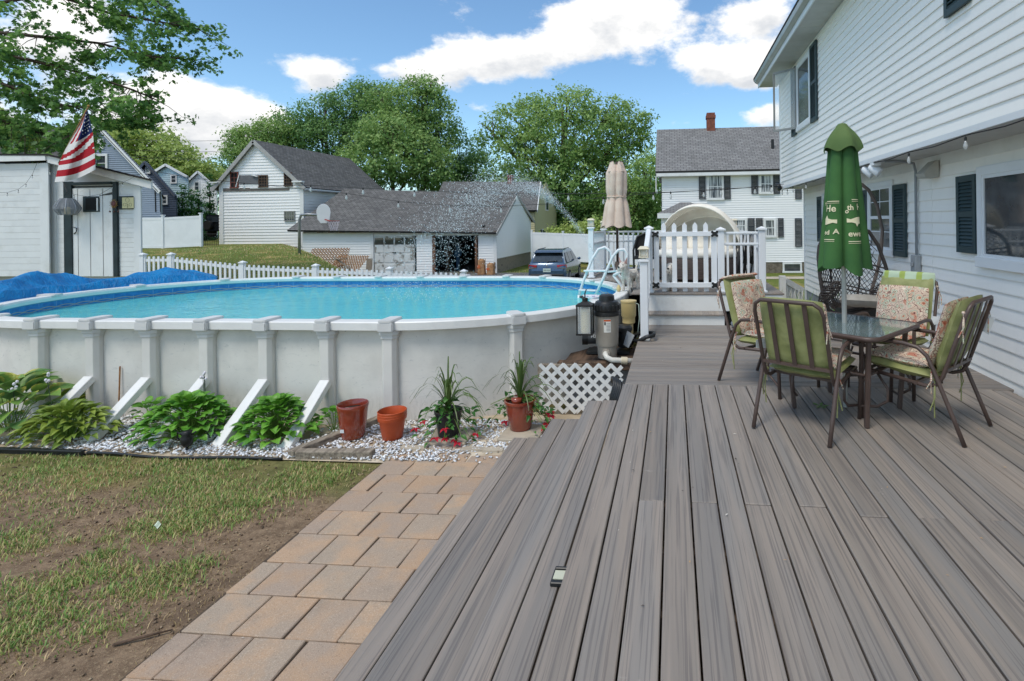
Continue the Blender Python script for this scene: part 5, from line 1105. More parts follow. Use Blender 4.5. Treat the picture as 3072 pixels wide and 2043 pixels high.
# round daybed with folding canopy
dbx,dby=gy(2095,800,10.4).x,10.4; t=thing('round_daybed','round wicker daybed with cream canopy behind the picket gate','daybed',(dbx,dby,UZ)); OFFW=mat('cream_canvas','#f0ebe0','#e4ddd0',sc=3,rough=.9,bump=.2,bsc=30)
WB=mat('brown_wicker','#574b47','#3f3634',st=(1,1,14),sc=6,rough=.7,bump=.6,bsc=18,bd=.01)
b=MB(); b.lathe([(.72,.02),(.78,.05),(.82,.38),(.80,.42)],(dbx,dby,UZ),40); b.build('base',WB,t,smooth=True,auto=40)
b=MB(); b.lathe([(.78,.42),(.82,.45),(.82,.52),(.76,.56),(.001,.565)],(dbx,dby,UZ),40); b.build('mattress',plain('cream_mattress','#e2ded4',.9),t,smooth=True)
def canopy(u,v):
    a=rad(200)*(u-.5)+PI/2; e=rad(4+v*84); R=.88
    x=R*math.cos(e)*math.cos(a-PI*0); y=R*math.cos(e)*math.sin(a); z=R*math.sin(e)
    return (dbx+x,dby+y,UZ+.48+z)
# hoops tip back and forward from the side pivots: sweep of half-rings about the X axis
def hood(u,v):
    a=PI*u; th=rad(2)+rad(96)*v; r=.84-.02*math.cos(v*PI*8)*math.sin(a); x=-r*math.cos(a); h=r*1.02*math.sin(a); y=h*math.cos(th); c_,s_2=math.cos(rad(-24)),math.sin(rad(-24)); return (dbx+x*c_-y*s_2,dby+x*s_2+y*c_,UZ+.5+h*math.sin(th)*1.05)
b=MB(); b.grid(hood,36,25); b.build('canopy',OFFW,t,smooth=True,solid=.006)
for v in (0,.25,.5,.75,1): b=MB(); b.tube([hood(u,v) for u in np.linspace(0,1,24)],.014,6); b.build('hoop',OFFW,t,smooth=True)
for k,(dx,dy,rz) in enumerate(((-.42,.15,.3),(.02,.28,0),(.45,.12,-.3))): b=MB(); pad(b,Matrix.Translation((dbx+dx,dby+dy,UZ+.68))@Euler((rad(65),0,rz)).to_matrix().to_4x4(),.46,.40,.16,10,.006,k,.5); b.build('cushion',OFFW,t,smooth=True)
# folded chairs leaning by the end post
for k in range(3):
    x=gy(2215+22*k,760,9.1).x; y=9.1+.1*k; t=thing('folding_chair',('black folding chair leaning behind the railing, nearest the gate','middle black folding chair leaning behind the railing','black folding chair leaning against the end post of the railing')[k],'folding chair',(x,y,UZ),'folded chairs behind the railing')
    b=MB(); 
    for s in (-1,1): b.tube([(x+s*.03-.04,y+s*.22,UZ),(x+.06+s*.01,y+s*.22,UZ+.88)],.012,6); b.tube([(x+.08,y+s*.2,UZ),(x-.02,y+s*.2,UZ+.7)],.012,6)
    b.tube([(x+.06,y-.22,UZ+.88),(x+.06,y+.22,UZ+.88)],.012,6); b.build('frame',BLACKM,t,smooth=True); b=MB(); b.box((x+.03,y,UZ+.6),(.015,.4,.5),(0,rad(8),0)); b.build('sling',mat('black_sling','#2c2b2b',rough=.9),t)
bk=gz(2215,862,UZ); t=thing('grey_basket','small grey plastic basket on the raised deck behind the balusters','basket',(bk.x,8.6,UZ)); b=MB(); b.lathe([(.10,0),(.11,.02),(.06,.13),(.02,.16)],(bk.x,8.62,UZ),14); b.build('body',mat('grey_plastic','#7e868e',rough=.5),t,smooth=True)
t=thing('lounge_chair','dark round backed chair behind the tall gate post','chair',(-.35,10.2,UZ)); b=MB(); q=gy(1940,760,10.2); b.tube([(q.x-.24,10.2,UZ),(q.x-.25,10.2,UZ+.55),(q.x-.18,10.25,UZ+.80),(q.x,10.28,UZ+.88),(q.x+.18,10.25,UZ+.80),(q.x+.25,10.2,UZ+.55),(q.x+.24,10.2,UZ)],.02,8); b.build('frame',BLACKM,t,smooth=True)
b=MB(); b.bb(q.x-.22,9.85,UZ+.40,q.x+.22,10.25,UZ+.44); b.build('seat',BLACKM,t); b=MB(); b.grid(lambda u,v:(q.x-.22+.44*u,10.25+.04*math.sin(PI*u),UZ+.44+v*(.3+.12*math.sin(PI*u))),10,6); b.build('backrest',mat('dark_mesh','#2d2a2a',rough=.9),t,solid=.01); 
for s in (-1,1): b=MB(); b.tube([(q.x+s*.22,9.87,UZ),(q.x+s*.22,9.87,UZ+.4)],.015,6); b.build('leg',BLACKM,t)
p=gy(2180+30,985,7.9); t=thing('grey_planter','stacked round grey plastic ornament beside the step and chair','planter',(.93,7.78,DZ)); b=MB(); b.lathe([(.10,0),(.13,.02),(.14,.06),(.12,.10),(.10,.11),(.11,.13),(.105,.17),(.05,.20),(.001,.205)],(.93,7.75,DZ+.002),20); b.build('body',mat('grey_plastic','#7e868e',rough=.5),t,smooth=True,auto=50)
# ------------------------------------------------------------------ dogs
def remesh_body(name,mb_,m,parent,vox=.009):
    me=mb_.mesh(name,m); o=bpy.data.objects.new(name,me); COL.objects.link(o)
    md=o.modifiers.new('r','REMESH'); md.mode='VOXEL'; md.voxel_size=vox; sm=o.modifiers.new('s','SMOOTH'); sm.factor=.6; sm.iterations=4
    dg=bpy.context.evaluated_depsgraph_get(); me2=bpy.data.meshes.new_from_object(o.evaluated_get(dg)); bpy.data.objects.remove(o)
    me2.polygons.foreach_set('use_smooth',[True]*len(me2.polygons)); q=bpy.data.objects.new(name,me2); COL.objects.link(q); q.parent=parent; return q
def fur_mat():
    t_=NT('wiry_white_fur'); c=t_.mix(t_.rng(t_.noise(t_.co((1,1,.4)),22,5,.7),.35,.68),lin('#f0ebe2'),lin('#d2c9bd')); c=t_.mix(t_.math('MULTIPLY',t_.rng(t_.noise(t_.co(),5,4),.52,.7),.6),c,lin('#a3958c')); t_.bump(t_.noise(t_.co((1,1,.35)),60,4,.7),1.,.02); return t_.fin(c,.95,0,.1)
FUR=fur_mat(); NOSE=plain('dog_nose','#1c1a1a',.3); EARP=plain('dog_ear_inside','#b58f86',.8)
def fur_strands(parent,src,n,L,seed):
    """short hair tufts grown from the body surface"""
    me=src.data; r=np.random.RandomState(seed); co=np.array([p.center for p in me.polygons]); no=np.array([p.normal for p in me.polygons]); ar=np.array([p.area for p in me.polygons]); k=r.choice(len(co),n,p=ar/ar.sum())
    P=co[k]+(r.rand(n,3)-.5)*.012; N_=no[k]; D=N_*.55+np.array([0,0,-.65])+(r.rand(n,3)-.5)*.7; D/=np.linalg.norm(D,axis=1)[:,None]; S=np.cross(D,r.rand(n,3)-.5); S/=np.linalg.norm(S,axis=1)[:,None]+1e-9
    l=(L*r.uniform(.5,1.2,n))[:,None]; w=.0035; vs=np.stack([P-S*w,P+S*w,P+D*l],1).reshape(-1,3)
    o=bpy.data.objects.new('hair',arr_mesh('hair',vs,3,[(0,1,2)],FUR)); COL.objects.link(o); o.parent=parent
def dog(name,label,loc,rz,pose,s=1.0,seed=1):
    t=thing(name,label,'dog',(0,0,0),'small white dogs on the raised deck')
    # local: faces -Y
    if pose=='stand':
        Vv=[(0,.20,.27),(0,.06,.265),(0,-.08,.28),(0,-.15,.34),(0,-.185,.42),(0,-.25,.405),(0,-.30,.39), (.055,.20,.22),(.06,.225,.13),(.06,.235,.06),(.06,.215,.012),(-.055,.20,.22),(-.06,.225,.13),(-.06,.235,.06),(-.06,.215,.012),(.05,-.09,.2),(.052,-.085,.1),(.052,-.10,.012),(-.05,-.09,.2),(-.052,-.085,.1),(-.052,-.10,.012),(0,.28,.33),(0,.30,.40)]
        R_=[.075,.082,.088,.066,.076,.055,.040,.05,.03,.022,.025,.05,.03,.022,.025,.042,.026,.026,.042,.026,.026,.02,.012]
        E_=[(0,1),(1,2),(2,3),(3,4),(4,5),(5,6),(0,7),(7,8),(8,9),(9,10),(0,11),(11,12),(12,13),(13,14),(2,15),(15,16),(16,17),(2,18),(18,19),(19,20),(0,21),(21,22)]; hd=V(0,-.185,.42)
    else:
        Vv=[(0,.10,.09),(0,.05,.17),(0,-.02,.25),(0,-.05,.32),(0,-.075,.385),(0,-.14,.37),(0,-.19,.355),(.07,.06,.075),(.075,-.03,.06),(.075,-.08,.015),(-.07,.06,.075),(-.075,-.03,.06),(-.075,-.08,.015),(.045,-.05,.2),(.045,-.07,.1),(.045,-.09,.014),(-.045,-.05,.2),(-.045,-.07,.1),(-.045,-.09,.014),(.03,.2,.05)]
        R_=[.085,.09,.085,.066,.078,.058,.044,.055,.035,.026,.055,.035,.026,.04,.026,.027,.04,.026,.027,.018]
        E_=[(0,1),(1,2),(2,3),(3,4),(4,5),(5,6),(0,7),(7,8),(8,9),(0,10),(10,11),(11,12),(2,13),(13,14),(14,15),(2,16),(16,17),(17,18),(0,19)]; hd=V(0,-.075,.385)
    mb_=MB()
    for i,j in E_:
        p,q=Vector(Vv[i]),Vector(Vv[j]); mb_.tube([p.lerp(q,k/3) for k in range(4)],[R_[i]+(R_[j]-R_[i])*k/3 for k in range(4)],10)
    for p,rr in zip(Vv,R_): mb_.ell(p,(rr,rr,rr),10,8)
    bd=remesh_body('body',mb_,FUR,t)
    f=hd+V(0,-.125,-.03)
    b=MB(); b.ell(hd+V(0,-.155,-.004),(.019,.014,.015),8,6); b.build('nose',NOSE,t,smooth=True)
    for sx in (-1,1):
        b=MB(); b.ell(hd+V(sx*.034,-.068,.026),(.012,.009,.012),8,6); b.build('eye',NOSE,t,smooth=True)
        b=MB()
        if pose=='stand': b.add([hd+V(sx*.018,-.005,.058),hd+V(sx*.075,.005,.035),hd+V(sx*.085,-.0,.165),hd+V(sx*.045,-.035,.055)],[(0,3,2),(3,1,2),(1,0,2),(0,1,3)])
        else: b.add([hd+V(sx*.03,0,.07),hd+V(sx*.07,.02,.055),hd+V(sx*.10,-.02,.04),hd+V(sx*.09,-.045,-.02),hd+V(sx*.045,-.035,.072)],[(0,4,3,2),(0,2,1),(1,2,3,4)])
        b.build('ear',FUR if pose!='stand' else EARP,t)
    b=MB(); r=random.Random(seed)
    for k in range(60):   # beard and brows
        a=r.uniform(-1,1); p=hd+V(a*.04,-.10-.03*r.random(),-.03-.01*r.random()); q=p+V(a*.015,-.01,-.05-.03*r.random()); b.add([p-V(.004,0,0),p+V(.004,0,0),q],[(0,1,2)])
    b.build('beard',FUR,t); fur_strands(t,bd,1300,.017,seed)
    if pose!='stand': b=MB(); b.tube([(.05*math.cos(a),-.04+.05*math.sin(a),.315-.012*math.sin(a)) for a in np.linspace(0,2*PI,16,endpoint=False)],.006,5,closed=True); b.build('collar',plain('brown_collar','#4a3128',.6),t)
    t.location=loc; t.rotation_euler=(0,0,rz); t.scale=(s,s,s); return t
dp=gz(1890,868,UZ); dog('dog','white prick-eared terrier standing on deck left of the newel post',(gy(1886,868,8.6).x,8.6,UZ+.002),rad(-24),'stand',.93,3)
dp=gz(2008,874,UZ); dog('dog','white bearded terrier sitting behind the picket gate',(gy(2014,860,8.5).x,8.52,UZ+.002),rad(-12),'sit',.95,4)
# ------------------------------------------------------------------ buildings
def siding_face(parent,A,B,z0,z1,ext,m,course=.13,holes=(),name='siding',proud=.042):
    """clapboards on the wall from A to B (left to right seen from outside); ext(z) -> span along the wall; holes (s0,s1,z0,z1)"""
    A=Vector((A[0],A[1],0));B=Vector((B[0],B[1],0));U=(B-A).normalized(); Nn=Vector((U.y,-U.x,0)); b=MB(); z=z0
    while z<z1-.005:
        zt=min(z+course,z1); l0,r0=ext(z); l1,r1=ext(zt); spans=[(l0,r0,l1,r1)]
        for h in holes:
            if h[2]<(z+zt)/2<h[3]:
                ns=[]
                for a0,b0,a1,b1 in spans:
                    if h[0]>a0: ns.append((a0,min(b0,h[0]),a1,min(b1,h[0])))
                    if h[1]<b0: ns.append((max(a0,h[1]),b0,max(a1,h[1]),b1))
                spans=ns
        for a0,b0,a1,b1 in spans:
            if b0-a0<.02: continue
            if b1<a1: a1=b1=(a1+b1)/2
            P=lambda s,zz,o:A+U*s+Nn*o+V(0,0,zz)
            b.add([P(a0,z,.0),P(b0,z,.0),P(a0,z,proud),P(b0,z,proud),P(b1,zt,.004),P(a1,zt,.004)],[(0,1,3,2),(2,3,4,5)])
        z=zt
    return tag(b.build(name,m,parent),kind=None)
def roof_plane(parent,a,b_,c,d,m,th=.10,name='roof'):
    a,b_,c,d=map(Vector,(a,b_,c,d)); n=(b_-a).cross(d-a).normalized()
    if n.z<0: n=-n
    bb=MB(); lo=[p-n*th for p in (a,b_,c,d)]; bb.add([a,b_,c,d]+lo,[(0,1,2,3),(7,6,5,4),(0,4,5,1),(1,5,6,2),(2,6,7,3),(3,7,4,0)]); o=bb.build(name,m,parent)
    r=parent
    while r.parent: r=r.parent
    uv=o.data.uv_layers.new(name='UVMap'); u=(b_-a).normalized(); v=n.cross(u); og=a-r.location
    for l in o.data.loops: p=o.data.vertices[l.vertex_index].co-og; uv.data[l.index].uv=(p.dot(u),p.dot(v))
    return o
def fwin(parent,Y,x0,x1,y0,y1,m=TRIM,grid=(2,1),pane=WINDOW,fw=.07,depth=.06,curtain=False):
    """window on a wall facing the camera (-Y) from its photo rectangle"""
    Y-=.04; a=gy(x0,y1,Y); c=gy(x1,y0,Y); b=MB(); X0,X1,Z0,Z1=a.x,c.x,a.z,c.z
    b.bb(X0-fw,Y-depth,Z0,X0,Y,Z1); b.bb(X1,Y-depth,Z0,X1+fw,Y,Z1); b.bb(X0-fw,Y-depth,Z1,X1+fw,Y,Z1+fw); b.bb(X0-fw-.02,Y-depth-.03,Z0-fw,X1+fw+.02,Y,Z0)
    w=b.build('window',m,parent)
    b=MB(); b.bb(X0,Y-depth*.5,Z0,X1,Y-depth*.35,Z1); b.build('pane',pane,w)
    b=MB(); nx,nz=grid
    for k in range(1,nx): xx=X0+(X1-X0)*k/nx; b.bb(xx-.018,Y-depth*.75,Z0,xx+.018,Y-depth*.5-.002,Z1)
    for k in range(1,nz): zz=Z0+(Z1-Z0)*k/nz; b.bb(X0,Y-depth*.74,zz-.02,X1,Y-depth*.5-.003,zz+.02)
    if nx>1 or nz>1: b.build('muntins',m,w)
    return w
def fshut(parent,Y,x0,x1,y0,y1,m=SHUTD):
    Y-=.03
    a=gy(x0,y1,Y); c=gy(x1,y0,Y); b=MB(); s=.05
    b.bb(a.x,Y-.07,a.z,a.x+s,Y-.03,c.z); b.bb(c.x-s,Y-.07,a.z,c.x,Y-.03,c.z)
    for z in (a.z,(a.z+c.z)/2-s/2,c.z-s): b.bb(a.x+s,Y-.07,z,c.x-s,Y-.03,z+s)
    n=int((c.z-a.z)/.07)
    for k in range(n): z=a.z+(k+.5)*(c.z-a.z)/n; b.box(((a.x+c.x)/2,Y-.05,z),(c.x-a.x-2*s,.02,.05),(rad(35),0,0))
    return b.build('shutter',m,parent)
def fbox(parent,name,Y,x0,x1,y0,y1,d,m,**k):
    a=gy(x0,y1,Y); c=gy(x1,y0,Y); b=MB(); b.bb(a.x,Y-d,a.z,c.x,Y,c.z); return b.build(name,m,parent,**k)
# barn
BY=34.6; bl=gy(659,739,BY); br=gy(908,737,BY); bz=1.0; pk=gy(768,424,BY); be=45.2; ez=gy(908,548,BY).z
barn=thing('barn','tall white clapboard barn with dark shingle roof and broken upper windows','barn',(pk.x,BY,bz)); W_=br.x-bl.x; pxs=pk.x-bl.x
def gext(z,W_=W_,pxs=pxs,ez=ez,pz=pk.z): 
    if z<=ez: return (0,W_)
    f=(z-ez)/(pz-ez); return (pxs*f,W_-(W_-pxs)*f)
hz0=gy(700,550,BY).z
siding_face(barn,bl,br,bz-.3,pk.z-.1,gext,FAR_WHITE,.2)
siding_face(barn,(br.x,BY),(br.x,be),bz-2.0,ez,lambda z:(0,be-BY),FAR_WHITE,.2,name='side_siding')
b=MB(); b.prism([(bl.x,bz-.6),(br.x,bz-2),(br.x,ez),(pk.x,pk.z-.12),(bl.x,ez)],-(be-BY)+.02,(0,BY+.01,0),(1,0,0),(0,0,1)); b.build('core',plain('barn_core','#b9b9b6',.8),barn)
oh=.5; dR=Vector((br.x-pk.x,0,ez-pk.z)).normalized(); er=Vector((br.x,BY-.25,ez))+dR*oh; el_=Vector((bl.x,BY-.25,ez))+Vector((bl.x-pk.x,0,ez-pk.z)).normalized()*oh; pkf=Vector((pk.x,BY-.25,pk.z+.08))
roof_plane(barn,er,er+V(0,be-BY+.4,0),pkf+V(0,be-BY+.4,0),pkf,SHINGLE); roof_plane(barn,el_,el_+V(0,be-BY+.4,0),pkf+V(0,be-BY+.4,0),pkf+V(.001,0,.001),SHINGLE)
for e in (er,el_):
    b=MB(); b.bar(e+V(0,-.02,-.12),pkf+V(0,-.02,-.12),.06,.24,(0,-1,0) if False else (0,0,1)); b.build('rake_board',mat('grey_rake','#a9a8a4',rough=.7,var=.15),barn)
b=MB(); b.bar(er+V(.02,0,-.13),er+V(.02,be-BY+.4,-.13),.08,.12); b.build('gutter',VINYL,barn)
for x0 in (661,902): fbox(barn,'corner_board',BY-.03,x0,x0+9,548,739,.045,TRIM)
for x0,x1,y0,y1 in ((637,662,546,550),(884,914,543,548)): fbox(barn,'eave_return',BY-.1,x0,x1,y0,y1,.3,TRIM)
fbox(barn,'missing_siding_gap',BY-.03,666,868,561,575,.03,mat('old_sheathing','#5d5a57','#77716a',st=(2,1,12),sc=4,rough=.9))
fbox(barn,'loose_board',BY-.03,752,905,561,566,.06,TRIM); fbox(barn,'loose_board',BY-.03,690,722,563,566,.06,TRIM)
fbox(barn,'tarpaper_patch',BY-.03,719,775,525,553,.035,mat('tar_paper','#6b6c6f',rough=.8)); 
b=MB(); a=gy(708,561,BY-.08); c=gy(718,524,BY-.08); b.bar(a,c,.07,.05); b.build('hanging_trim',TRIM,barn); b=MB(); a=gy(757,525,BY-.08); c=gy(775,530,BY-.08); b.bar(a,c,.25,.05); b.build('hanging_trim',TRIM,barn)
fwin(barn,BY,695,713,519,562,mat('red_frame','#7c4438',rough=.7),(2,3),DARKIN); fwin(barn,BY,780,801,528,560,WOODB,(3,4),DARKIN); fwin(barn,BY,856,874,520,556,WOODB,(3,4),DARKIN); fwin(barn,BY,856,883,635,661,mat('grey_frame','#8f8f8c',rough=.7),(4,2),WINDOW,.05)
for i in range(9):
    p=gy(660+i*28,742+random.uniform(0,5),BY-.1); tag(rock(p.x,BY-.05,p.z-.12,.3,.18,.2,i).build('foundation_stone',STONE,barn),None)
# garage
GYY=32.6; ga=gy(861,690,GYY-.5); gb=gy(1490,697,GYY-.5); gc=gy(1551,583,37.2); gd=gy(1034,566,37.2); gX0=gy(908,700,GYY).x; gX1=gy(1489,700,GYY).x; gz0=-.82
gar=thing('garage','long low white garage with wide grey shingle roof and open bay','garage',(gX1,GYY,gz0))
def gs(x): return gy(x,700,GYY).x-gX0
d1=(gs(1124),gs(1245)); d2=(gs(1303),gs(1430)); dz=gy(1300,706,GYY).z; ew=gy(1300,700,GYY).z+.15
siding_face(gar,(gX0,GYY),(gX1,GYY),gz0,ew,lambda z:(0,gX1-gX0),FAR_WHITE,.16,[(d1[0]-.15,d1[1]+.1,-9,dz),(d2[0]-.1,d2[1]+.1,-9,dz)])
ye=40.7; ez2=gy(1592,660,ye).z; fz=gy(1540,770,36).z
def gex(z):
    L=ye-GYY; pz=gc.z-.15; sp=37.2-GYY; e1=ew-.1
    l=0 if z<e1 else sp*(z-e1)/(pz-e1); r=L if z<ez2 else L-(L-sp)*(z-ez2)/(pz-ez2); return (l,r)
b0=gy(1489,778,GYY).z; siding_face(gar,(gX1,GYY),(gX1,ye),b0+.05,gc.z-.17,gex,FAR_WHITE,.16,name='side_siding')
b=MB(); b.prism([(0,b0),(ye-GYY,b0),(ye-GYY,ez2),(37.2-GYY,gc.z-.17),(0,ew-.1)],.02,(gX1-.03,GYY,0),(0,1,0),(0,0,1)); b.build('gable_core',plain('barn_core','#b9b9b6',.8),gar)
roof_plane(gar,ga,gb,gc,gd,SHINGLE,.12); be1=gy(1601,662,ye+.3); roof_plane(gar,V(gb.x,ye+.4,be1.z),V(ga.x+4,ye+.4,be1.z),gd,gc,SHINGLE,.12,'roof_back')
b=MB(); b.bar(gb+V(.0,-.02,-.12),gc+V(0.02,0,-.12),.05,.2); b.bar(gc+V(.02,0,-.12),V(gb.x,ye+.4,be1.z)+V(.02,0,-.12),.05,.2); b.build('rake_board',mat('grey_rake','#a9a8a4',rough=.7,var=.15),gar)
b=MB(); b.bb(gX0,GYY+.3,gz0,gX1-.1,ye-.2,gz0+.05); b.build('floor_slab',mat('dirty_concrete','#6b655c',rough=.95,var=.3),gar)
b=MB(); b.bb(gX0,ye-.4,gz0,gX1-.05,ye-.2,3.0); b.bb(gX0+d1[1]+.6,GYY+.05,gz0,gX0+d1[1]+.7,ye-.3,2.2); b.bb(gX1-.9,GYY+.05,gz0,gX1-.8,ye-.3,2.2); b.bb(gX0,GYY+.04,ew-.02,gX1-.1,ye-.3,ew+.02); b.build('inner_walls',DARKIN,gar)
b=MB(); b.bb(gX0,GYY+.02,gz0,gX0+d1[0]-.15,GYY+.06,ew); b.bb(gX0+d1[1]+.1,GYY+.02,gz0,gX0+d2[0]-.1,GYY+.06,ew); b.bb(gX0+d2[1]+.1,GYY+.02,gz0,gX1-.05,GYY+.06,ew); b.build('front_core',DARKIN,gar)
fbox(gar,'corner_board',GYY-.03,1482,1490,697,824,.045,TRIM); fbox(gar,'trim_post',GYY-.03,1114,1121,700,824,.06,TRIM)
BRW=mat('red_brown_post','#7d5b45','#5d4334',st=(8,8,1),sc=3,rough=.85); fbox(gar,'door_post',GYY-.03,1299,1306,706,824,.08,BRW); fbox(gar,'door_post',GYY-.03,1427,1432,706,824,.08,BRW); fbox(gar,'door_header',GYY-.03,1299,1432,699,706,.06,TRIM)
fbox(gar,'frieze_board',GYY-.03,910,1482,693,700,.03,mat('aged_trim','#b5b3ac',rough=.8,var=.2))
rt_=MB(); 
for x in range(960,1490,33): p=gy(x,695,GYY-.25); bb=MB(); bb.bb(p.x-.06,GYY-.45,p.z-.06,p.x+.06,GYY-.03,p.z+.05); bb.build('rafter_tail',WOODB,gar)
PEEL=mat('peeling_white_paint','#cfd2d0','#8d8b83',sc=2.2,lo=.5,hi=.62,rough=.75,det=8); x0,x1=gy(1124,800,GYY).x,gy(1245,800,GYY).x; zt_=dz-.02; zb_=gz0
gdr=fbox(gar,'garage_door',GYY+.03,1124,1245,706,830,.05,PEEL)
for i in range(4):
    wx0=x0+(x1-x0)*(i+.08)/4; wx1=x0+(x1-x0)*(i+.92)/4; b=MB(); b.bb(wx0,GYY-.032,zt_-.56,wx1,GYY-.021,zt_-.1); b.build('door_pane',WINDOW,gdr)
    for j in range(3): b=MB(); za=zb_+.12+j*.62; b.bb(wx0-.02,GYY-.04,za,wx1+.02,GYY-.021,za+.5); b.build('door_panel',PEEL,gdr,bevel=.012)
b=MB(); b.box(((x0+x1)/2,GYY-.06,.55),(.22,.04,.05)); b.build('door_handle',BLACKM,gdr)
for i in range(46):
    f=random.random(); y=GYY+f*(ye-GYY); zt2=b0+.05; zz=gz0+random.random()*(zt2-gz0); rock(gX1-.12,y,zz-.05+.1*f,.12,random.uniform(.16,.3),random.uniform(.12,.2),100+i,1).build('foundation_stone',STONE,gar)
b=MB(); b.bb(gX1-.12,GYY,gz0,gX1-.04,ye,b0+.04); b.build('foundation_wall',mat('mortar','#8f8677',rough=.95),gar)
for i,(x,y,s,l,m_) in enumerate(((1345,770,.5,'shelving post and tools just inside the open garage bay',WOODB),(1375,790,.45,'blue jacket shape hanging inside the open garage bay',mat('dull_blue','#3c5a72',rough=.9)))):
    p=gy(x,822,GYY+1.6); t=thing('stored_tools',l,'clutter',(p.x,GYY+1.6,gz0),'clutter in the garage bay'); b=MB(); b.bb(p.x-.08,GYY+1.5,gz0+.05,p.x+.08,GYY+1.7,gz0+1.7); b.build('upright',m_,t); b=MB(); b.box((p.x,GYY+1.6,gz0+1.2),(s,.3,.5),(0,.2,.1)); b.build('load',m_,t,bevel=.08,seg=2)
SACK=mat('kraft_paper','#b58a62','#96704d',sc=5,rough=.9,bump=.7,bsc=9,bd=.03)
for i,(x0,x1,y0,lab) in enumerate(((1433,1457,778,'taller brown paper yard bag beside the open garage bay'),(1460,1485,790,'shorter brown paper yard bag next to the stone foundation'))):
    a=gy(x0,826,31.6); c=gy(x1,y0,31.6); w=(c.x-a.x)/2; hx=(a.x+c.x)/2; h=c.z-gz0; t=thing('yard_bag',lab,'paper bag',(hx,31.6,gz0),'paper bags by the garage'); b=MB()
    b.grid(lambda u,v:(hx+(w*(1-.12*math.sin(v*PI)+.03*math.sin(u*31)))*(abs(math.cos(2*PI*u))**.55)*(1 if math.cos(2*PI*u)>0 else -1)*(1-.15*v*v),31.6+w*.7*(abs(math.sin(2*PI*u))**.55)*(1 if math.sin(2*PI*u)>0 else -1)*(1-.2*v*v),gz0+h*v+.05*math.sin(u*25)*v**6),36,10,True); b.build('sack',SACK,t,smooth=True,solid=.01); b=MB(); b.bb(hx-w*.8,31.6-w*.74,gz0+h*.45,hx-w*.1,31.6-w*.70,gz0+h*.65); b.build('print',plain('orange_print','#c8683a',.8),t)
# cream house behind the garage
CY=42.5; cr=thing('cream_house','cream sided house with grey roof and brick chimney behind the garage','house',(gy(1600,640,CY).x,CY,-1))
ra,rb_=gy(1330,545,CY+4),gy(1622,545,CY+4); ea,eb=gy(1290,630,CY-.4),gy(1612,630,CY-.4); roof_plane(cr,ea,eb,rb_,ra,SHINGLE,.15)
cx1=gy(1604,640,CY).x; siding_face(cr,(gy(1300,640,CY).x,CY),(cx1,CY),-1,eb.z-.1,lambda z:(0,cx1-gy(1300,640,CY).x),CREAM,.16)
def cext(z): 
    L=8; e=eb.z; f=max(0,(z-e)/(rb_.z-e)); return (4*f,L-4*f)
siding_face(cr,(cx1,CY),(cx1,CY+8),-1,rb_.z-.1,cext,CREAM,.16,name='gable_siding')
b=MB(); b.prism([(0,-1),(8,-1),(8,eb.z),(4,rb_.z-.15),(0,eb.z)],.05,(cx1-.08,CY,0),(0,1,0),(0,0,1)); b.build('core',plain('cream_core','#a9a482',.8),cr)
b=MB(); b.bar(eb+V(0,0,-.1),rb_+V(0,0,-.1),.06,.25); b.bar(rb_+V(0,0,-.1),rb_+V(0,4.2,eb.z-rb_.z-.1),.06,.25); b.build('rake_board',TRIM,cr)
BRICK=mat('old_brick','#8a5344','#6f4438',sc=9,rough=.9,bump=.4,bsc=18); a=gy(1526,550,CY+4); b=MB(); b.bb(a.x,CY+3.7,a.z-1,a.x+.36,CY+4.3,gy(1526,527,CY+4).z); b.bb(a.x-.05,CY+3.65,gy(1526,531,CY+4).z,a.x+.41,CY+4.35,gy(1526,526,CY+4).z); b.build('chimney',BRICK,cr)
for y in (1.3,2.6,3.9): 
    w=window_x(cr,cx1,CY+y,CY+y+.8,.55,1.9) if False else None
for yy,z0 in ((2.2,.3),(5.2,.3),(3.6,3.4)):
    b=MB(); b.bb(cx1,CY+yy-.05,z0-.05,cx1+.08,CY+yy+.95,z0+1.5); w=b.build('window',TRIM,cr); b=MB(); b.bb(cx1+.08,CY+yy+.06,z0+.06,cx1+.09,CY+yy+.84,z0+1.4); b.build('pane',WINDOW,w)
    if z0<1:
        for s in (-.45,1.0): b=MB(); b.bb(cx1+.02,CY+yy+s,z0,cx1+.07,CY+yy+s+.35,z0+1.45); b.build('shutter',SHUTD,cr)
# white house across the way
HY=32.2; hl=gy(1986,600,HY).x; hr=gy(2425,600,HY).x; hez=gy(2150,516,HY).z; hbz=gy(2350,786,HY).z
fh=thing('white_house','white two storey house with grey roof, dark shutters and porch beyond the gate','house',(hl,HY,-.8))
siding_face(fh,(hl,HY),(hr+6,HY),hbz,hez,lambda z:(0,hr+6-hl),FAR_WHITE,.135)
b=MB(); b.bb(hl+.02,HY+.01,-1,hr+6,HY+8,hez); b.build('core',plain('barn_core','#b9b9b6',.8),fh)
e0=gy(1966,514,HY-.45); r0=gy(1966,389,HY+3.6); roof_plane(fh,e0,V(hr+6,HY-.45,e0.z),V(hr+6,HY+3.6,r0.z),V(e0.x,HY+3.6,r0.z),SHINGLE_L,.15)
roof_plane(fh,V(hr+6,HY+8,e0.z),V(e0.x,HY+8,e0.z),V(e0.x,HY+3.6,r0.z),V(hr+6,HY+3.6,r0.z),SHINGLE_L,.15,'roof_back')
b=MB(); b.bb(e0.x,HY-.45,e0.z-.3,hr+6,HY-.40,e0.z-.12); b.bb(e0.x+.01,HY-.40,e0.z-.32,hr+6,HY,e0.z-.28); b.bb(e0.x,HY-.45,e0.z-1.2,e0.x+.05,HY+.6,e0.z-.13); b.build('cornice',TRIM,fh)
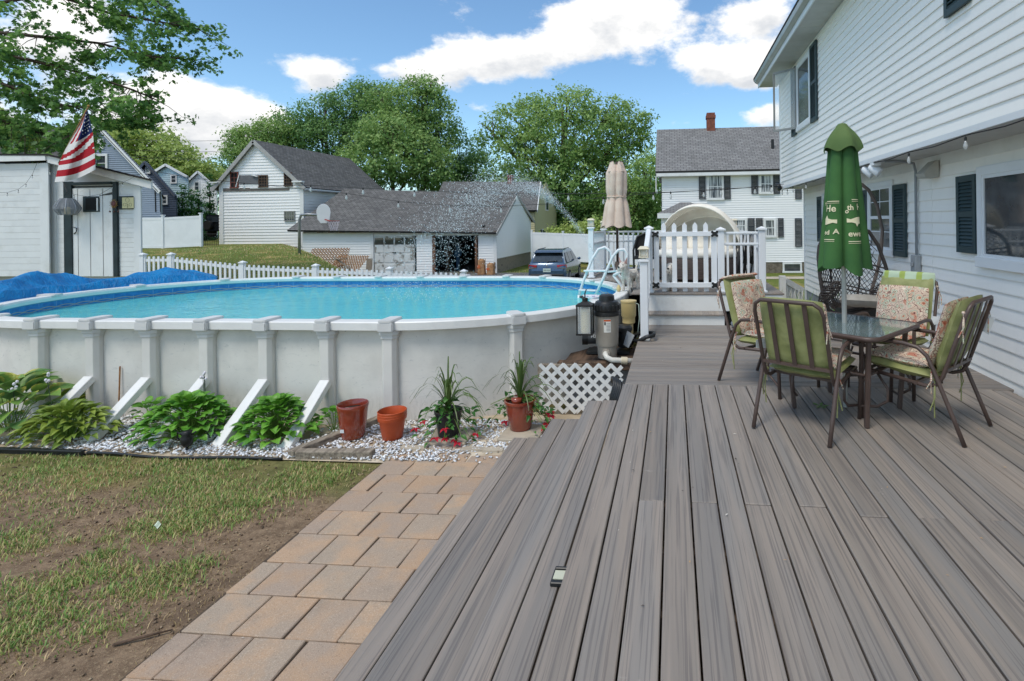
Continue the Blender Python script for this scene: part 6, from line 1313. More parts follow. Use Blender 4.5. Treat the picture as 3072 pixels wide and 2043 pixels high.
siding_face(fh,(hl,HY+8),(hl,HY),hbz,hez+2.4,lambda z:(0,8) if z<hez else (4*(z-hez)/2.6,8-4*(z-hez)/2.6),FAR_WHITE,.135,name='end_siding')
a=gy(2120,392,HY+3.6); c=gy(2144,340,HY+3.6); b=MB(); b.bb(a.x,HY+3.3,a.z-.6,c.x,HY+3.9,c.z); b.bb(a.x-.04,HY+3.26,c.z-.35,c.x+.04,HY+3.94,c.z-.15); b.build('chimney',BRICK,fh)
a=gy(2318,455,HY+1.4); b=MB(); b.tube([a+V(0,0,-.3),a+V(0,0,.75)],.09,8); b.build('vent_pipe',BLACKM,fh)
CUR=mat('curtained_glass','#4b5156','#c3c6c6',st=(9,1,.4),sc=1.4,lo=.45,hi=.55,rough=.12,spec=.8)
for x0,x1,y0,y1 in ((2127,2164,526,594),(2284,2311,527,576),(2165,2189,661,693),(2209,2234,661,693),(2297,2321,661,706)): fwin(fh,HY,x0,x1,y0,y1,TRIM,(1,2),CUR,.13,.08)
for x0,x1,y0,y1 in ((2097,2116,520,598),(2172,2191,520,598),(2254,2273,520,582),(2320,2339,520,582),(2139,2156,654,705),(2244,2263,654,705),(2268,2287,654,712),(2334,2350,654,712),(2385,2404,540,598),(2385,2405,655,740)): fshut(fh,HY,x0,x1,y0,y1)
fbox(fh,'foundation',HY+.02,1986,2440,786,826,.02,mat('rubble_foundation','#7d7466','#5f574b',sc=4,rough=.95,bump=.6,bsc=7,bd=.05)); fwin(fh,HY,2353,2400,792,813,TRIM,(1,1),WINDOW,.1)
# porch with hipped roof
PYf=HY-1.8; a=gy(1972,640,PYf); c=gy(2152,640,PYf); pkp=gy(2056,607,HY-.9); b=MB(); b.add([a,c,V(c.x,HY,a.z),V(a.x,HY,a.z),pkp+V(-.3,0,0),pkp+V(.3,0,0)],[(0,1,5,4),(1,2,5),(2,3,4,5),(3,0,4),(3,2,1,0)]); o=b.build('porch_roof',SHINGLE_L,fh); uv=o.data.uv_layers.new(name='UVMap')
for l in o.data.loops: p=o.data.vertices[l.vertex_index].co; uv.data[l.index].uv=(p.x,p.z*2+p.y)
b=MB(); b.bb(a.x,PYf-.02,a.z-.28,c.x,HY,a.z-.003); b.build('porch_cornice',TRIM,fh); siding_face(fh,(gy(1984,700,PYf+.3).x,PYf+.3),(gy(2138,700,PYf+.3).x,PYf+.3),-.5,a.z-.28,lambda z:(0,gy(2138,700,PYf+.3).x-gy(1984,700,PYf+.3).x),FAR_WHITE,.135,name='porch_siding'); fwin(fh,PYf+.27,2008,2030,668,705,TRIM,(1,2),WINDOW,.08)
drape('sidewalk',lambda u,v:(hl-3+u*16,HY-3.4+v*1.2),20,4,CONC,.02)
# blue grey house on the left
QY=30.5; pk2=gy(303,371,QY); re=gy(493,573,QY); bh=thing('blue_house','slate blue gabled house behind the shed and white fence','house',(pk2.x,QY,1)); hw=re.x-pk2.x-.25; wz=gy(480,565,QY).z
def bext(z):
    pz=pk2.z-.1; f=max(0,(z-wz)/(pz-wz)); return (hw*f,2*hw-hw*f)
siding_face(bh,(pk2.x-hw,QY),(pk2.x+hw,QY),.8,pk2.z-.12,bext,BLUE_SIDING,.13)
BD=V(gy(505,600,1).x,1,0)*7; b=MB(); f5=[V(x,QY+.02,z) for x,z in ((pk2.x-hw,.8),(pk2.x+hw,.8),(pk2.x+hw,wz),(pk2.x,pk2.z-.2),(pk2.x-hw,wz))]; b.add(f5+[p+BD for p in f5],[(4,3,2,1,0),(5,6,7,8,9)]+[(i,(i+1)%5,5+(i+1)%5,5+i) for i in range(5)]); b.build('core',BLUE_SIDING,bh)
le=V(2*pk2.x-re.x,QY,re.z); roof_plane(bh,V(re.x,QY-.3,re.z),V(re.x,QY,re.z)+BD,V(pk2.x,QY,pk2.z)+BD,V(pk2.x,QY-.3,pk2.z),SHINGLE_B,.12); roof_plane(bh,V(le.x,QY-.3,le.z),V(le.x,QY,le.z)+BD,V(pk2.x,QY,pk2.z)+BD,V(pk2.x-.001,QY-.3,pk2.z),SHINGLE_B,.12)
for e in (re,le): b=MB(); b.bar(V(e.x,QY-.32,e.z-.1),V(pk2.x,QY-.32,pk2.z-.1),.05,.2); b.build('rake_board',TRIM,bh)
fwin(bh,QY,286,318,468,512,TRIM,(1,2),WINDOW,.14); fwin(bh,QY,410,416,592,640,TRIM,(1,1),BLUE_SIDING,.12); fbox(bh,'gable_vent',QY-.03,293,313,417,447,.06,TRIM)
for x in (465,480): b=MB(); b.tube([gy(x,568,QY-.05),gy(x+2,636,QY-.05)],.03,6); b.build('cable',BLACKM,bh)
rb2=thing('roof_wing','brown shingled roof wing left of the blue gable, above the shed','house wing',(gy(150,460,29).x,29.5,0)); roof_plane(rb2,gy(-120,468,29),gy(235,468,29),gy(215,380,33),gy(-120,380,33),SHINGLE_B,.15); b=MB(); p0=gy(-120,468,29.3); p1_=gy(232,468,29.3); b.bb(p0.x,29.3,.5,p1_.x,33,p1_.z-.1); b.build('wall',BLUE_SIDING,rb2)
a=gy(46,462,29); c=gy(70,434,29); 
def small_house(label,Y,wall,pkpx,eavepx,leftx,m,roofm,basez,wins=(),group='houses up the street'):
    """gable front: peak pixel, right eave pixel"""
    p=gy(*pkpx,Y); e=gy(*eavepx,Y); hw_=e.x-p.x-.2; t=thing('far_house',label,'house',(p.x,Y,basez),group)
    def ex(z): f=max(0,(z-e.z)/(p.z-.1-e.z)); return (hw_*f,2*hw_-hw_*f)
    siding_face(t,(p.x-hw_,Y),(p.x+hw_,Y),basez,p.z-.15,ex,m,.18); BD=V((e.x+.4)/Y,1,0)*7; b=MB(); f5=[V(x,Y+.02,z) for x,z in ((p.x-hw_,basez),(p.x+hw_,basez),(p.x+hw_,e.z),(p.x,p.z-.2),(p.x-hw_,e.z))]; b.add(f5+[q+BD for q in f5],[(4,3,2,1,0),(5,6,7,8,9)]+[(i,(i+1)%5,5+(i+1)%5,5+i) for i in range(5)]); b.build('core',m,t)
    l=V(2*p.x-e.x,Y,e.z); roof_plane(t,V(e.x,Y-.3,e.z),V(e.x,Y,e.z)+BD,V(p.x,Y,p.z)+BD,V(p.x,Y-.3,p.z),roofm,.12); roof_plane(t,V(l.x,Y-.3,l.z),V(l.x,Y,l.z)+BD,V(p.x,Y,p.z)+BD,V(p.x-.001,Y-.3,p.z),roofm,.12)
    for q in (e,l): b=MB(); b.bar(V(q.x,Y-.32,q.z-.1),V(p.x,Y-.32,p.z-.1),.05,.22); b.build('rake_board',TRIM if m!=NAVY else m,t)
    for w in wins: fwin(t,Y,*w,TRIM,(1,2),WINDOW,.12)
    return t
small_house('dark navy gabled house beside the slate blue house',40,None,(445,484),(536,586),0,NAVY,SHINGLE_B,.8,((441,449,505,517),(490,500,590,610)))
small_house('pale blue house with grey roof beyond the navy house',48,None,(505,492),(570,528),0,PALEBLUE,SHINGLE,.5,((516,528,527,547),))
small_house('small white house with one window at the end of the street',56,None,(600,513),(655,560),0,FAR_WHITE,SHINGLE_L,.5,((586,597,547,570),))
# ------------------------------------------------------------------ fences
def vinyl_fence(label,pts,h,npan,group='tall white vinyl fences'):
    t=thing('vinyl_fence',label,'fence',pts[0],group)
    for (a,b_) in zip(pts[:-1],pts[1:]):
        a=Vector(a);b_=Vector(b_)
        m=MB(); m.bar(a+V(0,0,h/2),b_+V(0,0,h/2),.035,h-.25); m.build('panel',VINYL,t); 
        for z in (.1,h-.12): m=MB(); m.bar(a+V(0,0,z),b_+V(0,0,z),.06,.14); m.build('rail',VINYL,t)
    for p in pts: m=MB(); p=Vector(p); m.bb(p.x-.065,p.y-.065,p.z,p.x+.065,p.y+.065,p.z+h+.05); m.bb(p.x-.09,p.y-.09,p.z+h+.05,p.x+.09,p.y+.09,p.z+h+.1); m.build('post',VINYL,t,bevel=.01)
f0=gy(405,745,28.3); 
vinyl_fence('tall white vinyl fence between the shed and the barn',[gy(330,746,28.3),gy(490,746,28.3),gy(604,740,28.5)],1.83,2)
vinyl_fence('tall white vinyl fence behind the parked blue car',[gy(1596,778,37),gy(1690,784,36),gy(1790,790,35),gy(1900,796,34.2),gy(2010,798,33.6)],1.95,3)
pkf_=thing('picket_fence','low white picket fence on the slope behind the pool','fence',(-9,13.4,0)); PF=[(425,768),(510,767),(725,792),(945,801),(1167,810),(1390,818)]
PB=MB(); PB.prism([(-.03,0),(.03,0),(.03,.86),(.018,.885),(-.018,.885),(-.03,.86)],-.02,(0,0,0),(1,0,0),(0,0,1)); PKM=PB.mesh('picket',VINYL)
pts=[gy(x,y,13.4) for x,y in PF]
for (a,c) in zip(pts[:-1],pts[1:]):
    for dz_ in (-.12,-.68): b=MB(); b.bar(a+V(0,.03,dz_),c+V(0,.03,dz_),.04,.07); b.build('rail',VINYL,pkf_)
    n=max(2,int((c-a).length/.132))
    for k in range(n):
        p=a.lerp(c,(k+.5)/n); inst('picket',PKM,pkf_,(p.x+9,0,p.z-.87-.03))
for p in pts: b=MB(); b.bb(p.x-.055,13.38,p.z-1.2,p.x+.055,13.49,p.z+.02); b.bb(p.x-.08,13.36,p.z+.02,p.x+.08,13.51,p.z+.05); b.add([(p.x-.07,13.37,p.z+.05),(p.x+.07,13.37,p.z+.05),(p.x+.07,13.5,p.z+.05),(p.x-.07,13.5,p.z+.05),(p.x,13.43,p.z+.09)],[(0,1,4),(1,2,4),(2,3,4),(3,0,4)]); b.build('post',VINYL,pkf_)
sf=thing('side_fence','short weathered white fence section sloping to the house corner','fence',gy(2347,900,11)); a=gy(2347,835,11.2); c=gy(2408,872,11.6)
b=MB(); b.bb(a.x-.06,11.14,-.2,a.x+.06,11.26,a.z+.05); b.build('post',TRIM,sf); b=MB(); b.bar(a+V(.06,0,-.05),c,.05,.12); b.build('top_rail',TRIM,sf)
for k in range(5): p=a.lerp(c,(k+.6)/5.2); b=MB(); b.bb(p.x-.055,p.y-.015,-.2,p.x+.055,p.y+.015,p.z-.05); b.build('board',TRIM,sf)
wf=thing('wire_fence','thin dark wire fence in front of the parked jeep','fence',gy(630,737,31)); b=MB()
for k in range(9): p=gy(611+k*5.5,738,31); b.tube([p,V(p.x,31,p.z+.75)],.012,4)
for z in (.1,.75): b.tube([gy(608,738,31)+V(0,0,z),gy(656,738,31)+V(0,0,z)],.012,4)
b.build('wires',BLACKM,wf)
# ------------------------------------------------------------------ shed
SDV=V(gy(470,650,1).x,1,0)*2.5
SY=13.6; sh_=thing('shed','weathered white shed with dark framed plank door behind the pool','shed',gy(250,800,SY))
SHW=mat('painted_shed_boards','#dfe2e2',rough=.6,var=.06,sc=2,bump=.2,bsc=14,dirt=.3,dcol=lin('#a8a698'),dsc=1.8)
def boards(x0,x1,ytop,ybot,Y,n,m=SHW,slope=None):
    a=gy(x0,ybot,Y); c=gy(x1,ytop,Y); H=(c.z-a.z)/n
    for k in range(n):
        zz=a.z+H*k; b=MB(); 
        b.bb(a.x,Y,zz+.002,c.x,Y+.03+.004*random.random(),zz+H-.002); b.build('board',m,sh_,bevel=.003)
boards(-160,128,489,830,SY-.15,18); boards(172,420,567,830,SY,18)
fbox(sh_,'corner_board',SY-.15,126,148,489,830,.03,SHW); fbox(sh_,'corner_board',SY+.03,148,172,489,830,.06,SHW); fbox(sh_,'corner_board',SY,406,424,560,830,.03,SHW)
a=gy(150,492,SY); c=gy(424,566,SY); d=gy(424,560,SY); b=MB(); b.prism([(a.x,c.z-.02),(c.x,c.z-.02),(c.x,d.z),(a.x,a.z+.02)],-.03,(0,SY+.002,0),(1,0,0),(0,0,1)); b.build('gable_board',SHW,sh_)
fbox(sh_,'fascia',SY-.25,-160,140,463,489,.04,TRIM); b=MB(); p=gy(140,464,SY-.25); q=gy(453,541,SY-.1); q2=gy(453,566,SY-.1); p2_=gy(140,487,SY-.25); b.add([p,q,q2,p2_,p+V(0,.05,0),q+V(0,.05,0),q2+V(0,.05,0),p2_+V(0,.05,0)],[(0,3,2,1),(4,5,6,7),(0,1,5,4),(1,2,6,5),(2,3,7,6),(3,0,4,7)]); b.build('sloped_fascia',TRIM,sh_)
b=MB(); b.add([gy(-160,461,SY-.3),gy(142,461,SY-.3),gy(456,538,SY-.15),gy(456,538,SY-.15)+SDV+V(0,0,.15),gy(142,461,SY-.3)+SDV+V(0,0,.1),gy(-160,461,SY-.3)+SDV+V(0,0,.1)],[(0,1,4,5),(1,2,3,4)]); b.build('roof',SHINGLE_B,sh_,solid=.05)
l0=gy(-160,830,SY); l1=gy(422,830,SY); dv=V(gy(440,650,1).x,1,0)*2.4; b=MB()
for xa_,xb_,zt_ in ((l0.x,gy(160,800,SY).x,gy(0,492,SY).z),(gy(160,800,SY).x,l1.x,gy(422,566,SY).z)):
    f4=[V(xa_,SY+.04,-.1),V(xb_,SY+.04,-.1),V(xb_,SY+.04,zt_),V(xa_,SY+.04,zt_)]; b.add(f4+[p+dv for p in f4],[(3,2,1,0),(4,5,6,7),(0,1,5,4),(1,2,6,5),(2,3,7,6),(3,0,4,7)])
b.build('core',plain('barn_core','#b9b9b6',.8),sh_)
DGR=mat('dark_green_paint','#26363a','#1d2a2d',sc=4,rough=.6); fbox(sh_,'door_post',SY,200,220,545,830,.06,DGR); b=MB(); a=gy(337,545,SY-.06); c=gy(353,830,SY-.06); b.bar(((a.x+c.x)/2-.0,SY-.03,a.z),((a.x+c.x)/2+.0,SY-.03,c.z),.12,.06,(0,1,0)); b.build('door_post',DGR,sh_); fbox(sh_,'door_header',SY,218,338,545,556,.061,DGR); fbox(sh_,'header_shadow_strip',SY,220,338,556,564,.012,BLACKM)  # thin black strip stands in for the shade under the door header
dr=fbox(sh_,'door',SY-.0,221,338,565,830,.012,SHW)
xs_=[221,235,254,272,304,318,338]
for k,(x0,x1) in enumerate(((221,236),(236,273),(273,311),(311,338))):
    fbox(dr,'plank',SY-.012,x0+.5,x1-.5,566,829,.016,SHW,bevel=.003)
fr=fbox(dr,'door_window',SY-.03,251,299,589,636,.02,DGR); fbox(fr,'pane',SY-.05,257,290,594,630,.004,DARKIN); fbox(fr,'pane_trim',SY-.05,290,294,594,632,.006,TRIM)
b=MB(); b.tube([gy(222,682,SY-.03),gy(230,684,SY-.07),gy(229,695,SY-.07),gy(222,702,SY-.03)],.012,6); b.build('door_handle',BLACKM,dr,smooth=True)
b=MB(); a=gy(302,586,SY-.035); c=gy(336,580,SY-.035); b.add([a+V(0,0,-.008),c+V(0,0,-.035),c+V(0,0,.035),a+V(0,0,.008)],[(0,1,2,3)]); b.build('strap_hinge',BLACKM,dr,solid=.008)
vp=gy(57,455,SY+1); t=thing('roof_vent','small white square vent pipe on the shed roof','vent',(vp.x,SY+1,gy(57,468,SY+1).z)); b=MB(); z0=gy(57,468,SY+1).z; z1=gy(57,437,SY+1).z; b.bb(vp.x-.08,SY+.9,z0,vp.x+.08,SY+1.06,z1); b.bb(vp.x-.1,SY+.88,z1,vp.x+.1,SY+1.08,z1+.03); b.build('stack',TRIM,t)
# lantern, sun ornament, wall clock on the shed
lp=gy(202,620,SY-.3); t=thing('hanging_lantern','grey slatted lantern hanging from the shed by a cord','lantern',lp); Rr=.26; LG_=mat('grey_rattan','#9aa0a8','#8a9098',sc=8,rough=.7)
prof=[(0,.22),(-.02,.24)]; b=MB()
def lprof(f): return .13+.15*math.sin(min(1,f*1.25)*PI/2) if f<.62 else .28-.12*((f-.62)/.38)
for k in range(20): f=k/19; z=lp.z+.22-.44*f; r=lprof(f); b.tube([(lp.x+r*math.cos(q),lp.y+r*math.sin(q),z) for q in np.linspace(0,2*PI,24,endpoint=False)],.006,4,closed=True)
b.build('rings',LG_,t); b=MB()
for q in np.linspace(0,2*PI,8,endpoint=False): b.tube([(lp.x+lprof(f)*1.02*math.cos(q),lp.y+lprof(f)*1.02*math.sin(q),lp.z+.22-.44*f) for f in np.linspace(0,1,8)],.014,5)
b.build('ribs',LG_,t,smooth=True); b=MB(); b.lathe([(.06,0),(.06,.2)],(lp.x,lp.y,lp.z-.2),12); b.build('candle',plain('cream_wax','#d8cba4',.5),t); hk=gy(190,548,SY-.1); b=MB(); b.tube([hk,gy(201,575,SY-.3)],.01,5); b.tube([gy(201,575,SY-.3),lp+V(-.13,0,.22)],.005,4); b.tube([gy(201,575,SY-.3),lp+V(.13,0,.22)],.005,4); b.build('cord',BLACKM,t)
sp_=gy(342,611,SY-.1); t=thing('sun_ornament','yellow sun shaped metal ornament with small bells on the door frame','ornament',sp_); GOLD=mat('aged_gold','#b28a3c','#8a6428',sc=8,rough=.5); b=MB(); b.lathe([(.05,0),(.075,.015),(.05,.03)],(0,0,0),16); b.v=[(sp_.x+x,sp_.y-z,sp_.z+y) for x,y,z in b.v]; b.build('face',mat('dark_red_disc','#6b3a34',rough=.5),t)
for k in range(16):
    q=k*PI/8; r1_=.08; r2_=.145 if k%2 else .125; b=MB(); b.add([sp_+V(math.cos(q-.13)*r1_,-.012,math.sin(q-.13)*r1_),sp_+V(math.cos(q+.13)*r1_,-.012,math.sin(q+.13)*r1_),sp_+V(math.cos(q)*r2_,-.006,math.sin(q)*r2_)],[(0,1,2)]); b.build('sun_ray',GOLD,t,solid=.008)
for dx in (-.12,.0,.12): b=MB(); b.tube([sp_+V(dx,0,-.1),sp_+V(dx*1.05,0,-.2)],.004,4); b.ell(sp_+V(dx*1.05,0,-.215),(.022,.022,.026),8,6); b.build('bell',mat('dark_bell','#5b3b34',rough=.4),t)
ck=fbox(None,'wall_clock',SY,360,404,588,628,.05,DGR,bevel=.006); tag(ck,'square wall clock and weather dial in green frame on the shed','clock'); 
fbox(ck,'dial',SY-.05,367,401,592,625,.004,plain('aged_paper','#d8cf9f',.7))
cdp=gy(384,604,SY-.056)
for (cx_,cy_,r) in ((382,600,.06),(374,614,.042),(391,614,.042)):
    p=gy(cx_,cy_,SY-.057); b=MB(); b.tube([(p.x+r*math.cos(q),p.y,p.z+r*math.sin(q)) for q in np.linspace(0,2*PI,20,endpoint=False)],.003,4,closed=True); b.build('dial_ring',plain('dial_ink','#6b6a58',.7),ck)
b=MB(); b.bar(gy(383,613,SY-.06),gy(383,623,SY-.06),.008,.004); b.bar(gy(383,613,SY-.06),gy(379,610,SY-.06),.006,.004); b.build('hands',BLACKM,ck)
# flag
fg=thing('flag','american flag drooping from an angled wooden pole on the shed','flag',gy(180,470,SY-.3)); fp0=gy(176,490,SY-.35); fp1=gy(266,318,SY-.75); b=MB(); b.tube([fp0,fp1],.017,8); b.build('pole',mat('varnished_pole','#a07a4c',rough=.5),fg,smooth=True); b=MB(); b.ell(fp1,(.03,.03,.035),8,6); b.build('finial',GOLD,fg,smooth=True)
RED=fabric('flag_red','#a8202c'); WHT=fabric('flag_white','#dcdad8'); BLU=fabric('flag_blue','#22315f')
Lp=[(257,336),(232,385),(196,448),(176,492),(164,546)]; Rp=[(263,331),(272,370),(279,403),(284,455),(287,508)]
def lerp_poly(P,f): k=f*(len(P)-1); i=min(int(k),len(P)-2); g=k-i; return (P[i][0]+(P[i+1][0]-P[i][0])*g,P[i][1]+(P[i+1][1]-P[i][1])*g)
def flag(u,v):
    l=lerp_poly(Lp,v); r=lerp_poly(Rp,v); sag=10*math.sin(PI*u)*v; x=l[0]+(r[0]-l[0])*u; y=l[1]+(r[1]-l[1])*u+sag
    return gy(x,y,SY-.75+.35*(1-u)*min(1,v*1.4)*(.6)+.09*math.sin(u*9+v*3)*(.3+v))
NU,NV=41,57; vs=[flag(i/(NU-1),j/(NV-1)) for j in range(NV) for i in range(NU)]; b=MB(); o0=0; b.v=[tuple(p) for p in vs]
for j in range(NV-1):
    for i in range(NU-1):
        u=(i+.5)/(NU-1); v=(j+.5)/(NV-1)
        if v<.44 and u>.30+.2*v: k=2
        elif v<.44: k=int(u*9+v*3)%2
        else: k=1 if int((v-.44+.16*(u-.5)*(v<.7))/.08)%2==0 else 0
        b.f.append((j*NU+i,j*NU+i+1,(j+1)*NU+i+1,(j+1)*NU+i)); b.mi.append(k)
cloth=b.build('cloth',[RED,WHT,BLU],fg,smooth=True)
b=MB()
for r in range(6):
    for c_ in range(4):
        u=.5+c_*.14+(r%2)*.06; v=.06+r*.062
        if u>.97: continue
        p=flag(u,v); q=flag(u+.02,v); s=.022+.012*v; b.prism([((s if k%2==0 else s*.42)*math.sin(k*PI/5),(s if k%2==0 else s*.42)*math.cos(k*PI/5)) for k in range(10)],.003,p+V(0,-.006,0),(1,0,0),(0,0,1))
tag(b.build('stars',WHT,cloth),kind='stuff')
# ------------------------------------------------------------------ trees
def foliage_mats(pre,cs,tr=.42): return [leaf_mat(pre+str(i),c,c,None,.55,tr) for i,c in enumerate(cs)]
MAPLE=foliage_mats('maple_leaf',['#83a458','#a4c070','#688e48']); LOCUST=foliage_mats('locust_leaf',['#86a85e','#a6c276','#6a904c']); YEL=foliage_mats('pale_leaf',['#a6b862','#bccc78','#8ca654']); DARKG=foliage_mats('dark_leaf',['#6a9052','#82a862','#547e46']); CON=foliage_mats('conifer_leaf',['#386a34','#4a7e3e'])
BARK=mat('tree_bark','#5a4c40','#43382f',st=(6,6,1),sc=2,rough=.95,bump=.8,bsc=6,bd=.03)
def crown_mesh(blobs,n,size,mats,seed,clump=.55,per=26,leafshape=0,droop=.25):
    r=np.random.RandomState(seed); vol=np.array([b[1][0]*b[1][1]*b[1][2] for b in blobs])**.75; pr=vol/vol.sum(); nc=max(8,n//per)
    bi=r.choice(len(blobs),nc,p=pr); C=np.array([b[0] for b in blobs],float)[bi]; R=np.array([b[1] for b in blobs],float)[bi]
    d=r.normal(size=(nc,3)); d/=np.linalg.norm(d,axis=1)[:,None]; rr=(.45+.55*r.rand(nc)**.45)*(1+.22*(r.rand(nc)-.3)); P=C+d*R*rr[:,None]
    sz=clump*r.uniform(.6,1.4,nc); k=np.repeat(np.arange(nc),per); N_=len(k)
    off=r.normal(size=(N_,3))*sz[k][:,None]*np.array([.62,.62,.42]); Q=P[k]+off
    nrm=d[k]*.5+np.array([0,0,.55])+r.normal(size=(N_,3))*.55; nrm/=np.linalg.norm(nrm,axis=1)[:,None]
    t=np.cross(nrm,r.normal(size=(N_,3))); t/=np.linalg.norm(t,axis=1)[:,None]+1e-9; t[:,2]-=droop; b=np.cross(nrm,t); s=size*r.uniform(.6,1.3,N_)[:,None]
    if leafshape==0:   # folded rhomb
        vs=np.stack([Q-t*s*.5,Q+b*s*.33+nrm*s*.1,Q+t*s*.55,Q-b*s*.33+nrm*s*.1],1); F_=[(0,1,2),(0,2,3)]; npv=4
    else:              # lobed maple leaf
        pts=[(-.5,0),(-.15,.42),(.02,.2),(.22,.5),(.25,.15),(.6,0),(.25,-.15),(.22,-.5),(.02,-.2),(-.15,-.42)]
        vs=np.stack([Q+t*s*x+b*s*y+nrm*s*.12*abs(y) for x,y in pts],1); F_=[(0,1,2),(2,3,4),(4,5,6),(6,7,8),(8,9,0),(0,2,4,6,8)]; npv=10
    w=np.clip((d[k][:,2]*.6+.5+r.normal(size=N_)*.35),0,.999); mi=np.where(w>.72,1,np.where(w<.28,2%len(mats),0))  # pale leaves on top, dark ones below: overhead light put into leaf colour
    return arr_mesh('crown',vs.reshape(-1,3),npv,F_,None,mi=mi,mats=mats),P
def tree(name,label,Y,blobs_px,n,size,mats,seed,trunk_px=None,group='trees behind the barn and garage',clump=.6,base=None,tr=.25,per=26):
    bl_=[]
    for (x,y,hx,hy,dy) in blobs_px:
        c=gy(x,y,Y+dy); k=(Y+dy)/F; bl_.append(((c.x,c.y,c.z),(hx*k,max(hx,hy)*k*.8,hy*k)))
    cx=np.mean([b[0][0] for b in bl_]) if trunk_px is None else gy(trunk_px,600,Y).x; cy=Y; bz_=h1(cx,cy)-.1 if base is None else base
    t=thing(name,label,'tree',(cx,cy,bz_),group); me,P=crown_mesh(bl_,n,size,mats,seed,clump,per); me.transform(Matrix.Translation((-cx,-cy,-bz_))); inst('crown',me,t)
    top=max(b[0][2] for b in bl_); b=MB(); r=random.Random(seed); mid=V(cx,cy,bz_+(top-bz_)*.35); b.tube([V(cx,cy,bz_),V(cx+.1,cy,bz_+(mid.z-bz_)*.5),mid,V(cx,cy,top)],[tr*1.4,tr*1.1,tr*.9,tr*.3],10); b.build('trunk',BARK,t,smooth=True)
    b=MB()
    for q in bl_: 
        e=Vector(q[0]); s0=V(cx,cy,bz_+(e.z-bz_)*r.uniform(.35,.6)); b.tube([s0,s0.lerp(e,.5)+V(0,0,.3),e,e+V(r.uniform(-.5,.5),0,q[1][2]*.6)],[tr*.6,tr*.42,tr*.25,tr*.08],7)
        for i in range(6): e2=e+V(r.uniform(-1,1)*q[1][0]*.8,r.uniform(-1,1)*q[1][1]*.6,r.uniform(-.4,.9)*q[1][2]); b.tube([s0.lerp(e,.6),e.lerp(e2,.5)+V(0,0,.15),e2],[tr*.25,tr*.14,tr*.04],5)
    b.build('limbs',BARK,t,smooth=True); return t
tree('maple_tree','broad bright green maple rising between umbrella and garage roof',55,((1700,400,190,120,0),(1610,480,150,110,-2),(1560,370,90,80,1),(1800,420,130,110,2),(1720,560,240,110,0),(1880,500,90,130,3),(1900,380,55,70,2),(1480,400,55,60,-1),(1700,320,110,55,0),(1850,330,55,45,1),(1560,600,120,70,-1),(1930,620,60,90,2),(1820,620,120,80,1)),46000,.29,MAPLE,1,1690,clump=.62,tr=.32)
tree('locust_tree','tall feathery tree, highest one behind the garage',56,((1250,320,95,75,0),(1210,400,110,90,0),(1320,380,60,80,1),(1150,300,60,50,0),(1280,260,60,35,0)),15000,.29,LOCUST,2,1270,clump=.7,tr=.26)
tree('locust_tree','rounded green tree directly behind the garage roof ridge',53,((1170,470,150,100,0),(1090,520,110,70,-1),(1260,490,110,90,0),(1180,400,110,60,0),(1310,540,60,60,0)),17000,.27,LOCUST,3,1180,clump=.6,tr=.22)
tree('oak_tree','dark tree rising just behind the barn ridge',58,((880,390,90,60,0),(960,350,80,60,0),(1060,320,80,70,0),(1100,280,70,40,1),(1000,420,120,70,0),(1110,380,90,90,0)),26000,.25,DARKG,4,980,clump=.7,tr=.26)
tree('oak_tree','lower green tree at the left end of the barn roof',56,((760,420,60,45,0),(830,400,70,50,0),(720,410,45,30,0),(800,470,110,60,0),(700,470,40,50,0)),15000,.23,MAPLE,5,790,clump=.6,tr=.22)
tree('oak_tree','dark rounded tree between the garage tree and the maple',60,((1370,470,80,80,0),(1330,530,80,60,0),(1430,520,60,70,0),(1390,570,90,50,0)),14000,.25,DARKG,6,1380,clump=.7,tr=.24)
tree('maple_tree','pale yellow green tree crown above the blue house',62,((420,430,110,55,0),(500,470,90,50,0),(350,400,70,40,0),(560,500,80,40,0),(600,520,60,30,0),(450,500,120,50,0)),12000,.42,YEL,7,460,group='trees up the street',clump=.9,tr=.3)
tree('oak_tree','small pale tree beyond the white street house',70,((640,535,60,30,0),(690,545,40,35,0),(610,560,50,40,0)),4000,.42,YEL,8,640,group='trees up the street',clump=.8)
tree('dense_tree','shrubby dark tree below the maple beside the cream house',53,((1700,620,90,70,0),(1760,660,80,60,0),(1660,600,50,60,0),(1650,670,60,50,0)),9000,.3,DARKG,9,1710,clump=.6)
tree('dense_tree','loose leafy tree directly behind the beige umbrella',52,((1880,620,90,90,0),(1950,560,50,110,0),(1820,680,90,50,0),(1940,680,60,60,0)),12000,.26,MAPLE,10,1890,clump=.7)
for i,(x,y,hx,hy,lab) in enumerate(((1760,700,60,30,'round pale green shrub above the vinyl fence by the deck post'),(1690,705,50,22,'round pale green shrub above the vinyl fence by the car'))):
    tree('shrub',lab,40,((x,y,hx,hy,0),(x+30,y-14,hx*.6,hy*.9,0)),2600,.2,YEL,30+i,x,group='shrubs above the white fence',clump=.4,tr=.08)
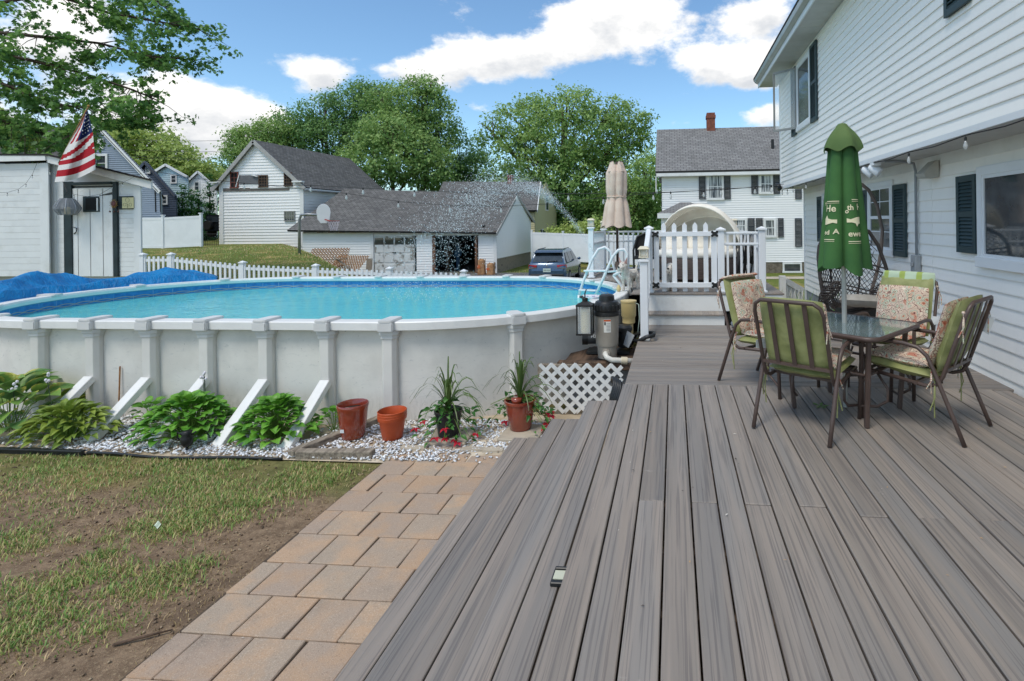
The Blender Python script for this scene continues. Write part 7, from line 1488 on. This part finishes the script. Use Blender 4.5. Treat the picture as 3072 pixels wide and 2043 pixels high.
for i,(x,y,h) in enumerate(((500,620,34),(520,625,30),(547,610,42),(575,617,38),(596,622,34),(630,600,60),(478,628,26))):
    Y=45; c=gy(x,650,Y); z1=gy(x,y-h,Y).z; t=thing('conifer',('dark clipped conifer beside the navy house corner','second dark conifer from the navy house','tall pointed conifer in front of the pale blue house','pointed conifer second from the white street house','pointed conifer in front of the white street house','bushy tall conifer against the left side of the barn','low conifer bush peeking over the vinyl fence')[i],'tree',(c.x,Y,1.2),'row of conifers beyond the fence')
    H=z1-1.2; bl_=[((c.x,Y,1.2+H*f),(max(.25,.85*(1-f)),max(.25,.85*(1-f)),H*.16)) for f in (.12,.3,.48,.66,.82,.95)]; me,_=crown_mesh(bl_,2600,.16,CON,50+i,.22,20); me.transform(Matrix.Translation((-c.x,-Y,-1.2))); inst('crown',me,t); b=MB(); b.tube([(c.x,Y,1.2),(c.x,Y,1.2+H*.9)],[.1,.03],6); b.build('trunk',BARK,t)
# far wood closing the view
r=np.random.RandomState(77); bl_=[]
for k in range(60):
    az_=-62+k*1.9; Yd=95+20*r.rand(); c=Vector((math.tan(rad(az_))*Yd if abs(az_)<70 else 0,Yd,2)); bl_.append(((c.x,c.y,1.5),(9,5,4.0+3.0*r.rand())))
me,_=crown_mesh(bl_,22000,1.1,DARKG,78,2.2,22); o=inst('woods',me); tag(o,'far dark green line of woods along the horizon','woods',kind='stuff')
# overhanging maple, upper left
MY=15.0
nt_=thing('maple_tree','maple whose leafy branches hang in from the upper left corner','tree',(gy(-420,700,MY).x,MY,.3),'large maples'); tb_=Vector(nt_.location); b=MB(); fork=gy(-330,330,MY); b.tube([tb_,tb_+V(.1,0,1.5),tb_.lerp(fork,.75),fork],[.34,.29,.25,.22],12); b.build('trunk',BARK,nt_,smooth=True)
LIMBS=[((-330,330),(-60,20),(150,-20),(330,40),(450,60),(600,88)),((-330,330),(-80,90),(120,110),(300,130),(450,170),(590,180)),((-330,330),(-60,150),(90,180),(250,220),(400,270),(470,300)),((-330,330),(-100,210),(30,260),(150,310),(300,330),(370,320)),((-330,330),(-120,300),(-20,350),(80,390),(170,410),(240,400)),((-330,330),(-100,-60),(120,-120),(300,-60),(430,-20),(520,30))]
b=MB(); pts_=[]; rr=random.Random(4)
for L in LIMBS:
    n=len(L); P=[gy(x,y,MY+.9*math.sin(i*1.7+x*.01)) for i,(x,y) in enumerate(L)]; b.tube(P,[.06*(1-i/n)**1.2+.012 for i in range(n)],7)
    for i in range(1,n):
        for k in range(12):
            f=rr.random(); s0=P[i-1].lerp(P[i],f)
            if i==1 and f<.4: continue
            d=(P[i]-P[i-1]).normalized(); e=s0+d*rr.uniform(.2,.8)+V(rr.uniform(-.5,.5),rr.uniform(-.9,.9),rr.uniform(-.75,.35)); b.tube([s0,s0.lerp(e,.5)+V(0,0,.06),e],[.014,.009,.004],5)
            for m in range(4): q=s0.lerp(e,rr.uniform(.4,1.05)); pts_.append((q.x+rr.uniform(-.2,.2),q.y+rr.uniform(-.2,.2),q.z+rr.uniform(-.25,.1)))
b.build('limbs',BARK,nt_,smooth=True)
me,_=crown_mesh([(p,(.16,.2,.12)) for p in pts_],16500,.12,foliage_mats('near_maple_leaf',['#6a9448','#8ab45c','#4e783c'],.4),5,.16,11,1,.35); me.transform(Matrix.Translation(-tb_)); inst('crown',me,nt_)
tree('shrub','pale green young tree poking up behind the shed at the left edge',17,((30,400,70,40,0),(90,420,50,25,0),(-60,380,90,60,0)),2600,.16,YEL,41,20,group='young trees by the shed',clump=.28,tr=.06,base=.2)
# grass blades by house corner
c=gz(2350,925,.3); t=thing('grass_clump','tuft of tall green blades growing at the house corner','plant',(1.9,9.6,.0)); b=MB(); rr=random.Random(6)
for k in range(70):
    x=1.55+rr.random()*1.1; y=9.3+rr.random()*.6; h=rr.uniform(.8,1.15); a=rr.uniform(0,6.28); b.add([(x-.012,y,0),(x+.012,y,0),(x+.012+.05*math.cos(a),y+.05*math.sin(a),h*.6),(x-.01+.05*math.cos(a),y,h*.6),(x+.18*math.cos(a),y+.18*math.sin(a),h)],[(0,1,2,3),(3,2,4)])
tag(b.build('blades',GR[2],t),kind='stuff')
# ------------------------------------------------------------------ things in the back yard
hp_=thing('basketball_hoop','basketball hoop with white fan backboard on a grey bent pole','basketball hoop',gy(899,801,23)); HYY=23; GALV=mat('galvanised_pole','#a3a7aa',rough=.45,met=.5,var=.15)
b=MB(); base=gy(899,806,HYY); b.tube([V(base.x,HYY,h1(base.x,HYY)-.1),gy(898,660,HYY),gy(903,645,HYY),gy(920,643,HYY),gy(955,645,HYY)],.06,10); b.build('pole',GALV,hp_,smooth=True)
cb_=gy(971,645,HYY-.1); k=HYY/F; out=[]
for i in range(15): a=PI*i/14; out.append((-20*k*math.cos(a),8*k+ 27*k*math.sin(a)))
out=[(x,z) for x,z in out]+[(17*k,-14*k),(8*k,-26*k),(-8*k,-26*k),(-17*k,-14*k)]
b=MB(); b.prism(out[::-1] if False else out,.04,cb_,(.92,.38,0),(0,0,1)); b.build('backboard',VINYL,hp_,bevel=.008)
rc=gy(1001,663,HYY-.45); b=MB(); b.tube([(rc.x+.23*math.cos(a),rc.y+.23*math.sin(a),rc.z) for a in np.linspace(0,2*PI,20,endpoint=False)],.012,6,closed=True); b.bar(cb_+V(.1,-.05,-.2),rc+V(-.22,.08,0),.05,.04); b.build('rim',mat('red_rim','#a8433a',rough=.5),hp_)
b=MB()
for kk in range(12):
    for sg in (-1,1): b.tube([(rc.x+(.23-.10*f)*math.cos(kk*PI/6+sg*f*.9),rc.y+(.23-.10*f)*math.sin(kk*PI/6+sg*f*.9),rc.z-.42*f) for f in np.linspace(0,1,5)],.006,4)
b.build('net',plain('net_cord','#cfc7d2',.8),hp_)
b=MB(); b.box(cb_+V(-.1,.0,-.12),(.08,.12,.1)); b.build('bracket',BLACKM,hp_)
CEDAR=mat('brown_lattice','#9a7450','#7d5c40',sc=6,rough=.85)
for i,(x,y,rz,tilt,lab) in enumerate(((985,772,.1,1.0,'broken brown lattice sheet leaning at the back of the scrap pile'),(1045,790,-.25,.75,'broken brown lattice sheet lying at the front of the scrap pile'))):
    Y=29.5-i*.6; p=gy(x,y,Y); t=thing('lattice_scrap',lab,'lattice',p,'scrap lattice by the garage'); M=Matrix.Translation(p)@Euler((tilt,0,rz)).to_matrix().to_4x4(); 
    for sg in (-1,1):
        for q in range(-12,13):
            x0=q*.17; t0=max((-1.1-x0)/(.707),-.62/.707) if sg>0 else max((x0-1.1)/.707,-.62/.707); t1=min((1.1-x0)/.707,.62/.707) if sg>0 else min((x0+1.1)/.707,.62/.707)
            if t1-t0>.1: b=MB(); b.bar(M@V(x0+sg*.707*t0,.707*t0,.01*sg),M@V(x0+sg*.707*t1,.707*t1,.01*sg),.045,.012,M.to_3x3()@V(0,0,1)); b.build('lattice_strip',CEDAR,t)
for i,(x0,y0,x1,y1,lab) in enumerate(((950,780,1040,776,'long grey board across the scrap lattice pile'),(1000,770,1050,806,'board slanting down the front of the scrap pile'),(905,787,960,790,'short board on the grass near the hoop pole'))):
    b=MB(); b.bar(gy(x0,y0,28.6),gy(x1,y1,28.4),.14,.04); tag(b.build('scrap_board',WOODG),lab,'board','scrap boards by the garage')
p=gy(1105,800,31.5); b=MB(); b.box((p.x,31.6,gy(1105,794,31.5).z),(.36,.05,.75),(rad(-8),0,0)); tag(b.build('leaning_panel',WOODG),'grey plywood panel leaning on the garage wall beside the door','panel')
rr=random.Random(8); rub=thing('rubble_heap','heap of grey field stones spilling from the barn corner','stone heap',gy(870,770,32.3))
for i in range(22):
    x=rr.uniform(818,918); y=744+(x-818)*.25+rr.uniform(-6,14); Y=32.3+rr.uniform(-.6,.4); p=gy(x,y,Y); s=rr.uniform(.2,.42)
    rock(p.x,p.y,p.z-.1,s,s*.7,s*.5,300+i,1).build('stone',STONE,rub)
b=MB(); p=gy(849,440,58); b.tube([V(p.x,58,-1),gy(850,395,58)],.17,8); up_=tag(b.build('utility_pole',WOODG,smooth=True),'top of a wooden utility pole rising behind the barn roof','utility pole')
WIRE=plain('black_wire','#2a2c2e',.6)
for i,(y0,y1) in enumerate(((416,418),(447,452),(466,470),(474,470))): b=MB(); a=gy(300,y0,58); c=gy(846,y1,58); b.tube([a,a.lerp(c,.5)+V(0,0,-.25),c],.02,4); tag(b.build('power_line',WIRE),('topmost','second','third','lowest')[i]+' power line crossing the sky toward the utility pole','wire','power lines')
# vehicles
def suv(t,M,paint,glassm,wheels=True,L=4.85,Wd=1.92,H=1.73):
    """body from lofted sections; local: rear at y=0, front at y=L, up z"""
    def sec(y,zb,zt,w): return [(-w,y,zb+.06),(-w*1.0,y,(zb+zt)*.5),(-w*.97,y,zt-.05),(-w*.9,y,zt),(w*.9,y,zt),(w*.97,y,zt-.05),(w*1.0,y,(zb+zt)*.5),(w,y,zb+.06),(w*.9,y,zb),(-w*.9,y,zb)]
    hw=Wd/2; S=[sec(0,.42,.72,hw*.86),sec(.04,.33,.98,hw*.94),sec(.12,.28,1.08,hw),sec(.8,.25,1.10,hw),(sec(2.4,.25,1.07,hw)),sec(3.5,.25,1.04,hw),sec(4.45,.27,.93,hw*.96),sec(4.8,.35,.80,hw*.82)]
    b=MB(); n=len(S[0]); vs=[M@Vector(p) for s in S for p in s]; b.add(vs,[(i*n+j,i*n+(j+1)%n,(i+1)*n+(j+1)%n,(i+1)*n+j) for i in range(len(S)-1) for j in range(n)]+[tuple(range(n)),tuple((len(S)-1)*n+j for j in range(n-1,-1,-1))]); bd=b.build('body',paint,t,smooth=True,auto=35)
    G=[(.14,1.06,hw*.93),(.42,1.60,hw*.74),(.60,1.70,hw*.72),(2.2,H,hw*.72),(2.75,1.66,hw*.72),(3.6,1.04,hw*.88)]
    b=MB(); vs=[]
    for y,z,w in G: vs+= [(-w,y,z),(w,y,z)]
    base=[(-hw*.95,.14,1.04),(hw*.95,.14,1.04),(hw*.95,3.6,1.02),(-hw*.95,3.6,1.02)]
    m=len(G); fs=[(2*i,2*i+1,2*i+3,2*i+2) for i in range(m-1)]; o=2*m; allv=[M@Vector(p) for p in vs+base]
    fs+=[tuple([o]+[2*i for i in range(m)]+[o+3])[::-1],tuple([o+1]+[2*i+1 for i in range(m)]+[o+2]),(o,o+1,1,0),(o+2,o+3,2*m-2,2*m-1)]; b.add(allv,fs); cb2=b.build('cabin',paint,t,bevel=.04,seg=2,smooth=True,auto=35)
    def q(name,pts,m_,par=None,th=.012): bb=MB(); bb.add([M@Vector(p) for p in pts],[tuple(range(len(pts)))]); return bb.build(name,m_,par or t,solid=th)
    q('rear_window',[(-hw*.80,.155,1.14),(hw*.80,.155,1.14),(hw*.70,.36,1.53),(hw*.55,.375,1.565),(-hw*.55,.375,1.565),(-hw*.70,.36,1.53)],glassm)
    for s in (-1,1):
        def W_(y,z): f=(z-1.06)/(1.66-1.06); return s*(hw*.945-(hw*.945-hw*.735)*f+.012)
        for y0,y1,y0t,y1t in ((.55,1.25,.72,1.25),(1.32,2.25,1.32,2.2),(2.32,3.3,2.28,2.68)): q('side_window',[(W_(y0,1.1),y0,1.1),(W_(y1,1.1),y1,1.1),(W_(y1t,1.58),y1t,1.58),(W_(y0t,1.58),y0t,1.58)],glassm)
        b=MB(); b.ell(M@V(s*(hw+.12),3.0,1.14),(.10,.09,.08),10,8); b.build('mirror',paint,t,smooth=True)
        if wheels:
            for y in (.95,3.8):
                b=MB(); c=M@V(s*(hw-.10),y,.36); d=(M.to_3x3()@V(s,0,0)).normalized(); b.tube([c-d*.11,c-d*.09,c+d*.09,c+d*.115],[.33,.36,.36,.33],22); w=b.build('wheel',plain('tyre_rubber','#1d1d1e',.85),t,smooth=True,auto=40)
                b=MB(); b.tube([c+d*.105,c+d*.122],.23,18); b.build('rim',mat('alloy','#9a9da0',rough=.35,met=.7),w)
    return t
PAINT=plain('blue_grey_car_paint','#3c5570',.25,.35,.5,.8); CARG=glass_mat('car_glass','#20262a',.04); cz=-.80
Yc=26.2; cc_=gy(1640,760,Yc); car=thing('parked_car','parked blue grey suv seen from behind near the fence','car',(cc_.x,Yc,cz)); Mc=Matrix.Translation((cc_.x,Yc,cz)); suv(car,Mc,PAINT,CARG)
TL=plain('red_tail_light','#b5202c',.2,0,.6,.5); CHR=plain('chrome','#c9ccd0',.15,.9)
for s in (-1,1):
    b=MB(); b.add([Mc@V(s*.96,.18,1.02),Mc@V(s*.90,-.0+.03,1.02),Mc@V(s*.50,.02,1.0),Mc@V(s*.52,.015,.90),Mc@V(s*.9,.02,.84),Mc@V(s*.965,.18,.86)],[tuple(range(6))]); b.build('tail_light',TL,car,solid=.03)
    b=MB(); b.bar(Mc@V(s*.52,.0,.885),Mc@V(s*.93,.01,.83),.02,.025); b.build('light_trim',CHR,car)
b=MB(); b.bb(cc_.x-.19,Yc-.012,cz+.66,cc_.x+.19,Yc+.0,cz+.84); pl_=b.build('licence_plate',plain('plate_green_white','#c9d6cc',.4),car); pv,pf_=text_mesh('378 4152',.085,.001); b=MB(); b.add([V(cc_.x+x,Yc-.0145,cz+.72+y) for x,y,_ in pv],pf_); b.build('plate_text',plain('plate_ink','#2f5a48',.5),pl_)
b=MB(); b.tube([(cc_.x+.06*math.cos(a)*1.35,Yc-.002,cz+.955+.05*math.sin(a)) for a in np.linspace(0,2*PI,20,endpoint=False)],.009,6,closed=True); b.tube([(cc_.x+.03*math.cos(a),Yc-.004,cz+.955+.048*math.sin(a)) for a in np.linspace(0,2*PI,16,endpoint=False)],.007,6,closed=True); b.build('emblem',CHR,car,smooth=True)
b=MB(); b.bar(Mc@V(-.72,.30,1.615),Mc@V(.72,.30,1.615),.26,.035); b.build('roof_spoiler',PAINT,car,bevel=.012); b=MB(); b.bar(Mc@V(.02,.13,1.17),Mc@V(.5,.15,1.20),.015,.02); b.box(Mc@V(0,.12,1.14),(.06,.05,.05)); b.build('wiper',BLACKP,car)
for s in (-1,1): b=MB(); b.bar(Mc@V(s*.62,.7,1.755),Mc@V(s*.62,2.4,1.765),.03,.03); b.build('roof_rail',BLACKP,car)
b=MB(); b.bar(Mc@V(-.84,.02,.50),Mc@V(.84,.02,.50),.08,.12); b.build('bumper_lip',BLACKP,car,bevel=.02)
Yj=41; jp=gy(640,690,Yj); jz=gy(640,712,Yj).z; jeep=thing('parked_car','black off-road car parked between vinyl fence and barn','car',(jp.x,Yj,jz)); Mj=Matrix.Translation((jp.x,Yj,jz)); BLKP=plain('black_car_paint','#1b1d20',.25,.1,.5,.6)
b=MB(); b.bb(jp.x-.85,Yj,jz+.5,jp.x+.75,Yj+3.6,jz+1.15); b.build('body',BLKP,jeep,bevel=.06,seg=2); b=MB(); b.bb(jp.x-.75,Yj+.05,jz+1.15,jp.x+.65,Yj+2.4,jz+1.85); b.build('hard_top',BLKP,jeep,bevel=.08,seg=2); b=MB(); b.bb(jp.x-.6,Yj+.03,jz+1.25,jp.x+.5,Yj+.048,jz+1.72); b.build('rear_window',CARG,jeep)
b=MB(); b.tube([(jp.x-.35,Yj-.02,jz+1.0),(jp.x-.35,Yj-.25,jz+1.0)],.36,20); b.build('spare_wheel',plain('tyre_rubber','#1d1d1e',.85),jeep,smooth=True,auto=40)
for s,y in ((.7,.7),(.7,2.9),(-.8,.7)): b=MB(); b.tube([(jp.x+s-.12,Yj+y,jz+.38),(jp.x+s+.14,Yj+y,jz+.38)],.38,18); b.build('wheel',plain('tyre_rubber','#1d1d1e',.85),jeep,smooth=True,auto=40)
for s in (-.78,.62): b=MB(); b.bb(jp.x+s,Yj-.03,jz+.85,jp.x+s+.14,Yj-.005,jz+1.05); b.build('tail_light',TL,jeep)
# ------------------------------------------------------------------ string lights
BULB=plain('clear_bulb','#d5d8d6',.1,0,.7,Alpha=.55); SOCK=plain('black_socket','#1f2021',.5)
bb=MB(); bb.lathe([(.001,-.095),(.014,-.09),(.024,-.07),(.024,-.05),(.014,-.02),(.012,0)],(0,0,0),8); BM=bb.mesh('bulb',BULB,smooth=True); bs=MB(); bs.lathe([(.012,-.005),(.014,.03),(.008,.045)],(0,0,0),8); SM=bs.mesh('socket',SOCK)
def strand(label,pts,bulbs,r=.006,Y=None,bs_=1.0):
    t=thing('string_lights',label,'string lights',pts[0],'strings of clear bulbs'); b=MB(); b.tube(pts,r,4); b.build('cable',WIRE,t)
    for p in bulbs: q=Vector(p)-Vector(pts[0]); inst('socket',SM,t,q+V(0,0,-.045),(0,0,0),(bs_,)*3); inst('bulb',BM,t,q+V(0,0,-.045),(0,0,0),(bs_,)*3)
def yd(x): return 13.3+(12.5-13.3)*(x-430)/(2350-430)
A_=[(430,508),(580,535),(732,549),(1039,580),(1195,604),(1349,617),(1503,619),(1660,611),(1810,592),(1960,580),(2111,571),(2163,566),(2265,562),(2350,560)]; PA=[gy(x,y,yd(x)) for x,y in A_]
strand('long string of clear bulbs sagging across the yard in front of the garage',PA,[PA[i] for i in (2,3,4,5,6,8,9,10,11,12)],bs_=1.25)
B_=[(640,540),(800,556),(932,556),(1089,564),(1243,571),(1400,577),(1550,581),(1705,581),(1860,580),(2012,576),(2180,568),(2314,556),(2352,552)]; PB_=[gy(x,y,yd(x)-.4) for x,y in B_]
strand('higher string of clear bulbs crossing the barn and garage roofs',PB_,[PB_[i] for i in (2,3,4,5,6,7,9,11)],bs_=1.25)
C_=[(113,485),(97,523),(78,550),(55,568),(22,577),(-30,578)]; PC=[gy(x,y,SY-.25) for x,y in C_]; strand('short drooping string of bulbs on the left shed wall',PC,PC[1:5],.004,bs_=.7)
D_=[(140,480),(150,512),(190,548),(222,583),(262,590),(300,583),(338,560),(368,548),(424,520)]; PD=[gy(x,y,SY-.32) for x,y in D_]; strand('string of bulbs looped across the shed door',PD,[PD[i] for i in (1,3,5,7)],.004,bs_=.7)
PE=[V(2.46,12.5-.55*k,2.968-.02*(k%2)) for k in range(0,19)]; strand('string of bulbs tacked under the overhang of the house',PE,[PE[k] for k in (0,1,2,4,10,12,14,16)],.005,bs_=.8)
# ------------------------------------------------------------------ water jet
r=np.random.RandomState(9); J0=gz(1835,862,1.02); J1=gz(1215,905,.96); top=gy(1465,545,9.0)
def jet(t): 
    p=np.outer(1-t,np.array(J0))+np.outer(t,np.array(J1)); h=top.z-1.0; tt=t
    p[:,2]+=4*h*tt*(1-tt)*1.0; return p
n1_=11000; t=np.concatenate([r.rand(2600)*.45,.3+.7*r.rand(n1_-2600)**1.0]); P=jet(t); spread=np.where(t<.25,.012+.10*t,.035+.62*(t-.25)**1.3)[:,None]
P=P+r.normal(size=P.shape)*spread*np.array([1.0,.5,.85]); keep=P[:,2]>.97; P=P[keep]; t=t[keep]; s=r.uniform(.0018,.0048,len(P))*(1+.4*(t>.6))
oc=np.array([[1,0,0],[0,1,0],[-1,0,0],[0,-1,0],[0,0,1.3],[0,0,-1.3]],float); vs=(P[:,None,:]+oc[None]*s[:,None,None]).reshape(-1,3)
tw=NT('water_drop'); tw.fin((.92,.95,.98),.05,0,.9,Alpha=.8); o=inst('water_spray',arr_mesh('water_spray',vs,6,GF,tw.m)); tag(o,'arc of sparkling water droplets spraying over the pool','water spray',kind='stuff')
b=MB(); b.tube([J0+V(.06,.02,-.12),J0+V(0,0,0)],[.03,.018],8); jn=tag(b.build('fountain_nozzle',VINYL,smooth=True),'small white fountain nozzle at the pool rim by the ladder','nozzle')

# tiny leaf and petal litter on the boards and pavers
r=np.random.RandomState(31); n=90; X=np.where(r.rand(n)<.75,r.uniform(-.4,2.9,n),r.uniform(-2.7,-1.6,n)); Y=r.uniform(1.6,6.8,n); Z=np.where(X>-1,DZ+.004,.03); Y=np.where(X<-1,np.minimum(Y,5.0),Y); a=r.uniform(0,6.28,n); s=r.uniform(.004,.014,n)
vs=np.stack([np.stack([X+s*np.cos(a+q)*w,Y+s*np.sin(a+q)*w,Z+.002+h*s],1) for q,w,h in ((0,1,0),(1.6,.4,.3),(3.14,.9,.1),(4.7,.4,.2))],1).reshape(-1,3)
o=inst('leaf_litter',arr_mesh('leaf_litter',vs,4,[(0,1,2),(0,2,3)],None,mi=r.choice(3,n),mats=[plain('dry_leaf_bit','#b8966a',.8),plain('pale_petal_bit','#d4cfc4',.8),plain('dark_leaf_bit','#4a4038',.8)])); tag(o,'scattered tiny dry leaf bits on the deck boards','leaf litter',kind='stuff')
b=MB(); p=gz(2460,1220,DZ); 
for k in range(5): a_=k*1.1-2.2; b.add([p+V(0,0,.006),p+V(.05*math.cos(a_-.3),.05*math.sin(a_-.3),.01),p+V(.075*math.cos(a_),.075*math.sin(a_),.014),p+V(.05*math.cos(a_+.3),.05*math.sin(a_+.3),.01)],[(0,1,2,3)])
tag(b.build('fallen_leaf',GR[2],solid=.001),'single green maple leaf on the deck boards under the table','leaf')
